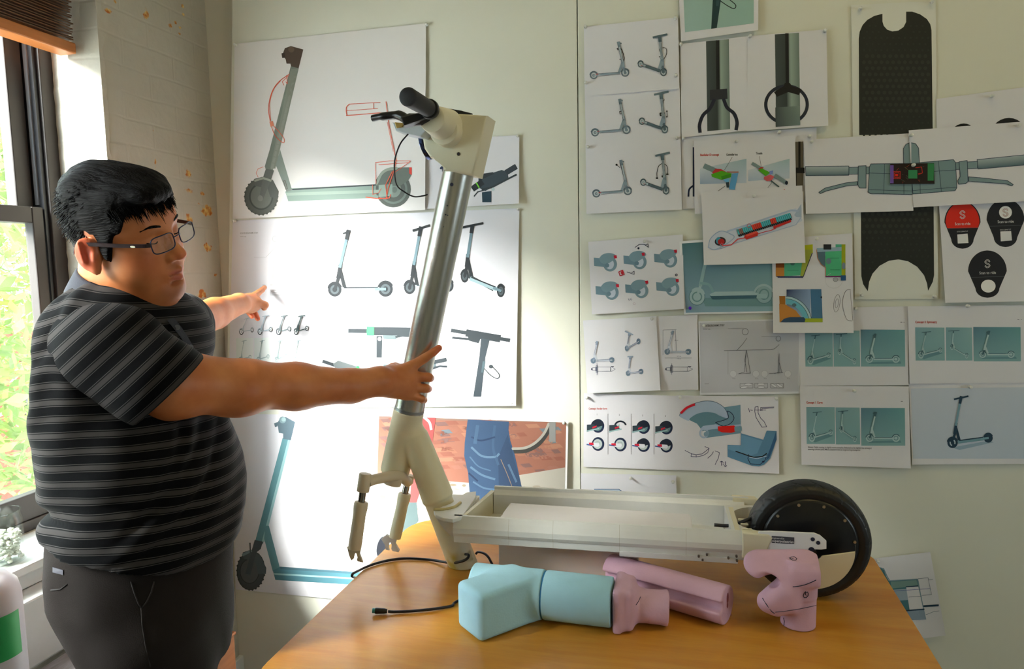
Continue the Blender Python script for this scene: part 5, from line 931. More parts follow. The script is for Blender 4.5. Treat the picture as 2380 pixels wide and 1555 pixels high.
s.poly([(2030, 1318), (2042, 1318), (2054, 1324), (2060, 1340), (2066, 1350), (2134, 1346), (2147, 1418), (2100, 1422), (2030, 1400)], srgb(70, 120, 132)); s.poly([(2070, 1352), (2130, 1348), (2134, 1362), (2072, 1368)], srgb(122, 154, 152)); s.poly([(2060, 1372), (2112, 1368), (2116, 1394), (2066, 1398)], srgb(160, 178, 196)); s.poly([(2106, 1364), (2134, 1362), (2146, 1415), (2114, 1417)], PAPER); s.line([(2106, 1364), (2134, 1362)], 2.5, srgb(36, 66, 90)); s.line([(2040, 1318), (2054, 1322), (2062, 1340), (2068, 1350), (2132, 1346), (2147, 1418)], 2, srgb(120, 150, 168)); s.line([(2076, 1374), (2162, 1368)], .9, srgb(60, 80, 160)); s.line([(2134, 1345), (2157, 1343), (2165, 1382), (2142, 1384)], .9, srgb(84, 110, 130)); s.line([(2158, 1348), (2168, 1347)], .9, srgb(84, 110, 130)); s.line([(2147, 1409), (2181, 1407)], 4.5, srgb(40, 66, 88)); s.poly([(2100, 1420), (2148, 1418), (2153, 1440), (2104, 1442)], srgb(140, 160, 182)); s.line([(2152, 1429), (2172, 1421), (2183, 1420)], .9, srgb(84, 110, 130)); s.line([(2100, 1420), (2148, 1416)], 3, srgb(36, 66, 90)); s.line([(2112, 1388), (2142, 1386)], .9, srgb(84, 110, 130)); SH.append(s)
for s in SH: s.build()

# ---------------------------------------------------------------- push pins
M_pin = mat('clear_plastic', srgb(236, 238, 236), rough=.12, trans=.15, spec=.7); M_pin2 = mat('purple_plastic', srgb(84, 30, 200), rough=.25); M_needle = mat('pin_steel', srgb(170, 170, 170), rough=.3, metal=1)
def lathe(bm, prof, o, axis, seg=16):
    q = Vector(axis).to_track_quat('Z', 'Y'); R = []
    for r, z in prof: R.append([bm.verts.new(Vector(o) + q @ Vector((r * math.cos(a), r * math.sin(a), z))) for a in [2 * math.pi * k / seg for k in range(seg)]])
    for i in range(len(R) - 1):
        for k in range(seg): bm.faces.new((R[i][k], R[i][(k + 1) % seg], R[i + 1][(k + 1) % seg], R[i + 1][k]))
    bm.faces.new(R[0][::-1]); bm.faces.new(R[-1])
def make_pin(m):
    root = bpy.data.objects.new('push_pin', None); root.empty_display_size = .01; COL.objects.link(root)
    bm = bmesh.new(); lathe(bm, [(.0012, -.0005), (.0046, 0), (.0048, .001), (.0026, .002), (.0024, .0075), (.0036, .0085), (.0042, .0095), (.0040, .0112), (.0012, .0118)], (0, 0, 0), (0, -1, 0)); from_bm('pin_head', bm, m, root, smooth=True)
    bm = bmesh.new(); add_cyl(bm, (0, .0045, 0), (0, -.001, 0), .0005, seg=8); from_bm('needle', bm, M_needle, root); return root
PINS = [(993, 58, 1, 'at the top right corner of the big sketch poster'), (549, 105, 1, 'at the top left corner of the big sketch poster'), (547, 514, 1, 'at the top left corner of the white product poster'), (1203, 316, 1, 'at the top right of the dark handlebar render'), (1205, 486, 0, 'at the top right corner of the white product poster'), (1190, 936, 0, 'at the bottom right corner of the white product poster'), (1311, 982, 2, 'at the top right corner of the street photo'), (1361, 63, 2, 'at the top left of the upper two-scooter sheet'), (1570, 43, 2, 'at the top right of the upper two-scooter sheet'), (1362, 193, 2, 'low on the left of the upper two-scooter sheet'), (1571, 176, 2, 'low on the right of the upper two-scooter sheet'), (1367, 342, 2, 'at the top left of the lowest two-scooter sheet'), (1574, 321, 2, 'at the top right of the lowest two-scooter sheet'), (1589, 322, 1, 'left end of the half hidden sheet below the forked cable'), (1583, 104, 2, 'at the top left of the forked cable sheet'), (1743, 85, 3, 'at the top left of the cable loop sheet'), (1917, 72, 3, 'at the top right of the cable loop sheet'), (1811, 308, 1, 'just below the cable loop sheet'), (1881, 317, 1, 'upper one of the close pair left of the handlebar drawing'), (1886, 330, 4, 'at the top left of the big handlebar drawing'), (1712, 329, 3, 'on top of the Handlebar IO sheet'), (1752, 456, 5, 'on top of the battery cell sheet'), (1999, 21, 1, 'at the top left of the deck mat poster'), (2165, 5, 1, 'at the top right of the deck mat poster'), (2304, 224, 2, 'on the sheet above the right handlebar half'), (2366, 292, 5, 'on the right half of the handlebar drawing near the photo edge'), (2117, 315, 5, 'where the two handlebar drawing halves meet at the top'), (2122, 384, 7, 'at the top middle of the small circuit card'), (1498, 561, 2, 'on top of the six fenders sheet'), (1515, 741, 2, 'at the top right of the line drawing sheet'), (1636, 757, 2, 'at the top left of the ergonomic study sheet'), (1898, 555, 4, 'on top of the coloured section sheet'), (2003, 686, 1, 'at the bottom left of the deck mat poster'), (2171, 689, 1, 'at the bottom right of the deck mat poster'), (1989, 717, 2, 'on the sheet behind the coloured section sheet'), (2248, 711, 3, 'on top of the Concept 3 sheet'), (1985, 908, 3, 'on top of the Concept 1 sheet'), (2254, 899, 2, 'on top of the pale dark-scooter photo'), (1365, 924, 1, 'at the top left of the fender form sheet'), (1580, 923, 2, 'at the top left of the blue curved fender sheet'), (1804, 926, 2, 'at the top right of the blue curved fender sheet'), (1466, 1111, 2, 'middle of the sheet behind the deck'), (1564, 1119, 2, 'at the right corner of the sheet behind the deck'), (2040, 1303, 2, 'on the tilted sheet beside the table')]
proto = None
for (px, py, lay, where) in PINS:
    p = onY(px, py, BY - .0035 - .0024 * lay - .003)
    if proto is None: r = proto = make_pin(M_pin)
    else:
        r = proto.copy(); COL.objects.link(r)
        for ch in list(proto.children): c = ch.copy(); COL.objects.link(c); c.parent = r
    r.location = p; tag(r, 'clear push pin ' + where, 'push pin', 'clear push pins in the board')
r = make_pin(M_pin2); r.location = onY(1604, 716, BY - .0035 - .0024 * 3 - .003); tag(r, 'purple push pin in the corner of the teal clay scooter photo', 'push pin')
# ================================================================ SCOOTER PROTOTYPE ON THE TABLE
def stain_mat(name, base, stain, rough=.5, **k):
    m = mat(name, base, rough=rough, **k); nt = m.node_tree; b = nt.nodes['Principled BSDF']; L = nt.links
    a = nt.nodes.new('ShaderNodeAttribute'); a.attribute_name = 'stain'; mx = nt.nodes.new('ShaderNodeMix'); mx.data_type = 'RGBA'; mx.inputs[7].default_value = stain
    src = b.inputs['Base Color'].links[0].from_socket if b.inputs['Base Color'].links else None
    if src: L.new(src, mx.inputs[6])
    else: mx.inputs[6].default_value = base
    L.new(a.outputs['Fac'], mx.inputs[0]); L.new(mx.outputs[2], b.inputs['Base Color']); return m
M_cream = stain_mat('cream_print', srgb(226, 218, 190), srgb(206, 176, 60), rough=.45, var=.03, vscale=14, sss=.0)
M_white = mat('white_print', srgb(222, 223, 222), rough=.42, var=.05, vscale=11)
M_white2 = mat('pale_foam_block', srgb(226, 222, 224), rough=.6, var=.03)
M_tan = mat('tan_print', srgb(206, 194, 172), rough=.5, var=.04)
M_steel = mat('brushed_steel', srgb(196, 196, 194), rough=.27, metal=.92, bump=.06, bscale=30, stretch=(30, 30, .6), var=.05)
M_chrome = mat('chrome', srgb(150, 140, 130), rough=.16, metal=1)
M_rub = mat('black_rubber', srgb(22, 23, 26), rough=.42, spec=.5); M_grip = mat('grip_foam', srgb(34, 35, 42), rough=.62)
M_blk = mat('black_plastic', srgb(14, 15, 20), rough=.3); M_cab = mat('cable_black', srgb(16, 20, 34), rough=.35)
M_lt = mat('pale_plastic', srgb(206, 214, 222), rough=.35); M_dot = mat('dark_hole', srgb(20, 28, 58), rough=.5); M_yel = mat('glue_residue', srgb(196, 182, 130), rough=.55, var=.2, vscale=60)
SY = 1.645
P_ = lambda px, py, y=SY: onY(px, py, y)
root = empty('scooter_prototype', (.0, 1.645, TT), 'full size white and cream electric scooter prototype standing on the maple table', 'scooter')
def stains(pts):
    pts = [(np.array(p), r) for p, r in pts]
    def f(V):
        s = np.zeros(len(V)); nz = np.array([mnoise.noise(Vector(v) * 60) for v in V])
        for p, r in pts: s = np.maximum(s, np.clip(1.3 - np.linalg.norm(V - p, axis=1) / r + nz * .9, 0, 1))
        return {'stain': np.clip(s, 0, 1) * .85}
    return f
# steering column tube
T0, T1 = P_(951, 953), P_(1066, 398)
ax = _n(T1 - T0)
bm = bmesh.new(); add_cyl(bm, T0 - ax * .02, T1 + ax * .02, .0372, seg=64); tube = from_bm('steering_tube', bm, M_steel, root, autosmooth=30); tag(tube, 'brushed metal tube')
for (px, py, r) in ((1050, 429, .0042), (1040, 478, .0016), (1036, 499, .0016), (1040.5, 500.5, .0013), (1031, 527, .0011)):
    c = P_(px, py, SY - .0368); bm = bmesh.new(); add_cyl(bm, c + np.array([0, .004, 0]), c + np.array([0, -.0008, 0]), r, seg=16); from_bm('hole', bm, M_dot, tube)
bm = bmesh.new(); add_cyl(bm, T0 - ax * .001, T0 + ax * .006, .0377, seg=64); from_bm('tube_rim', bm, mat('steel_band', srgb(150, 154, 160), rough=.35, metal=.8), tube, autosmooth=30)
# head tube socket, diagonal brace and foot (one glued print)
B0 = P_(917, 1099); b1_, b2_ = P_(962, 1010), P_(1019, 1160); f0, f1 = P_(1014, 1150), P_(1080, 1322)
f1 = f0 + (f1 - f0) * ((TT - .02 - f0[2]) / (f1[2] - f0[2]))
pr = [Cyl(T0, B0, .0385, rad=.006, r2=.0372, k=0), Cap(b1_, b2_ - _n(b2_ - b1_) * .01, .031, .037, k=.012, flat=None), Cyl(b1_, b2_, .034, rad=.004, r2=.040, k=.006), Cyl(f0, f1, .0355, rad=.002, r2=.0365, k=.002)]
hl = P_(1087, 1300, SY - .036)
pr += [Cyl(hl - np.array([0, .03, 0]), hl + np.array([0, .03, 0]), .0115, rad=.001, op='s', k=.001), Half((0, 0, TT + .0005), (0, 0, -1), op='s')]
sk = sdf_obj('column_socket', pr, .0024, M_cream, root, attrf=stains([(P_(1052, 1300, SY - .036), .016), (P_(1048, 1312, SY - .036), .018), (P_(1104, 1292, SY - .03), .016), (P_(1078, 1172, SY - .03), .014), (P_(1045, 1188, SY - .035), .014)]), smooth_it=1)
tag(sk, 'cream printed socket with diagonal leg and yellow glue stains')
# fork crown and legs
bm = bmesh.new(); cc = at(925, 1108, 1.765); nl = at(848, 1122, 1.69); fl = at(948, 1120, 1.84); 
add_cyl(bm, at(918, 1100, 1.77), at(911, 1127, 1.77), .022, seg=28, bev=.003)
add_tube(bm, catmull([nl + (cc - nl) * .08, nl + (cc - nl) * .35 + np.array([0, 0, .004]), cc + np.array([0, 0, .002]), fl], 6), [.013] * 19, 14)
cr = from_bm('fork_crown', bm, M_tan, root, autosmooth=40)
for nm, top, bot, d, s_ in (('near', (848, 1110), (824, 1276), 1.68, 1), ('far', (949, 1112), (918, 1250), 1.85, 1)):
    a, b = at(*top, d), at(*bot, d); u = _n(b - a); L = np.linalg.norm(b - a)
    lg = bpy.data.objects.new('fork_leg', None); lg.location = a; link(lg, root); lg.location = a; lg.matrix_parent_inverse = Matrix.Translation(-root.location)
    def pc(n, bm, m):
        bmesh.ops.translate(bm, verts=bm.verts, vec=-Vector(a)); o = from_bm(n, bm, m, None, autosmooth=35); o.parent = lg; return o
    bm = bmesh.new(); add_cyl(bm, a - u * .010, a + u * (.034 if nm == 'near' else .012), .0148, seg=28, bev=.002); pc('cap', bm, M_tan)
    bm = bmesh.new(); add_cyl(bm, a + u * .01, a + u * .07, .0085, seg=24); pc('stanchion', bm, M_chrome)
    s0 = .058 if nm == 'near' else .04
    bm = bmesh.new(); add_tube(bm, [a + u * t for t in (s0, s0 + .004, s0 + .016, s0 + .03, L - .012, L)], [.0150, .0168, .0168, .0150, .0158, .0152], 32); pc('slider', bm, M_tan if nm == 'near' else M_cream)
    bm = bmesh.new()
    if nm == 'near':
        pl = [(806, 1272), (838, 1279), (834, 1288), (838, 1296), (843, 1308), (830, 1305), (829, 1299), (832, 1297), (829, 1285), (824, 1285), (821, 1300), (816, 1303), (811, 1292)]
    else:
        pl = [(889, 1250), (899, 1243), (906, 1250), (922, 1254), (918, 1264), (928, 1280), (926, 1284), (912, 1281), (909, 1276), (911, 1266), (908, 1260), (903, 1262), (902, 1272), (905, 1280), (896, 1278), (895, 1266), (886, 1254)]
    add_prism(bm, [at(x, y, d - .006) for x, y in pl], M3[2] * .010, bev=.001); pc('dropout', bm, M_tan if nm == 'near' else M_white2)
# printed head
bm = bmesh.new(); hp = [(1132, 268), (1056, 263), (1014, 283), (978, 298), (985, 345), (1000, 367), (1014, 366.5), (1027, 376), (1032, 397), (1100.5, 408)]
add_prism(bm, [P_(x, y, SY - .040) for x, y in hp], (0, .080, 0), bev=.006, seg=3); hd = from_bm('handlebar_head', bm, mat('cream_print_plain', srgb(224, 217, 192), rough=.45, var=.03), root, autosmooth=50); tag(hd, 'cream printed handlebar head')
HX, HZ = P_(1050, 300)[0], P_(1050, 300)[2]
bm = bmesh.new(); add_cyl(bm, (HX - .002, 1.515, HZ), (HX, 1.61, HZ + .0), .0295, .040, seg=40, bev=.004); add_cyl(bm, (HX + .004, 1.572, HZ - .014), (HX + .004, 1.61, HZ - .014), .034, .036, seg=40, bev=.004); from_bm('bar_clamp', bm, mat('cream_print_plain', 0), hd, autosmooth=40)
nrm = _n((-1, 0, -.30)); dc = P_(990, 341) 
bm = bmesh.new(); add_cyl(bm, dc - nrm * .004, dc + nrm * .004, .0325, seg=48, bev=.001); from_bm('headlight_rim', bm, mat('dark_chrome', srgb(70, 82, 120), rough=.12, metal=1), hd, autosmooth=30)
for (px, py, r) in ((1066, 358, .0042),):
    c = P_(px, py, SY - .0402); bm = bmesh.new(); add_cyl(bm, c + np.array([0, .003, 0]), c + np.array([0, -.0012, 0]), r, seg=18); from_bm('screw', bm, mat('screw_bronze', srgb(96, 84, 70), rough=.4, metal=.8), hd)
    bm = bmesh.new(); add_cyl(bm, c + np.array([0, -.0010, 0]), c + np.array([0, -.0016, 0]), r * .5, seg=12); from_bm('screw_slot', bm, M_dot, hd)
# display cradle
bm = bmesh.new(); q = [(911, 284), (919, 304), (978, 318), (992, 300), (975, 292)]
add_prism(bm, [P_(x, y, 1.56) for x, y in q], (0, .085, 0), bev=.002); cr = from_bm('display_cradle', bm, M_lt, root)
bm = bmesh.new(); add_prism(bm, [P_(x, y, 1.555) for x, y in ((917, 284), (921, 297), (934, 295), (940, 286))], (0, .02, 0), bev=.001); from_bm('brass_insert', bm, mat('brass', srgb(190, 160, 90), rough=.4, metal=.6), cr)
# bar, grip, collar
gx, gz = -.549, 1.842
bm = bmesh.new(); add_cyl(bm, (gx, 1.40, gz), (gx, 1.80, gz), .011, seg=24); bar = from_bm('handlebar', bm, M_steel, root, autosmooth=30)
bm = bmesh.new(); add_tube(bm, [(gx, y, gz) for y in (1.374, 1.3755, 1.379, 1.490, 1.494)], [.0150, .0180, .0192, .0180, .0165], 40); from_bm('grip', bm, M_grip, root, autosmooth=50)
bm = bmesh.new(); add_cyl(bm, (gx, 1.494, gz), (gx, 1.506, gz), .0215, seg=40, bev=.002); add_cyl(bm, (gx, 1.506, gz), (gx, 1.512, gz), .019, seg=40); from_bm('grip_collar', bm, M_blk, root, autosmooth=40)
# near brake lever: perch under the bar and a blade pointing forward
bm = bmesh.new()
A = [at(866, 275, 1.60), at(888, 271, 1.59), at(926, 268, 1.58), at(950, 278, 1.57), at(985, 276, 1.57), at(1000, 262, 1.56)]
add_tube(bm, catmull(A, 5), [.0075] * 5 + [.009] * 5 + [.011] * 5 + [.014] * 5 + [.012] * 6, 10); from_bm('brake_lever', bm, M_blk, root, autosmooth=50)
bm = bmesh.new(); add_prism(bm, [at(x, y, 1.545) for x, y in ((930, 272), (968, 262), (998, 262), (990, 274), (962, 284), (938, 291))], M3[2] * .03, bev=.003); from_bm('lever_perch', bm, M_blk, root)
bm = bmesh.new(); add_prism(bm, [at(x, y, 1.80) for x, y in ((1018, 248), (1030, 250), (1072, 257), (1098, 263), (1094, 266), (1054, 266))], M3[2] * .02, bev=.002); from_bm('far_brake_lever', bm, M_blk, root)
bm = bmesh.new(); add_tube(bm, catmull([at(x, y, 1.63) for x, y in ((949, 311), (930, 335), (918, 370), (917, 400), (922, 430), (940, 446), (962, 457), (984, 455), (994, 452))], 6), .0017, 8); from_bm('thin_wire', bm, M_cab, root, smooth=True)
# deck tray, local frame (d along, w across, z up)
DM = Matrix.Translation((-.530, 1.528, 0)) @ Matrix.Rotation(math.radians(2.6), 4, 'Z')
def D3(d, w, z): return DM @ Vector((d, w, z))
ZT, ZB = .918, .856
bm = bmesh.new(); DL, DWd = .705, .215
near = [(.008, ZT), (.002, ZT - .012), (-.004, ZT - .026), (-.004, ZT - .038), (.000, ZT - .046), (.002, ZT - .047), (.002, ZB), (.014, ZB), (.016, ZT)]
add_prism(bm, [D3(0, w, z) for w, z in near], D3(DL, 0, 0) - D3(0, 0, 0))
add_prism(bm, [D3(.055, DWd - w, z + (.012 if z > .9 else 0)) for w, z in near][::-1], D3(DL - .02, 0, 0) - D3(.055, 0, 0))
add_prism(bm, [D3(.055, w, z) for w, z in ((DWd - .008, ZT + .012), (DWd - .022, ZT - .002), (DWd - .028, ZT - .006), (DWd - .03, ZB), (DWd - .01, ZB))], D3(DL - .03, 0, 0) - D3(.055, 0, 0))
add_prism(bm, [D3(d, w, ZB) for d, w in ((0, .003), (DL - .08, .003), (DL - .08, DWd - .003), (.03, DWd - .003))], (0, 0, .006))
deck = from_bm('deck_tray', bm, M_white, root)
for d in (.132, .235, .385, .53):
    bm = bmesh.new(); add_prism(bm, [D3(d, w - .0003, z) for w, z in near[:7]] + [D3(d, w + .001, z) for w, z in near[:7]][::-1], D3(.0007, 0, 0) - D3(0, 0, 0)); from_bm('panel_joint', bm, mat('joint_line', srgb(186, 182, 172), rough=.6), deck)
# front nose plate
bm = bmesh.new(); top = [onZ(x, y, ZT) for x, y in ((1106, 1142), (1085, 1144), (1070, 1153), (1050, 1170), (1022, 1180), (1008, 1187), (1012, 1196), (1030, 1204), (1052, 1207), (1074, 1200), (1106, 1154))]
add_prism(bm, top, (0, 0, -.009), bev=.0015); from_bm('nose_plate', bm, M_white, deck)
bm = bmesh.new(); add_prism(bm, [D3(d, .022, z) for d, z in ((-.052, ZT - .008), (.02, ZT - .008), (.02, ZB), (.002, ZB), (-.012, ZB + .004), (-.03, ZB + .022), (-.045, ZT - .022))], D3(0, .16, 0) - D3(0, 0, 0), bev=.003); from_bm('nose_skirt', bm, M_white, deck)
bm = bmesh.new(); add_prism(bm, [D3(d, w, ZT - .001) for d, w in ((.018, .014), (.026, .014), (.056, DWd - .01), (.044, DWd - .01))], (0, 0, -.055)); from_bm('front_bulkhead', bm, M_cream if False else mat('cream_print_plain', 0), deck)
# glued joint between brace and nose
bm = bmesh.new(); add_tube(bm, catmull([onZ(x, y, ZT + .002) for x, y in ((1008, 1184), (1030, 1184), (1056, 1178), (1070, 1168))], 5), .0035, 8); from_bm('glue_seam', bm, M_yel, deck, smooth=True)
# battery mock-up block inside and foam support under the deck
bm = bmesh.new(); top = [onZ(x, y, ZT - .006) for x, y in ((1186, 1168), (1600, 1194), (1607, 1198), (1610, 1228), (1158, 1206))]
add_prism(bm, top, (0, 0, -.045), bev=.003); from_bm('battery_block', bm, M_white2, deck)
bm = bmesh.new(); pc_ = onZ(1158, 1194, ZT - .012); add_cyl(bm, D3(.105, .05, ZT - .03), D3(.16, .05, ZT - .03), .024, seg=32); from_bm('battery_end', bm, mat('taupe_foam', srgb(182, 166, 152), rough=.7), deck, autosmooth=35)
bm = bmesh.new(); add_box(bm, (.088, .088, TT + .0005), (.424, .19, ZB - .0005), .003, mtx=DM); 
sp = from_bm('support_block', bm, mat('support_board', srgb(232, 228, 232), rough=.6, var=.04), root); tag(sp, 'pale block under the deck')
bm = bmesh.new(); add_box(bm, (.424, .088, ZB - .034), (.497, .17, ZB - .0005), .004, mtx=DM); from_bm('support_step', bm, mat('support_board', 0), sp)
bm = bmesh.new(); add_box(bm, (.385, -.0012, ZB - .008), (DL - .065, .006, ZB + .004), .001, mtx=DM); pl_ = from_bm('side_strip', bm, mat('grey_white_strip', srgb(220, 220, 224), rough=.45, var=.06, vscale=30), deck)
for (px, py) in ((1624, 1294), (1633, 1302), (1643, 1290), (1693, 1298), (1713, 1304), (1712, 1294), (1734, 1300)):
    c = P_(px, py, 1.5495); bm = bmesh.new(); add_cyl(bm, c + np.array([0, .006, 0]), c + np.array([0, -.0005, 0]), .0024, seg=14); from_bm('rivet', bm, mat('rivet_dark', srgb(96, 88, 88), rough=.5, metal=.4), pl_)
# rear bulkhead with wheel cut-out
bm = bmesh.new(); prf = [(.628, .014), (.628, DWd - .03), (.700, DWd - .02), (.700, DWd - .04)]
for k in range(13):
    a = math.radians(90 + 180 * k / 12); prf.append((.700 + .064 * math.cos(a), .104 + .078 * math.sin(a)))
prf += [(.700, .014)]
add_prism(bm, [D3(d, w, ZT - .004) for d, w in prf], (0, 0, -.05)); from_bm('rear_bulkhead', bm, M_white, deck)
bm = bmesh.new(); tz = ZT - .0035
for (d0, d1, w0, w1) in ((.636, .646, .022, .17), (.652, .672, .030, .036), (.652, .668, .06, .066), (.650, .664, .09, .096)): add_box(bm, (d0, w0, tz - .002), (d1, w1, tz + .0008), 0, mtx=DM)
from_bm('rib', bm, mat('cream_print_plain', 0), deck)
# cream end caps (near and far)
for yy, far in ((0, False), (DWd, True)):
    bm = bmesh.new(); sgn = -1 if far else 1
    pts = [(.648, ZT + .002), (.702, ZT + .001), (.710, ZT - .006), (.694, ZB + .012), (.688, ZB + .004), (.648, ZB + .008)]
    a = yy - sgn * .006; add_prism(bm, [D3(d, a, z + (.01 if far else 0)) for d, z in pts], D3(0, sgn * .024, 0) - D3(0, 0, 0), bev=.003); from_bm('end_cap', bm, M_cream if False else mat('cream_print_plain', 0), deck)
# axle plates
PY = 1.556
for far in (0, 1):
    y0 = PY + .158 * far
    pl = [(1764, 1236), (1788, 1236), (1893, 1240), (1906, 1245), (1921, 1258), (1921, 1276), (1909, 1278), (1884, 1276), (1880, 1286), (1870, 1287), (1852, 1282), (1750, 1280)]
    bm = bmesh.new(); dlt = np.array([0, .158 * far, 0]); add_prism(bm, [P_(x, y, PY) + dlt for x, y in pl], (0, .007, 0), bev=.001); ap = from_bm('axle_plate', bm, mat('white_plastic_plate', srgb(232, 232, 236), rough=.35), root)
    if far: continue
    for (px, py, rx) in ((1889, 1253.5, .0042), (1901.5, 1261.5, .0042), (1886, 1278, .006)):
        c = P_(px, py, PY - .0002); bm = bmesh.new(); add_cyl(bm, c + np.array([0, .004, 0]), c + np.array([0, -.0006, 0]), rx, seg=20); from_bm('plate_hole', bm, M_dot, ap)
    bm = bmesh.new(); add_prism(bm, [P_(x, y, PY - .0002) for x, y in ((1793.5, 1245.5), (1846, 1249), (1845.5, 1264.5), (1793.5, 1261.5))], (0, -.0007, 0)); stk = from_bm('sticker', bm, mat('sticker_slate', srgb(66, 70, 82), rough=.4), ap)
    V, Fq, w = text_mesh('Engineered by', False); V2, F2, w2 = text_mesh('superpedestrian', True)
    for (VV, FF, ww, x0, y0_, wd, hh) in ((V, Fq, w, 1795, 1252.2, 28, 4.2), (V2, F2, w2, 1794.5, 1259.6, 50, 6.2)):
        pts = [P_(x0 + v[0] / ww * wd, y0_ + (v[0] / ww * wd) * .060 - v[1] * hh / .72, PY - .0012) for v in VV]
        from_pydata('lettering', pts, FF, mat('lettering_white', srgb(226, 226, 230), rough=.5), stk)
# rear wheel
WC = np.array(at(1876, 1250, 1.6)); WC[2] = TT + .1305; WR = .130
wr = bpy.data.objects.new('rear_wheel', None); wr.location = WC; link(wr, root); wr.location = WC; wr.matrix_parent_inverse = Matrix.Translation(-root.location)
n = 360; prof = [(-.034, .098), (-.036, .104), (-.0375, .112), (-.035, .120), (-.028, .1265), (-.018, .1292), (-.008, .1300), (0, .1302), (.008, .1300), (.018, .1292), (.028, .1265), (.035, .120), (.0375, .112), (.036, .104), (.034, .098)]
pp = []
for a, b in zip(prof[:-1], prof[1:]):
    for t in range(4): pp.append((a[0] + (b[0] - a[0]) * t / 4, a[1] + (b[1] - a[1]) * t / 4))
pp.append(prof[-1]); V = []; Q = []
for i in range(n):
    th = 2 * math.pi * i / n
    for (y, r) in pp:
        g = 0
        if r > .113:
            ph = (i / n * 20 + abs(y) / .036 * .9) % 1; ph2 = (i / n * 20 + .5 - abs(y) / .036 * .35) % 1
            if abs(y) > .004 and ph < .055: g = .0022
            if .012 < abs(y) < .030 and ph2 < .05: g = .0018
        V.append((math.cos(th) * (r - g), y, math.sin(th) * (r - g)))
m_ = len(pp)
for i in range(n):
    for k in range(m_ - 1): Q.append((i * m_ + k, i * m_ + k + 1, ((i + 1) % n) * m_ + k + 1, ((i + 1) % n) * m_ + k))
tire = mesh_np('tire', np.array(V), np.array(Q), M_rub, None); tire.parent = wr
bm = bmesh.new()
for sg in (-1, 1):
    R = []
    for (r, y) in ((.101, .033), (.098, .038), (.094, .040), (.084, .041), (.078, .0445), (.050, .0475), (.020, .049), (.0005, .049)):
        R.append([bm.verts.new((math.cos(a) * r, sg * y, math.sin(a) * r)) for a in [2 * math.pi * k / 72 for k in range(72)]])
    for i in range(len(R) - 1):
        for k in range(72): bm.faces.new((R[i][k], R[i][(k + 1) % 72], R[i + 1][(k + 1) % 72], R[i + 1][k]))
hub = from_bm('hub_motor', bm, M_blk, None, autosmooth=35); hub.parent = wr
for k in range(11):
    a = math.radians(8 + 32.73 * k); c = np.array([math.cos(a) * .0905, -.040, math.sin(a) * .0905])
    bm = bmesh.new(); add_cyl(bm, c, c + np.array([0, -.0028, 0]), .0036, .0030, seg=16); o = from_bm('bolt', bm, mat('bolt_steel', srgb(190, 180, 160), rough=.3, metal=.9), None, autosmooth=30); o.parent = wr
bm = bmesh.new(); add_cyl(bm, (0, -.09, 0), (0, .09, 0), .006, seg=20); o = from_bm('axle', bm, M_blk, None, autosmooth=30); o.parent = wr
# quarter fender shell, low at the back of the wheel
FY = PY + .008; FC = P_(1881, 1275, FY); bm = bmesh.new()
def arc(r, a0, a1, n=20): return [(FC[0] + r * math.cos(math.radians(a0 + (a1 - a0) * k / n)), FY, FC[2] + r * math.sin(math.radians(a0 + (a1 - a0) * k / n))) for k in range(n + 1)]
add_prism(bm, arc(.090, 0, -88) + arc(.030, -88, -30), (0, .005, 0), bev=.001); fd = from_bm('fender', bm, mat('translucent_cream', srgb(226, 214, 184), rough=.5), root); tag(fd, 'cream quarter fender shell')
bm = bmesh.new(); o1, o2 = arc(.0902, 3, -84), arc(.0925, 10, -84)
A_ = [bm.verts.new(p) for p in o1]; B_ = [bm.verts.new((p[0], p[1] + .012, p[2])) for p in o2]
for k in range(20): bm.faces.new((A_[k], A_[k + 1], B_[k + 1], B_[k]))
from_bm('fender_rim', bm, mat('fender_lip', srgb(232, 226, 206), rough=.5), fd, smooth=True)
# wheel lead and inside cable
bm = bmesh.new(); add_tube(bm, catmull([onZ(1660, 1220, .90), onZ(1690, 1222, .90), onZ(1712, 1218, .91), onZ(1738, 1208, .92), onZ(1752, 1204, .92)], 6), .004, 10); from_bm('motor_cable', bm, M_cab, root, smooth=True)
# table cable
cb = empty('cable', (-.7, 1.6, TT), 'long black cable threaded through the foot of the prototype, ending in a teal tipped plug', 'cable')
h = lambda x, y, z=TT + .0045: onZ(x, y, z)
hk = P_(1089, 1300, SY - .042); 
pts = [(-.80, 1.585, .60), (-.798, 1.585, .70)] + [h(818, 1338), h(838, 1324), h(866, 1312), h(905, 1302), h(945, 1298), h(1000, 1301), h(1046, 1308, TT + .012)] + [P_(1072, 1305, SY - .050), P_(1086, 1298, SY - .048), P_(1089, 1290, SY - .04), P_(1080, 1288, SY - .02)]
bm = bmesh.new(); add_tube(bm, catmull(pts, 7), .0033, 10); from_bm('cable_run', bm, M_cab, cb, smooth=True)
pts = [P_(1106, 1287, SY + .012), P_(1112, 1283, SY + .01), onZ(1128, 1288, .785), onZ(1140, 1304, .775), onZ(1145, 1330, TT + .006), (-.475, 1.50, TT + .0045), (-.50, 1.44, TT + .0045), h(1050, 1408), h(1010, 1415), h(960, 1420), h(918, 1422), h(902, 1421, TT + .006)]
bm = bmesh.new(); add_tube(bm, catmull(pts, 7), .0030, 10); from_bm('cable_run', bm, M_cab, cb, smooth=True)
bm = bmesh.new(); a, b = h(900, 1420.5, TT + .0065), h(872, 1419.5, TT + .0085); add_tube(bm, [a, a + (b - a) * .25, a + (b - a) * .9, b], [.0045, .0058, .0066, .0062], 16); pg = from_bm('plug', bm, M_blk, cb, autosmooth=50)
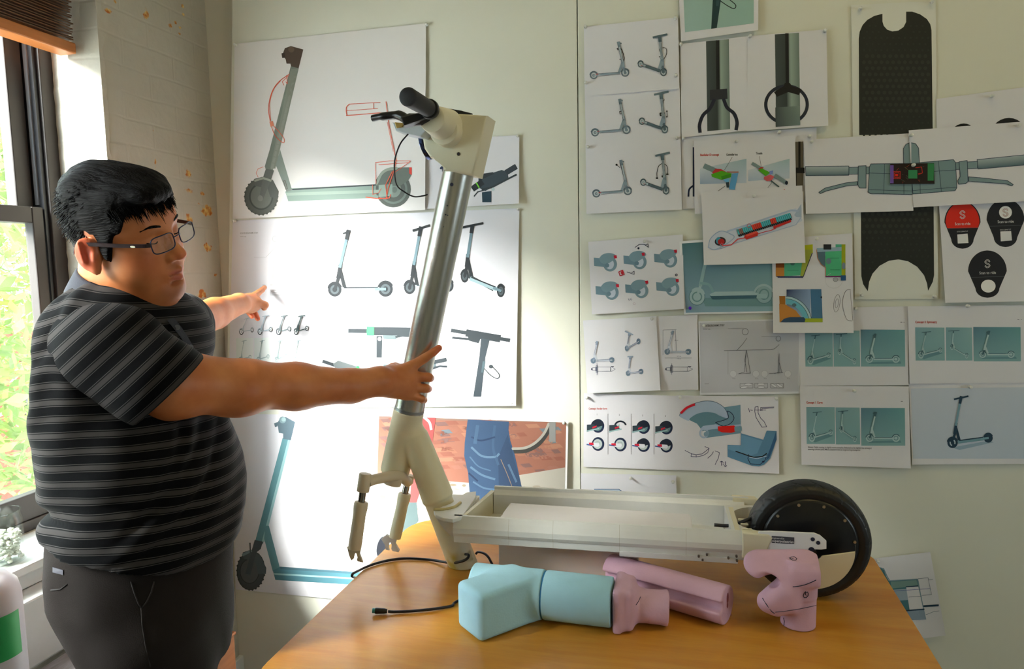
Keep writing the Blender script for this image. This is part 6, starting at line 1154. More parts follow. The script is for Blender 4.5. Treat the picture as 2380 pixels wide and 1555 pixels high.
bm = bmesh.new(); add_cyl(bm, b, b + _n(b - a) * .006, .0052, seg=16); from_bm('plug_tip', bm, mat('teal_plastic', srgb(20, 130, 140), rough=.4), pg)

# ================================================================ FOAM STUDY MODELS
M_bfo = mat('blue_foam', srgb(164, 212, 234), rough=.75, bump=.12, bscale=260, var=.05, vscale=14); M_pfo = mat('pink_foam', srgb(208, 168, 192), rough=.75, bump=.14, bscale=240, var=.06, vscale=14)
M_ink = mat('ink', srgb(36, 38, 66), rough=.6)
bd = _n((-.66, -.75, 0)); bw = np.array([-bd[1], bd[0], 0]) * -1; cz = TT + .0515
e0 = np.array([-.432, 1.318, cz]); c0 = e0 - bd * .075
pr = [Cyl((-.452, 1.428, cz), (-.293, 1.424, cz), .0512, rad=.004, k=0), Box(c0, (.074, .046, .0500), np.array([bd, bw, (0, 0, 1)]), rad=.013, k=.012),
      Half((-.30, 1.30, TT + .100), _n((-.5, -.5, 1.1)), op='s') if False else Half((0, 0, TT + .0008), (0, 0, -1), op='s')]
bf = sdf_obj('foam_model', pr, .0024, M_bfo, None, smooth_it=1); tag(bf, 'blue foam mock-up of a tube with a side branch, in front of the scooter', 'foam model')
bm = bmesh.new(); add_cyl(bm, (-.2905, 1.424, cz), (-.148, 1.420, cz), .0505, seg=64, bev=.003); from_bm('tube_section', bm, M_bfo, bf, autosmooth=30)
bm = bmesh.new(); add_cyl(bm, (-.2935, 1.424, cz), (-.290, 1.424, cz), .0490, seg=64); from_bm('joint_groove', bm, mat('blue_ink_line', srgb(24, 110, 160), rough=.7), bf, autosmooth=30)
ln = []
for k in range(15):
    a = math.radians(-40 + 200 * k / 14); ln.append((-.315 - .028 * math.sin(math.radians(180 * k / 14)), 1.4245 - .0516 * math.cos(math.radians(-52 + 100 * k / 14)), cz + .0516 * math.sin(math.radians(-52 + 100 * k / 14))))
bm = bmesh.new(); add_tube(bm, ln, .0009, 6); from_bm('pen_line', bm, M_ink, bf)
# pink flared coupling
pr = [Box((-.136, 1.434, TT + .046), (.0085, .052, .0455), rad=.006, k=0), Box((-.118, 1.436, TT + .046), (.016, .046, .044), rad=.012, k=.014), Cap((-.105, 1.438, TT + .043), (-.075, 1.441, TT + .040), .034, .029, k=.02), Cyl((-.09, 1.44, TT + .040), (-.036, 1.446, TT + .0375), .030, rad=.003, r2=.0365, k=.014), Half((0, 0, TT + .0006), (0, 0, -1), op='s')]
pf = sdf_obj('foam_model', pr, .002, M_pfo, None, smooth_it=1); tag(pf, 'short pink foam coupling with a flared end touching the blue foam', 'foam model')
bm = bmesh.new(); add_tube(bm, [onY(x, y, 1.402) for x, y in ((1489, 1387), (1484, 1398), (1474, 1412), (1470, 1425), (1469, 1455))], .0007, 6); from_bm('pen_line', bm, M_ink, pf)
# pink grooved bar
a, b = np.array([-.172, 1.584, TT + .043]), np.array([.084, 1.478, TT + .040]); dr = _n(b - a); sd = np.array([dr[1], -dr[0], 0]); 
pr = [Cyl(a, b, .0405, rad=.003, k=0), Box((a + b) / 2 + sd * .043 + np.array([0, 0, .006]), (.2, .020, .010), np.array([dr, sd, (0, 0, 1)]), rad=.006, k=.006, op='s'), Half((0, 0, TT + .0006), (0, 0, -1), op='s')]
pf = sdf_obj('foam_model', pr, .002, M_pfo, None, smooth_it=1); tag(pf, 'long pink foam bar with a groove along its side', 'foam model')
for (px, py, rx, rz) in ((1683.5, 1394, .005, .011), (1683, 1413, .003, .006), (1692, 1438, .0015, .003)):
    c = b + dr * .0003 + (onY(px, py, b[1]) - onY(1683, 1413, b[1])) * .9; vs = [c + sd * rx * math.cos(t) + np.array([0, 0, rz * math.sin(t)]) for t in [2 * math.pi * k / 16 for k in range(16)]]
    bm = bmesh.new(); add_prism(bm, vs, dr * .0006); from_bm('dark_patch', bm, mat('rust_patch', srgb(140, 70, 84), rough=.7), pf)
# pink upright piece
pcx, pcy = .2265, 1.506
tn = _n((.05, -.62, .9)); tx = _n(np.cross((0, 1, 0), tn)) ; tx = _n((1, .12, .02)); tx = _n(tx - tn * tx.dot(tn)); ty = np.cross(tn, tx)
tc_ = onY(1820, 1306, 1.485)
pr = [Cyl((pcx, pcy, TT), (pcx, pcy, .86), .0345, rad=.003, k=0), Cyl((pcx - .002, pcy - .003, .815), (pcx, pcy, .895), .0362, rad=.004, k=.006),
      Cap(tc_ - tn * .010 - tx * .043, tc_ - tn * .010 + tx * .045, .034, .036, k=.008, flat=(tn, 2.7)), Box(onY(1868, 1332, 1.492), (.030, .030, .02), None, rad=.010, k=.014),
      Cap(onY(1824, 1372, 1.475), onY(1786, 1398, 1.470), .027, .0225, k=.014), Cap(onY(1830, 1400, 1.475), onY(1806, 1414, 1.470), .024, .016, k=.012),
      Cap(onY(1757, 1342, 1.44), onY(1797, 1350, 1.47), .010, .013, k=.006, op='s'), Half((0, 0, TT + .0006), (0, 0, -1), op='s'), Half((0.2615, 0, 0), (1, 0, 0), op='s')]
pf = sdf_obj('foam_model', pr, .002, M_pfo, None, smooth_it=1); tag(pf, 'upright pink foam piece marked with a 6 and pen lines, in front of the wheel', 'foam model')
def surf_line(parent, pts, prims, w=.0008, y0=1.38):
    out = []
    for (x, y) in pts:
        lo_, hi_ = 1.0, 2.2; d = 1.30; r = ray(x, y)
        for _ in range(80):
            dd = sdf_eval(prims, (C0 + r * d)[None])[0]
            if dd < .0003: break
            d += min(max(dd * .8, .0004), .05)
            if d > 2.2: break
        if d < 1.9: out.append(C0 + r * (d - .0004))
    if len(out) < 2: return
    bm = bmesh.new(); add_tube(bm, out, w, 6); from_bm('pen_line', bm, M_ink, parent)
surf_line(pf, [(1843 + 54 * t / 12, 1364 - 2 * t / 12 - 14 * (t / 12) ** 2) for t in range(13)], pr)
surf_line(pf, [(1802 + 95 * t / 14, 1423 - 8 * t / 14 - 8 * (t / 14) ** 2) for t in range(15)], pr, .0006)
surf_line(pf, [(1875 + x, 1381 + y) for x, y in ((-2, -6), (-6, -2), (-8, 4), (-6, 8), (-1, 8), (3, 4), (4, -1), (2, -5), (-2, -4), (-3, 1), (-1, 3))], pr)
surf_line(pf, [(1834, 1296), (1842, 1302), (1850, 1302), (1852, 1298), (1846, 1294), (1838, 1295), (1836, 1300), (1844, 1298)], pr, .0007)
surf_line(pf, [(1766, 1372), (1772, 1390), (1782, 1406), (1794, 1422), (1800, 1426)], pr, .0009); surf_line(pf, [(1821, 1436), (1823, 1444), (1822, 1454)], pr, .0008)

# ================================================================ THINGS BY THE WINDOW
jr = empty('glass_jar', (WX - .05, 1.17, .7975), 'clear glass jar filled with pale gravel on the window sill', 'jar')
jx, jy = -1.620, 1.320
bm = bmesh.new(); lathe(bm, [(.044, .002), (.050, .006), (.050, .11), (.046, .122), (.047, .130), (.044, .130), (.043, .120), (.047, .108), (.047, .009), (.02, .006)], (jx, jy, .798), (0, 0, 1), 40)
gj = mat('clear_glass', (1, 1, 1, 1), rough=.02, trans=1.0); from_bm('jar_glass', bm, M_glass, jr, autosmooth=40)
rnd = random.Random(11); Vv = []; Ff = []
bm = bmesh.new()
for k in range(260):
    r = .042 * math.sqrt(rnd.random()); a = rnd.random() * 6.283; z = .808 + .070 * rnd.random(); q = .004 + .003 * rnd.random()
    bmesh.ops.create_icosphere(bm, subdivisions=1, radius=q, matrix=Matrix.Translation((jx + r * math.cos(a), jy + r * math.sin(a), z)) @ Matrix.Diagonal((1, 1.2, .8, 1)))
o = from_bm('gravel', bm, mat('pale_gravel', srgb(196, 200, 190), rough=.6, var=.35, vscale=90), jr); o['kind'] = 'stuff'
jg = empty('plastic_jug', (-1.40, 1.10, .560), 'white plastic jug with a green label on the bench, cut by the left edge', 'jug')
ux, uy = -1.432, 1.118
bm = bmesh.new(); lathe(bm, [(.055, .0), (.066, .006), (.068, .03), (.068, .265), (.062, .292), (.045, .312), (.024, .322), (.020, .332), (.020, .34)], (ux, uy, .5605), (0, 0, 1), 48); from_bm('jug_body', bm, mat('white_hdpe', srgb(226, 226, 236), rough=.35), jg, autosmooth=40)
bm = bmesh.new(); add_cyl(bm, (ux, uy, .897), (ux, uy, .917), .022, seg=32, bev=.002); from_bm('cap', bm, mat('white_hdpe', 0), jg, autosmooth=35)
bm = bmesh.new(); R = []
for z in (.705, .800): R.append([bm.verts.new((ux + .0688 * math.cos(a), uy + .0688 * math.sin(a), z)) for a in [math.radians(-110 + 128 * k / 20) for k in range(21)]])
for k in range(20): bm.faces.new((R[0][k], R[0][k + 1], R[1][k + 1], R[1][k]))
from_bm('label', bm, mat('green_label', srgb(40, 170, 90), rough=.5), jg, smooth=True)

# low wooden box in the corner behind the man
bx_ = empty('wooden_box', (-1.4, 1.95, 0), 'low orange wood box on the floor by the corner behind the man', 'box')
cX = at(546, 1512, 2.12) - np.array([.05, 0, 0])
bm = bmesh.new(); add_box(bm, (cX[0] - .22, cX[1] - .02, 0), (cX[0], cX[1] + .07, cX[2] + .006), .004); from_bm('box_body', bm, mat('orange_wood', srgb(150, 84, 36), rough=.5, var=.15, stretch=(1, 1, 9)), bx_)
bm = bmesh.new(); add_box(bm, (cX[0] - .224, cX[1] - .024, cX[2] + .0065), (cX[0] + .004, cX[1] + .074, cX[2] + .016), .003); from_bm('lid', bm, mat('orange_wood', 0), bx_)
# ================================================================ THE MAN
HS = 1.085
HR = np.array([[0.9929, -0.0159, 0.1176], [0.0539, 0.9434, -0.3272], [-0.1058, 0.3313, 0.9376]])
HO = np.array([-1.0814, 1.1774, 1.5901])
def Hp(x, y, z): return HO + HR @ (HS * np.array([x, y, z], float))
HA = HR.T                       # rows: forward, left, up
def HE(c, r, k=.012, op='u', rot=None):
    ax = HA if rot is None else rot @ HA
    return Ell(Hp(*c), np.array(r) * HS, ax, k=k, op=op)
def HC(a, b, ra, rb=None, k=.01, op='u'): return Cap(Hp(*a), Hp(*b), ra * HS, (ra if rb is None else rb) * HS, k=k, op=op)
def rz(a): c, s = math.cos(math.radians(a)), math.sin(math.radians(a)); return np.array([[c, s, 0], [-s, c, 0], [0, 0, 1]])
head = [
    HE((.006, 0, .028), (.084, .077, .080), k=0), HE((.036, 0, .022), (.066, .066, .072), k=.03), HE((.034, 0, -.040), (.062, .064, .070), k=.03),
    HE((.030, 0, -.078), (.062, .062, .048), k=.025), HE((.046, .032, -.050), (.044, .032, .044), k=.03), HE((.046, -.032, -.050), (.044, .032, .044), k=.03),
    HE((.080, 0, -.104), (.020, .024, .018), k=.02), HE((.036, 0, -.118), (.062, .054, .032), k=.03), HE((.000, 0, -.100), (.06, .062, .05), k=.03),
    HC((.084, .030, .016), (.086, .012, .016), .012, k=.014), HC((.084, -.030, .016), (.086, -.012, .016), .012, k=.014),
    HE((.106, .030, -.006), (.014, .018, .013), k=.012, op='s'), HE((.106, -.030, -.006), (.014, .018, .013), k=.012, op='s'),
    HE((.078, .031, -.006), (.0155, .0165, .013), k=.004), HE((.078, -.031, -.006), (.0155, .0165, .013), k=.004),
    HC((.088, 0, .012), (.108, 0, -.034), .0085, .0115, k=.012), HE((.114, 0, -.041), (.0135, .0125, .0115), k=.008), HE((.103, .0125, -.045), (.012, .0085, .0085), k=.006), HE((.103, -.0125, -.045), (.012, .0085, .0085), k=.006),
    HE((.108, .0065, -.052), (.005, .0035, .004), k=.002, op='s'), HE((.108, -.0065, -.052), (.005, .0035, .004), k=.002, op='s'),
    HE((.088, 0, -.070), (.018, .028, .018), k=.014), HC((.098, .019, -.0765), (.106, 0, -.0715), .0048, .0070, k=.005), HC((.098, -.019, -.0765), (.106, 0, -.0715), .0048, .0070, k=.005),
    HC((.095, .015, -.084), (.103, 0, -.0870), .0058, .0082, k=.005), HC((.095, -.015, -.084), (.103, 0, -.0870), .0058, .0082, k=.005),
    HC((.101, .020, -.0785), (.1105, 0, -.0785), .0021, k=.001, op='s'), HC((.101, -.020, -.0785), (.1105, 0, -.0785), .0021, k=.001, op='s'),
    HE((.100, 0, -.0945), (.008, .016, .004), k=.008, op='s'),
]
for s_ in (1, -1):      # ears: helix, concha, lobe
    er = rz(-22 * s_)
    head += [HE((.002, .083 * s_, -.024), (.021, .0075, .031), k=.006, rot=er), HE((.004, .0920 * s_, -.020), (.0105, .0050, .017), k=.004, op='s', rot=er),
             HE((.014, .0835 * s_, -.026), (.006, .0065, .009), k=.004, rot=er), HE((.009, .082 * s_, -.050), (.0085, .0055, .011), k=.006, rot=er),
             HC((-.004, .0915 * s_, .000), (-.002, .0915 * s_, -.034), .0028, k=.004)]
A3 = lambda p: at(*p)
S_R, E_R, W_R = at(222, 800, 1.30), at(575, 896, 1.47), at(884, 886, 1.655)
S_L, E_L, W_L = at(395, 755, 1.62), at(438, 752, 1.90), at(556, 706, 2.16)
NB = at(272, 735, 1.47)
body = head + [Cap(Hp(-.015, 0, -.06), NB, .066, .078, k=.03), Cap(Hp(.01, 0, -.10), at(330, 740, 1.46), .058, .07, k=.03),
    Cap(at(250, 790, 1.38), at(390, 770, 1.60), .055, .055, k=.04), Ell(at(270, 960, 1.46), (.14, .13, .20), k=.04), Ell(at(325, 1180, 1.46), (.135, .13, .16), k=.04),
    # near (right) arm
    Cap(at(262, 835, 1.36), at(400, 893, 1.385), .058, .064, k=.03), Cap(at(400, 893, 1.385), E_R, .064, .052, k=.03), Cap(E_R, at(690, 898, 1.54), .0505, .0490, k=.02), Cap(at(690, 898, 1.54), at(815, 897, 1.612), .0490, .0375, k=.02), Cap(at(815, 897, 1.612), W_R, .0375, .0335, k=.015, flat=None),
    Ell(at(545, 918, 1.455), (.060, .045, .042), k=.03),
    # near hand
    Cap(W_R, at(925, 890, 1.690), .033, .030, k=.012), Cap(at(905, 872, 1.688), at(946, 864, 1.706), .022, .019, k=.012), Cap(at(905, 893, 1.686), at(950, 890, 1.704), .024, .0205, k=.01), Cap(at(888, 902, 1.675), at(946, 913, 1.706), .018, .018, k=.016),
    Cap(at(935, 866, 1.703), at(958, 851, 1.712), .0165, .0135, k=.010), Cap(at(958, 851, 1.712), at(988, 832, 1.716), .0130, .0112, k=.005), Cap(at(988, 832, 1.716), at(1008, 818, 1.718), .0110, .0098, k=.003), Cap(at(1008, 818, 1.718), at(1020, 809, 1.722), .0096, .0085, k=.003),
    Cap(at(945, 877, 1.706), at(977, 876, 1.714), .0150, .0122, k=.008), Cap(at(977, 876, 1.714), at(996, 877, 1.722), .0119, .0114, k=.002), Cap(at(996, 877, 1.722), at(1000, 879, 1.752), .0112, .0100, k=.002), Cap(at(1000, 879, 1.752), at(992, 880, 1.786), .0098, .0085, k=.002),
    Cap(at(945, 900, 1.706), at(973, 902, 1.713), .0145, .0118, k=.006), Cap(at(973, 902, 1.713), at(990, 903, 1.720), .0114, .0108, k=.0015), Cap(at(990, 903, 1.720), at(995, 904, 1.748), .0106, .0096, k=.002), Cap(at(995, 904, 1.748), at(987, 905, 1.782), .0094, .0082, k=.002),
    Cap(at(940, 917, 1.704), at(966, 922, 1.712), .0120, .0100, k=.005), Cap(at(966, 922, 1.712), at(980, 927, 1.718), .0098, .0092, k=.0015), Cap(at(980, 927, 1.718), at(986, 930, 1.744), .0090, .0078, k=.002), Cap(at(986, 930, 1.744), at(978, 932, 1.772), .0078, .0070, k=.002),
    Cap(at(905, 868, 1.692), at(912, 856, 1.728), .0165, .0130, k=.012), Cap(at(912, 856, 1.728), at(919, 852, 1.762), .0120, .0108, k=.004), Cap(at(919, 852, 1.762), at(930, 853, 1.800), .0106, .0088, k=.003),
    # far (left) arm and pointing hand
    Cap(S_L, E_L, .058, .054, k=.02), Cap(E_L, at(500, 728, 2.04), .052, .043, k=.02), Cap(at(500, 728, 2.04), W_L, .043, .031, k=.015), Cap(W_L, at(584, 702, 2.235), .030, .026, k=.012), Ell(at(580, 706, 2.235), (.034, .040, .030), k=.015),
    Cap(at(587, 692, 2.250), at(600, 681, 2.300), .0145, .0105, k=.008), Cap(at(600, 681, 2.300), at(609, 674, 2.345), .0102, .0092, k=.003), Cap(at(609, 674, 2.345), at(615, 668, 2.380), .0090, .0078, k=.003),
    Cap(at(574, 708, 2.200), at(598, 703, 2.225), .0165, .0135, k=.010), Cap(at(598, 703, 2.225), at(616, 709, 2.245), .0128, .0118, k=.004), Cap(at(616, 709, 2.245), at(614, 716, 2.262), .0105, .0090, k=.003),
    Cap(at(588, 712, 2.265), at(590, 722, 2.290), .0115, .0098, k=.006), Cap(at(590, 722, 2.290), at(599, 741, 2.285), .0094, .0080, k=.002),
    Cap(at(577, 716, 2.250), at(575, 722, 2.268), .0110, .0094, k=.006), Cap(at(575, 722, 2.268), at(586, 736, 2.262), .0090, .0076, k=.002), Cap(at(566, 716, 2.225), at(558, 722, 2.240), .0095, .0080, k=.006),
    # hips and legs
    Ell(at(335, 1310, 1.46), (.13, .12, .12), k=.03),
]
Xc = lambda px, py, d: at(px, py, d)
hipN, hipF = at(345, 1400, 1.40), at(352, 1400, 1.53)
kN, kF = np.array([hipN[0] + .045, hipN[1] + .0, .44]), np.array([hipF[0] + .05, hipF[1] + .02, .44])
aN, aF = np.array([kN[0] - .03, kN[1], .09]), np.array([kF[0] - .03, kF[1], .09])
for h_, k_, a_ in ((hipN, kN, aN), (hipF, kF, aF)):
    body += [Cap(h_, k_, .072, .058, k=.03), Cap(k_, a_, .055, .042, k=.02), Cap(a_, a_ + np.array([.12, 0, -.055]), .038, .028, k=.02)]

def skin():
    m = bpy.data.materials.new('skin'); m.use_nodes = True; nt = m.node_tree; b = nt.nodes['Principled BSDF']; L = nt.links
    col = None
    base = srgb(206, 136, 88)
    tc = nt.nodes.new('ShaderNodeTexCoord'); n = nt.nodes.new('ShaderNodeTexNoise'); n.inputs['Scale'].default_value = 14; n.inputs['Detail'].default_value = 5; L.new(tc.outputs['Object'], n.inputs[0])
    r = nt.nodes.new('ShaderNodeValToRGB'); r.color_ramp.elements[0].position = .35; r.color_ramp.elements[0].color = srgb(184, 104, 56); r.color_ramp.elements[1].position = .68; r.color_ramp.elements[1].color = srgb(206, 132, 82); L.new(n.outputs[0], r.inputs[0]); col = r.outputs[0]
    for nm, c in (('red', srgb(206, 84, 52)), ('stub', srgb(112, 82, 68)), ('lip', srgb(176, 84, 74))):
        a = nt.nodes.new('ShaderNodeAttribute'); a.attribute_name = nm; x = nt.nodes.new('ShaderNodeMix'); x.data_type = 'RGBA'; x.inputs[7].default_value = c; L.new(a.outputs['Fac'], x.inputs[0]); L.new(col, x.inputs[6]); col = x.outputs[2]
    L.new(col, b.inputs['Base Color']); b.inputs['Roughness'].default_value = .48; b.inputs['Subsurface Weight'].default_value = 0; b.inputs['Subsurface Radius'].default_value = (1, .3, .12); b.inputs['Subsurface Scale'].default_value = .008
    n2 = nt.nodes.new('ShaderNodeTexNoise'); n2.inputs['Scale'].default_value = 420; bp = nt.nodes.new('ShaderNodeBump'); bp.inputs['Strength'].default_value = .08; bp.inputs['Distance'].default_value = .001; L.new(tc.outputs['Object'], n2.inputs[0]); L.new(n2.outputs[0], bp.inputs['Height']); L.new(bp.outputs[0], b.inputs['Normal'])
    return m
def face_attr(V):
    q = ((V - HO) @ HR) / HS; x, y, z = q[:, 0], q[:, 1], q[:, 2]; near = np.linalg.norm(q, axis=1) < .2
    g = lambda cx, cy, cz, rx, ry, rz_: np.clip(1.4 - np.sqrt(((x - cx) / rx) ** 2 + ((y - cy) / ry) ** 2 + ((z - cz) / rz_) ** 2) * 1.1, 0, 1)
    lip = np.maximum(g(.104, 0, -.0735, .014, .022, .0058), g(.102, 0, -.0850, .014, .019, .0068))
    red = np.maximum.reduce([g(-.004, .088, -.02, .03, .014, .042), g(-.004, -.088, -.02, .03, .014, .042), .45 * g(.118, 0, -.043, .014, .016, .014), .25 * g(.075, .045, -.045, .03, .03, .03), .25 * g(.075, -.045, -.045, .03, .03, .03)])
    stub = np.maximum(.55 * g(.09, 0, -.112, .03, .038, .02), .30 * g(.108, 0, -.062, .012, .022, .007))
    ft = np.zeros(len(V))
    for p in (at(599, 741, 2.285), at(586, 736, 2.262), at(1000, 879, 1.75), at(995, 904, 1.748), at(1020, 809, 1.722)): ft = np.maximum(ft, np.clip(1.3 - np.linalg.norm(V - p, axis=1) / .022, 0, 1) * .6)
    return {'lip': lip * near, 'red': np.maximum(red * near, ft), 'stub': stub * near}
man = sdf_obj('person', body, .0030, skin(), None, smooth_it=1, attrf=face_attr)
tag(man, 'man in a dark striped polo shirt and glasses, one hand on the scooter tube, the other pointing at the wall', 'person')
man['label'] = 'man in striped polo shirt and glasses gripping the scooter tube and pointing at the wall'

# ---- hair
def sines(P, ks, seed=0):
    r = np.random.RandomState(seed); o = np.zeros(len(P))
    for k in ks: o += np.sin(P @ np.array(k) + r.rand() * 6.28)
    return o / len(ks)
HLX = np.array([-.13, -.042, -.025, -.002, .008, .026, .034, .046, .070, .086, .11]); HLZ = np.array([-.095, -.090, -.050, .012, .006, -.040, -.036, .000, .034, .048, .062])
def hair_post(P, D):
    q = ((P - HO) @ HR) / HS; ang = q.copy()
    D = D + .0016 * sines(q, [(40, 420, 90), (60, -350, 160), (30, 240, 300), (70, 510, -60)], 3) + .0030 * sines(q, [(35, 90, 40), (-60, 50, 80), (50, -110, 60)], 5)
    h = np.interp(q[:, 0], HLX, HLZ) + .004 * np.sin(q[:, 0] * 260 + 1) + .003 * np.sin(q[:, 1] * 300)
    return np.maximum(D, (h - q[:, 2]) * .55)
hair = [HE((.005, 0, .034), (.089, .081, .083), k=0), HE((-.028, 0, .010), (.050, .064, .074), k=.02), HE((.054, -.004, .070), (.054, .062, .036), k=.02), HE((.094, -.018, .073), (.027, .042, .018), k=.014), HE((-.028, -.008, .072), (.046, .046, .034), k=.03), HE((-.020, 0, -.045), (.052, .064, .042), k=.02), HE((.040, 0, .028), (.066, .073, .058), k=.02), HE((.034, .072, -.012), (.014, .0085, .034), k=.01), HE((.034, -.072, -.012), (.014, .0085, .034), k=.01)]
M_hair = mat('black_hair', srgb(6, 5, 7), rough=.55, spec=.10, bump=1.0, bscale=14, stretch=(1.5, 26, 22))
ho = sdf_obj('hair', hair, .0022, M_hair, man, post=hair_post, smooth_it=0, margin=.008)
rnd = random.Random(4); bm = bmesh.new()
for k in range(2600):
    if k < 2200:
        th = rnd.uniform(-1.9, 1.9); ph = rnd.uniform(-.5, 1.35); d = Vector((-math.cos(th * .8) * math.cos(ph), math.sin(th), math.sin(ph))).normalized() if k % 3 else Vector((rnd.uniform(-1, 1), rnd.uniform(-1, .6), rnd.uniform(.1, 1))).normalized()
        c = Vector((.005 + .085 * d.x, .078 * d.y, .034 + .079 * d.z)); fl = Vector((-.35 - .5 * rnd.random(), rnd.uniform(-.3, .3), -.5 + .5 * d.z))
        if c.x > .02: fl = Vector((.9, rnd.uniform(-.3, .3), -.35))
        L = rnd.uniform(.010, .019)
    else:       # fringe over the forehead and temple
        t = rnd.random(); y = -.075 + .12 * t; c = Vector((.090 - .9 * max(0, abs(y + .005) - .02) ** 1.1 + rnd.uniform(-.01, .01), y, .060 - .22 * max(0, abs(y) - .03) + rnd.uniform(-.006, .006))); fl = Vector((.45, rnd.uniform(-.25, .25), -1)); L = rnd.uniform(.012, .030) if y > -.05 else rnd.uniform(.01, .02)
        if k % 40 == 0: L *= 1.6
    fl.normalize(); n_ = (c - Vector((-.018, 0, .03))).normalized(); pts = []
    for j in range(4):
        u = j / 3; p = c + fl * L * u + n_ * (.0010 + .003 * math.sin(u * 2.2)); pts.append(Hp(*p))
    add_tube(bm, pts, [.0010, .0010, .0007, .0002], 4, closed_ends=False)
o = from_bm('hair_wisps', bm, M_hair, ho, smooth=True); o['kind'] = 'stuff'
# ---- brows and lashes
for s_ in (1, -1):
    bm = bmesh.new(); add_tube(bm, catmull([Hp(.1010, .012 * s_, .012), Hp(.1010, .024 * s_, .0165), Hp(.0960, .038 * s_, .0185), Hp(.0850, .050 * s_, .013)], 5), [.0016] * 3 + [.0024] * 3 + [.0028] * 5 + [.0020] * 2 + [.0010] * 3, 8); from_bm('eyebrow', bm, M_hair, man, smooth=True)
    bm = bmesh.new(); add_tube(bm, catmull([Hp(.0905, .018 * s_, -.0115), Hp(.0950, .026 * s_, -.0128), Hp(.0950, .034 * s_, -.0125), Hp(.0900, .045 * s_, -.0085)], 5), .0010, 8); from_bm('eyelash', bm, M_hair, man, smooth=True)
# ---- eyeglasses
M_gf = mat('navy_metal', srgb(42, 46, 72), rough=.3, metal=.6); M_tm = mat('dark_temple', srgb(44, 30, 34), rough=.3)
gl = bpy.data.objects.new('eyeglasses', None); link(gl, man)
bm = bmesh.new()
def lensrim(s_):
    out = []
    for k in range(28):
        a = 2 * math.pi * k / 28; cx, cz = math.copysign(abs(math.cos(a)) ** .5, math.cos(a)) * .0255, math.copysign(abs(math.sin(a)) ** .5, math.sin(a)) * .0145
        out.append((.1165 - .25 * max(0, (s_ * 0 + abs((.0335 + cx)) - .03)) - .0 - cz * .10, s_ * (.0335 + cx), -.010 + cz))
    return out
for s_ in (1, -1):
    rim = lensrim(s_); P3 = [Hp(*p) for p in rim]; add_tube(bm, P3 + [P3[0]], .0012, 8, closed_ends=False)
add_tube(bm, catmull([Hp(.118, .009, -.006), Hp(.1215, 0, -.0035), Hp(.118, -.009, -.006)], 5), .0011, 8)
from_bm('rim', bm, M_gf, gl, smooth=True)
M_lens = bpy.data.materials.new('lens_glass'); M_lens.use_nodes = True; _nt = M_lens.node_tree; _nt.nodes.clear(); _o = _nt.nodes.new('ShaderNodeOutputMaterial'); _mx = _nt.nodes.new('ShaderNodeMixShader'); _t = _nt.nodes.new('ShaderNodeBsdfTransparent'); _g = _nt.nodes.new('ShaderNodeBsdfGlossy'); _t.inputs[0].default_value = (.93, .95, .97, 1); _g.inputs['Roughness'].default_value = .03; _mx.inputs[0].default_value = .12
_nt.links.new(_t.outputs[0], _mx.inputs[1]); _nt.links.new(_g.outputs[0], _mx.inputs[2]); _nt.links.new(_mx.outputs[0], _o.inputs[0])
for s_ in (1, -1):
    rim = lensrim(s_); bm = bmesh.new(); c = np.mean(rim, 0); cv = bm.verts.new(Hp(c[0] + .0015, c[1], c[2])); vs = [bm.verts.new(Hp(*p)) for p in rim]
    for k in range(28): bm.faces.new((cv, vs[k], vs[(k + 1) % 28]))
    from_bm('lens', bm, M_lens, gl, smooth=True)
    bm = bmesh.new(); T = [(.109, .0585 * s_, -.006), (.100, .067 * s_, -.005), (.060, .076 * s_, -.005), (.02, .083 * s_, -.004), (-.012, .088 * s_, -.006), (-.022, .088 * s_, -.022)]
    up = HR @ np.array([0, 0, 1]) * HS; sd = HR @ np.array([0, s_, 0]) * HS; C_ = catmull([Hp(*p) for p in T], 6); m = len(C_); R = []
    for i, p in enumerate(C_):
        w = .0032 if i < m * .7 else .0022; R.append([bm.verts.new(p + up * w + sd * .0011), bm.verts.new(p - up * w + sd * .0011), bm.verts.new(p - up * w - sd * .0011), bm.verts.new(p + up * w - sd * .0011)])
    for i in range(m - 1):
        for k in range(4): bm.faces.new((R[i][k], R[i][(k + 1) % 4], R[i + 1][(k + 1) % 4], R[i + 1][k]))
    bm.faces.new(R[0][::-1]); bm.faces.new(R[-1]); tm = from_bm('temple_arm', bm, M_tm, gl)
    bm = bmesh.new(); c = Hp(.086, .0725 * s_, -.005); ax_ = HR @ np.array([1, 0, 0]); vs = [c + sd * .0026 + ax_ * .0052 * math.cos(t) + up * .0019 * math.sin(t) for t in [2 * math.pi * k / 14 for k in range(14)]]; add_prism(bm, vs, -sd * .0008); from_bm('temple_inlay', bm, mat('pale_inlay', srgb(186, 182, 160), rough=.3), gl)

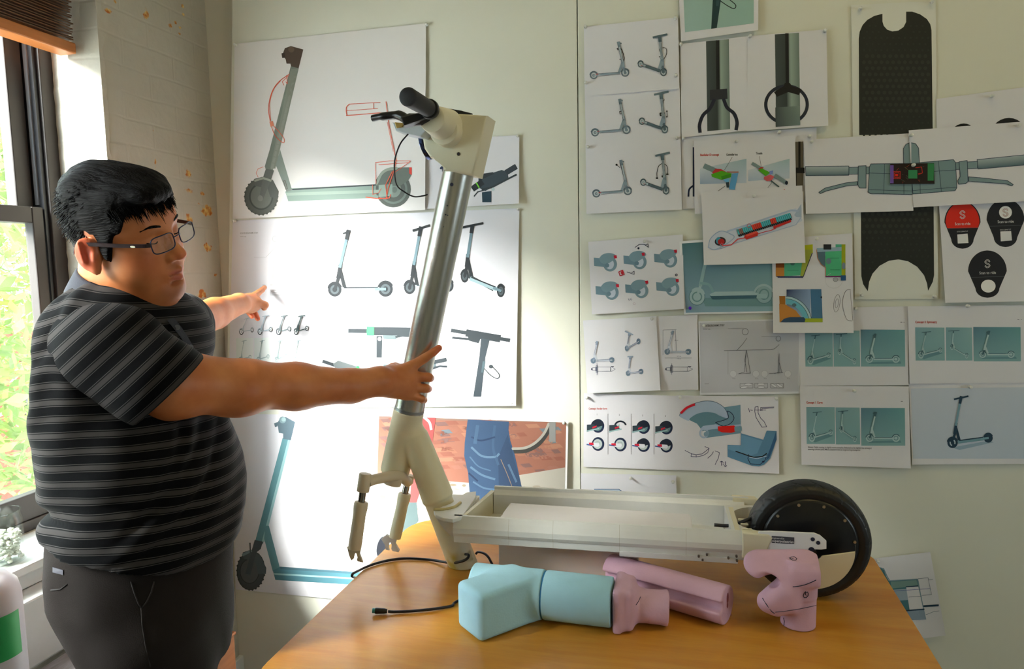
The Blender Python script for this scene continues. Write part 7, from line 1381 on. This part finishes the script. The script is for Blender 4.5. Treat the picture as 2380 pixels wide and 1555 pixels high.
# ---- striped polo shirt (lofted from measured outlines)
def stripe_mat():
    m = bpy.data.materials.new('striped_jersey'); m.use_nodes = True; nt = m.node_tree; b = nt.nodes['Principled BSDF']; L = nt.links
    a = nt.nodes.new('ShaderNodeAttribute'); a.attribute_name = 'sv'; dv = nt.nodes.new('ShaderNodeMath'); dv.operation = 'DIVIDE'; dv.inputs[1].default_value = .0292; L.new(a.outputs['Fac'], dv.inputs[0])
    fr = nt.nodes.new('ShaderNodeMath'); fr.operation = 'FRACT'; L.new(dv.outputs[0], fr.inputs[0]); r = nt.nodes.new('ShaderNodeValToRGB'); r.color_ramp.interpolation = 'LINEAR'
    dk, gr, hi = srgb(7, 8, 11), srgb(56, 54, 54), srgb(78, 76, 76); el = r.color_ramp.elements; el[0].position = 0; el[0].color = dk; el[1].position = 1; el[1].color = dk
    for p, c in ((.12, dk), (.15, hi), (.18, dk), (.215, dk), (.25, gr), (.50, gr), (.535, dk), (.57, dk), (.60, hi), (.63, dk)): e = el.new(p); e.color = c
    L.new(fr.outputs[0], r.inputs[0]); L.new(r.outputs[0], b.inputs['Base Color']); b.inputs['Roughness'].default_value = .85; b.inputs['Specular IOR Level'].default_value = .08; b.inputs['Sheen Weight'].default_value = .04; b.inputs['Sheen Roughness'].default_value = .4
    tc = nt.nodes.new('ShaderNodeTexCoord'); n2 = nt.nodes.new('ShaderNodeTexNoise'); n2.inputs['Scale'].default_value = 700; bp = nt.nodes.new('ShaderNodeBump'); bp.inputs['Strength'].default_value = .2; bp.inputs['Distance'].default_value = .001; L.new(tc.outputs['Object'], n2.inputs[0]); L.new(n2.outputs[0], bp.inputs['Height']); L.new(bp.outputs[0], b.inputs['Normal'])
    return m
M_sh = stripe_mat(); M_dkf = mat('dark_rib', srgb(34, 38, 50), rough=.85, bump=.2, bscale=500)
ROWS = [(655, 200, 345, .095, .40), (672, 165, 372, .120, .38), (700, 128, 398, .165, .32), (730, 108, 418, .195, .24), (770, 90, 437, .212, .14), (830, 75, 462, .215, .05), (900, 67, 486, .205, 0), (960, 66, 512, .198, 0), (1020, 70, 541, .195, 0), (1080, 77, 562, .195, 0), (1140, 92, 574, .195, 0), (1200, 94, 575, .198, 0), (1250, 88, 568, .200, 0), (1292, 84, 556, .202, 0)]
DP = 1.46
class Stack:
    """horizontal rounded sections whose outline in the photo is measured row by row"""
    def __init__(s, rows, ex=2.3, k=.0, op='u'):
        s.k, s.op, s.ex = k, op, ex; T = []
        for (py, xl, xr, b) in rows:
            c = at((xl + xr) / 2, py, DP); a = np.linalg.norm(at(xr, py, DP) - at(xl, py, DP)) / 2; cx = c[0]; tt = np.linspace(0, 2 * math.pi, 73)
            for _ in range(14):
                X = np.sign(np.cos(tt)) * np.abs(np.cos(tt)) ** (2 / ex) * a; Y_ = np.sign(np.sin(tt)) * np.abs(np.sin(tt)) ** (2 / ex) * b
                q = (np.stack([cx + X - C0[0], c[1] + Y_ - C0[1], X * 0 + c[2] - C0[2]], 1)) @ M3.T; u_ = CX + F * q[:, 0] / q[:, 2]
                dl, dr_ = xl - u_.min(), xr - u_.max(); cx += (dl + dr_) / 2 * DP / F * .8; a += (dr_ - dl) / 2 * DP / F * .8
            T.append((c[2], cx, c[1], a, b))
        s.T = np.array(T[::-1]); s.z0, s.z1 = s.T[0, 0], s.T[-1, 0]; s.cc = np.array([s.T[:, 1].mean(), s.T[:, 2].mean(), (s.z0 + s.z1) / 2]); s.br = math.hypot((s.z1 - s.z0) / 2, .26)
    def par(s, z): return [np.interp(z, s.T[:, 0], s.T[:, i]) for i in (1, 2, 3, 4)]
    def d(s, P):
        cx, cy, a, b = s.par(P[:, 2]); q = ((np.abs(P[:, 0] - cx) / a) ** s.ex + (np.abs(P[:, 1] - cy) / b) ** s.ex) ** (1 / s.ex)
        e = (q - 1) * np.minimum(a, b) * .92
        return np.maximum(e, np.maximum(s.z0 - P[:, 2], P[:, 2] - s.z1))
def zpy(py): return at(320, py, DP)[2]
def wrap(a): return (a + math.pi) % (2 * math.pi) - math.pi
CR = [(zpy(1145), math.pi, 1.1, .026, .011, 0), (zpy(1112), math.pi, .9, -.010, .014, 0), (zpy(1178), math.pi, 1.0, -.008, .015, 0), (zpy(1130), -2.2, .7, .008, .009, .02), (zpy(1215), -.9, .9, .006, .010, .05), (zpy(1150), -.5, .7, .006, .010, -.06), (zpy(1235), -2.4, .7, .008, .010, -.05), (zpy(1060), -.35, .6, .009, .014, .14), (zpy(1010), -.3, .5, .009, .016, .20), (zpy(1100), -.2, .6, .006, .012, .16), (zpy(1000), math.pi, .8, .005, .02, 0), (zpy(940), -2.7, .8, .005, .02, .05)]
def wrapn(a): return (a + math.pi) % (2 * math.pi) - math.pi
STK = Stack([(800, 92, 440, .185), (830, 76, 458, .198), (900, 67, 486, .203), (960, 66, 512, .198), (1020, 70, 541, .195), (1080, 77, 562, .195), (1140, 92, 574, .195), (1200, 94, 575, .198), (1250, 88, 568, .200), (1296, 84, 556, .202)])
def sh_post(P, D):
    z = P[:, 2]; cx, cy, a, b = STK.par(z); th = np.arctan2((P[:, 1] - cy) / b, (P[:, 0] - cx) / a); d = np.zeros(len(P))
    for (z0, t0, tw, A_, w, sl_) in CR:
        dt = wrapn(th - t0); q = (z - z0 - sl_ * dt) / w; d -= A_ * np.exp(-q * q) * np.exp(-(dt / tw) ** 2)
    d += .0022 * np.sin(th * 5 + z * 14) + .0015 * np.sin(th * 9 - z * 40) * np.where(z < 1.25, 1, .4)
    hemz = STK.z0 + .012 + .048 * np.clip(-np.sin(th), 0, 1) ** 1.5 + .075 * np.clip(-np.cos(th), 0, 1) ** 1.3 + .006 * np.sin(th * 3)
    return np.maximum(D - d, hemz - z)
NKC = at(290, 668, 1.43)
shp = [STK, Cap(at(250, 800, 1.375), at(400, 775, 1.60), .080, .078, k=.05), Ell(at(238, 768, 1.44), (.080, .135, .078), k=.05), Cap(at(235, 740, 1.38), at(262, 688, 1.43), .062, .052, k=.05), Cap(at(375, 745, 1.58), at(320, 700, 1.48), .062, .050, k=.05), Ell(at(350, 790, 1.47), (.090, .13, .085), k=.08),
       Cap(NKC + np.array([-.02, 0, .1]), at(300, 730, 1.45), .066, .060, k=.012, op='s')]
def sh_attr(V):
    cx, cy, a, b = STK.par(V[:, 2]); th = np.arctan2((V[:, 1] - cy) / b, (V[:, 0] - cx) / a); return {'sv': V[:, 2] + .008 * np.sin(th * 2 + 1)}
sh = sdf_obj('polo_shirt', shp, .0042, M_sh, man, post=sh_post, attrf=sh_attr, smooth_it=1, margin=.03)
# near sleeve
def sleeve(prims, cut, nrm_, off):
    def af(V): return {'sv': (V - cut) @ nrm_ + off + 10}
    return sdf_obj('sleeve', prims, .0035, M_sh, sh, attrf=af, smooth_it=2)
CU = at(404, 899, 1.372); NN = _n(M3.T @ np.array([.63, .70, .33]))
prs = [Cap(at(228, 800, 1.375), at(258, 825, 1.35), .088, .090, k=0), Cap(at(258, 825, 1.35), at(352, 885, 1.355), .091, .086, k=.03), Cap(at(352, 885, 1.355), at(480, 935, 1.44), .085, .080, k=.03), Ell(at(262, 775, 1.38), (.085, .085, .06), k=.03), Half(CU, NN, op='s', k=.003)]
sleeve(prs, CU, NN, .004)
CL = at(425, 745, 1.80); NL = _n(M3.T @ np.array([.25, .25, .9]))
sleeve([Cap(at(385, 762, 1.60), at(412, 760, 1.74), .088, .082, k=0), Cap(at(412, 760, 1.74), at(430, 760, 1.86), .082, .078, k=.02), Half(CL, NL, op='s', k=.003)], CL, NL, 0)
# collar: band standing round the neck and folded over
bm = bmesh.new(); CC_ = at(293, 694, 1.435); n_ = 72; R = []
for (ra, rb, dz) in ((.078, .074, .034), (.082, .078, .038), (.087, .083, .034), (.097, .095, .012), (.106, .106, -.010), (.104, .104, -.012), (.090, .088, .000)):
    ring = []
    for k in range(n_ + 1):
        th = math.radians(10) + math.radians(340) * k / n_; x, y = ra * math.cos(th), rb * math.sin(th); fr_ = math.exp(-(min(k, n_ - k) / 7) ** 2); z = dz - .40 * x - fr_ * .020 * (1 if dz < .02 else .4) - .006 * abs(math.sin(th))
        ring.append(bm.verts.new((CC_[0] + x + fr_ * (.014 if dz < .02 else -.004), CC_[1] + y, CC_[2] + z)))
    R.append(ring)
for i in range(len(R) - 1):
    for k in range(n_): bm.faces.new((R[i][k], R[i + 1][k], R[i + 1][k + 1], R[i][k + 1]))
for e in (0, -1): bm.faces.new([r[e] for r in R])
from_bm('collar', bm, M_dkf, sh, smooth=True)
def on_surf(prims, pts, post=None, back=.0003):
    out = []
    for (x, y) in pts:
        d = .9; r = ray(x, y)
        for _ in range(160):
            P = (C0 + r * d)[None]; dd = sdf_eval(prims, P); dd = (post(P, dd) if post else dd)[0]
            if dd < .0006: break
            d += min(max(dd * .7, .0005), .05)
            if d > 2: break
        if d < 2: out.append(C0 + r * (d - back))
    return out
# placket strip and buttons
A_ = on_surf(shp, [(388, 744), (404, 764), (420, 784), (436, 808), (448, 830)], sh_post, .003); B_ = on_surf(shp, [(404, 738), (420, 758), (435, 780), (450, 806), (462, 832)], sh_post, .003)
if len(A_) == 5 == len(B_):
    bm = bmesh.new(); R = [(bm.verts.new(p), bm.verts.new(q)) for p, q in zip(A_, B_)]
    for i in range(4): bm.faces.new((R[i][0], R[i + 1][0], R[i + 1][1], R[i][1]))
    from_bm('placket', bm, M_dkf, sh, smooth=True)
    for i in (1, 3):
        p = (A_[i] + B_[i]) / 2; bm = bmesh.new(); u = _n(C0 - p); add_cyl(bm, p, p + u * .003, .0055, seg=18); from_bm('button', bm, mat('button_grey', srgb(96, 98, 108), rough=.3), sh)
# ---- trousers
tr = [Stack([(1180, 110, 540, .17), (1290, 92, 545, .175), (1350, 106, 546, .178), (1420, 146, 545, .176), (1500, 196, 540, .162), (1555, 228, 534, .150)], k=0), Cap(at(350, 1480, 1.385), at(362, 1560, 1.405), .098, .100, k=.03), Cap(at(362, 1560, 1.405), kN, .100, .088, k=.03), Cap(kN, aN + np.array([0, 0, .02]), .088, .080, k=.02),
      Cap(at(350, 1480, 1.54), at(372, 1560, 1.56), .100, .098, k=.03), Cap(at(372, 1560, 1.56), kF, .098, .086, k=.03), Cap(kF, aF + np.array([0, 0, .02]), .086, .080, k=.02), Half((0, 0, 1.0), (0, 0, 1), op='s'), Half((0, 0, .06), (0, 0, -1), op='s')]
def tr_post(P, D):
    return D + .0035 * sines(P, [(18, 9, 26), (-14, 20, 22), (25, -6, -16)], 2) + .002 * sines(P, [(60, 20, 18), (-50, 40, 22)], 8)
tro = sdf_obj('trousers', tr, .0055, mat('charcoal_twill', srgb(32, 28, 27), rough=.9, spec=.12, bump=.25, bscale=500, var=.12, vscale=12), man, post=tr_post, margin=.006, smooth_it=2)
M_seam = mat('seam_dark', srgb(30, 27, 27), rough=.9)
for pts, w in (([(304, 1352), (312, 1378), (322, 1404), (328, 1412)], .0012), ([(358, 1352), (352, 1376), (340, 1400), (328, 1414)], .0016), ([(328, 1412), (330, 1450), (338, 1500), (350, 1550)], .0010), ([(96, 1362), (118, 1372), (140, 1370), (156, 1358)], .0013)):
    pp_ = on_surf(tr, pts, tr_post)
    if len(pp_) > 1: bm = bmesh.new(); add_tube(bm, pp_, w, 8); from_bm('pocket_seam', bm, M_seam, tro, smooth=True)
pp_ = on_surf(tr, [(123, 1318), (147, 1325), (147, 1336), (123, 1330)], tr_post)
if len(pp_) == 4: bm = bmesh.new(); add_prism(bm, pp_, M3[2] * -.0012); from_bm('pocket_tag', bm, mat('tag_slate', srgb(58, 58, 70), rough=.6), tro)
for a_ in (aN, aF):
    p = [Cap(a_ + np.array([-.03, 0, -.035]), a_ + np.array([.15, 0, -.045]), .046, .040, k=0, flat=None), Cap(a_, a_ + np.array([0, 0, .04]), .046, .046, k=.02), Half((0, 0, .002), (0, 0, -1), op='s')]
    sdf_obj('shoe', p, .005, mat('black_leather', srgb(26, 24, 24), rough=.4), man)
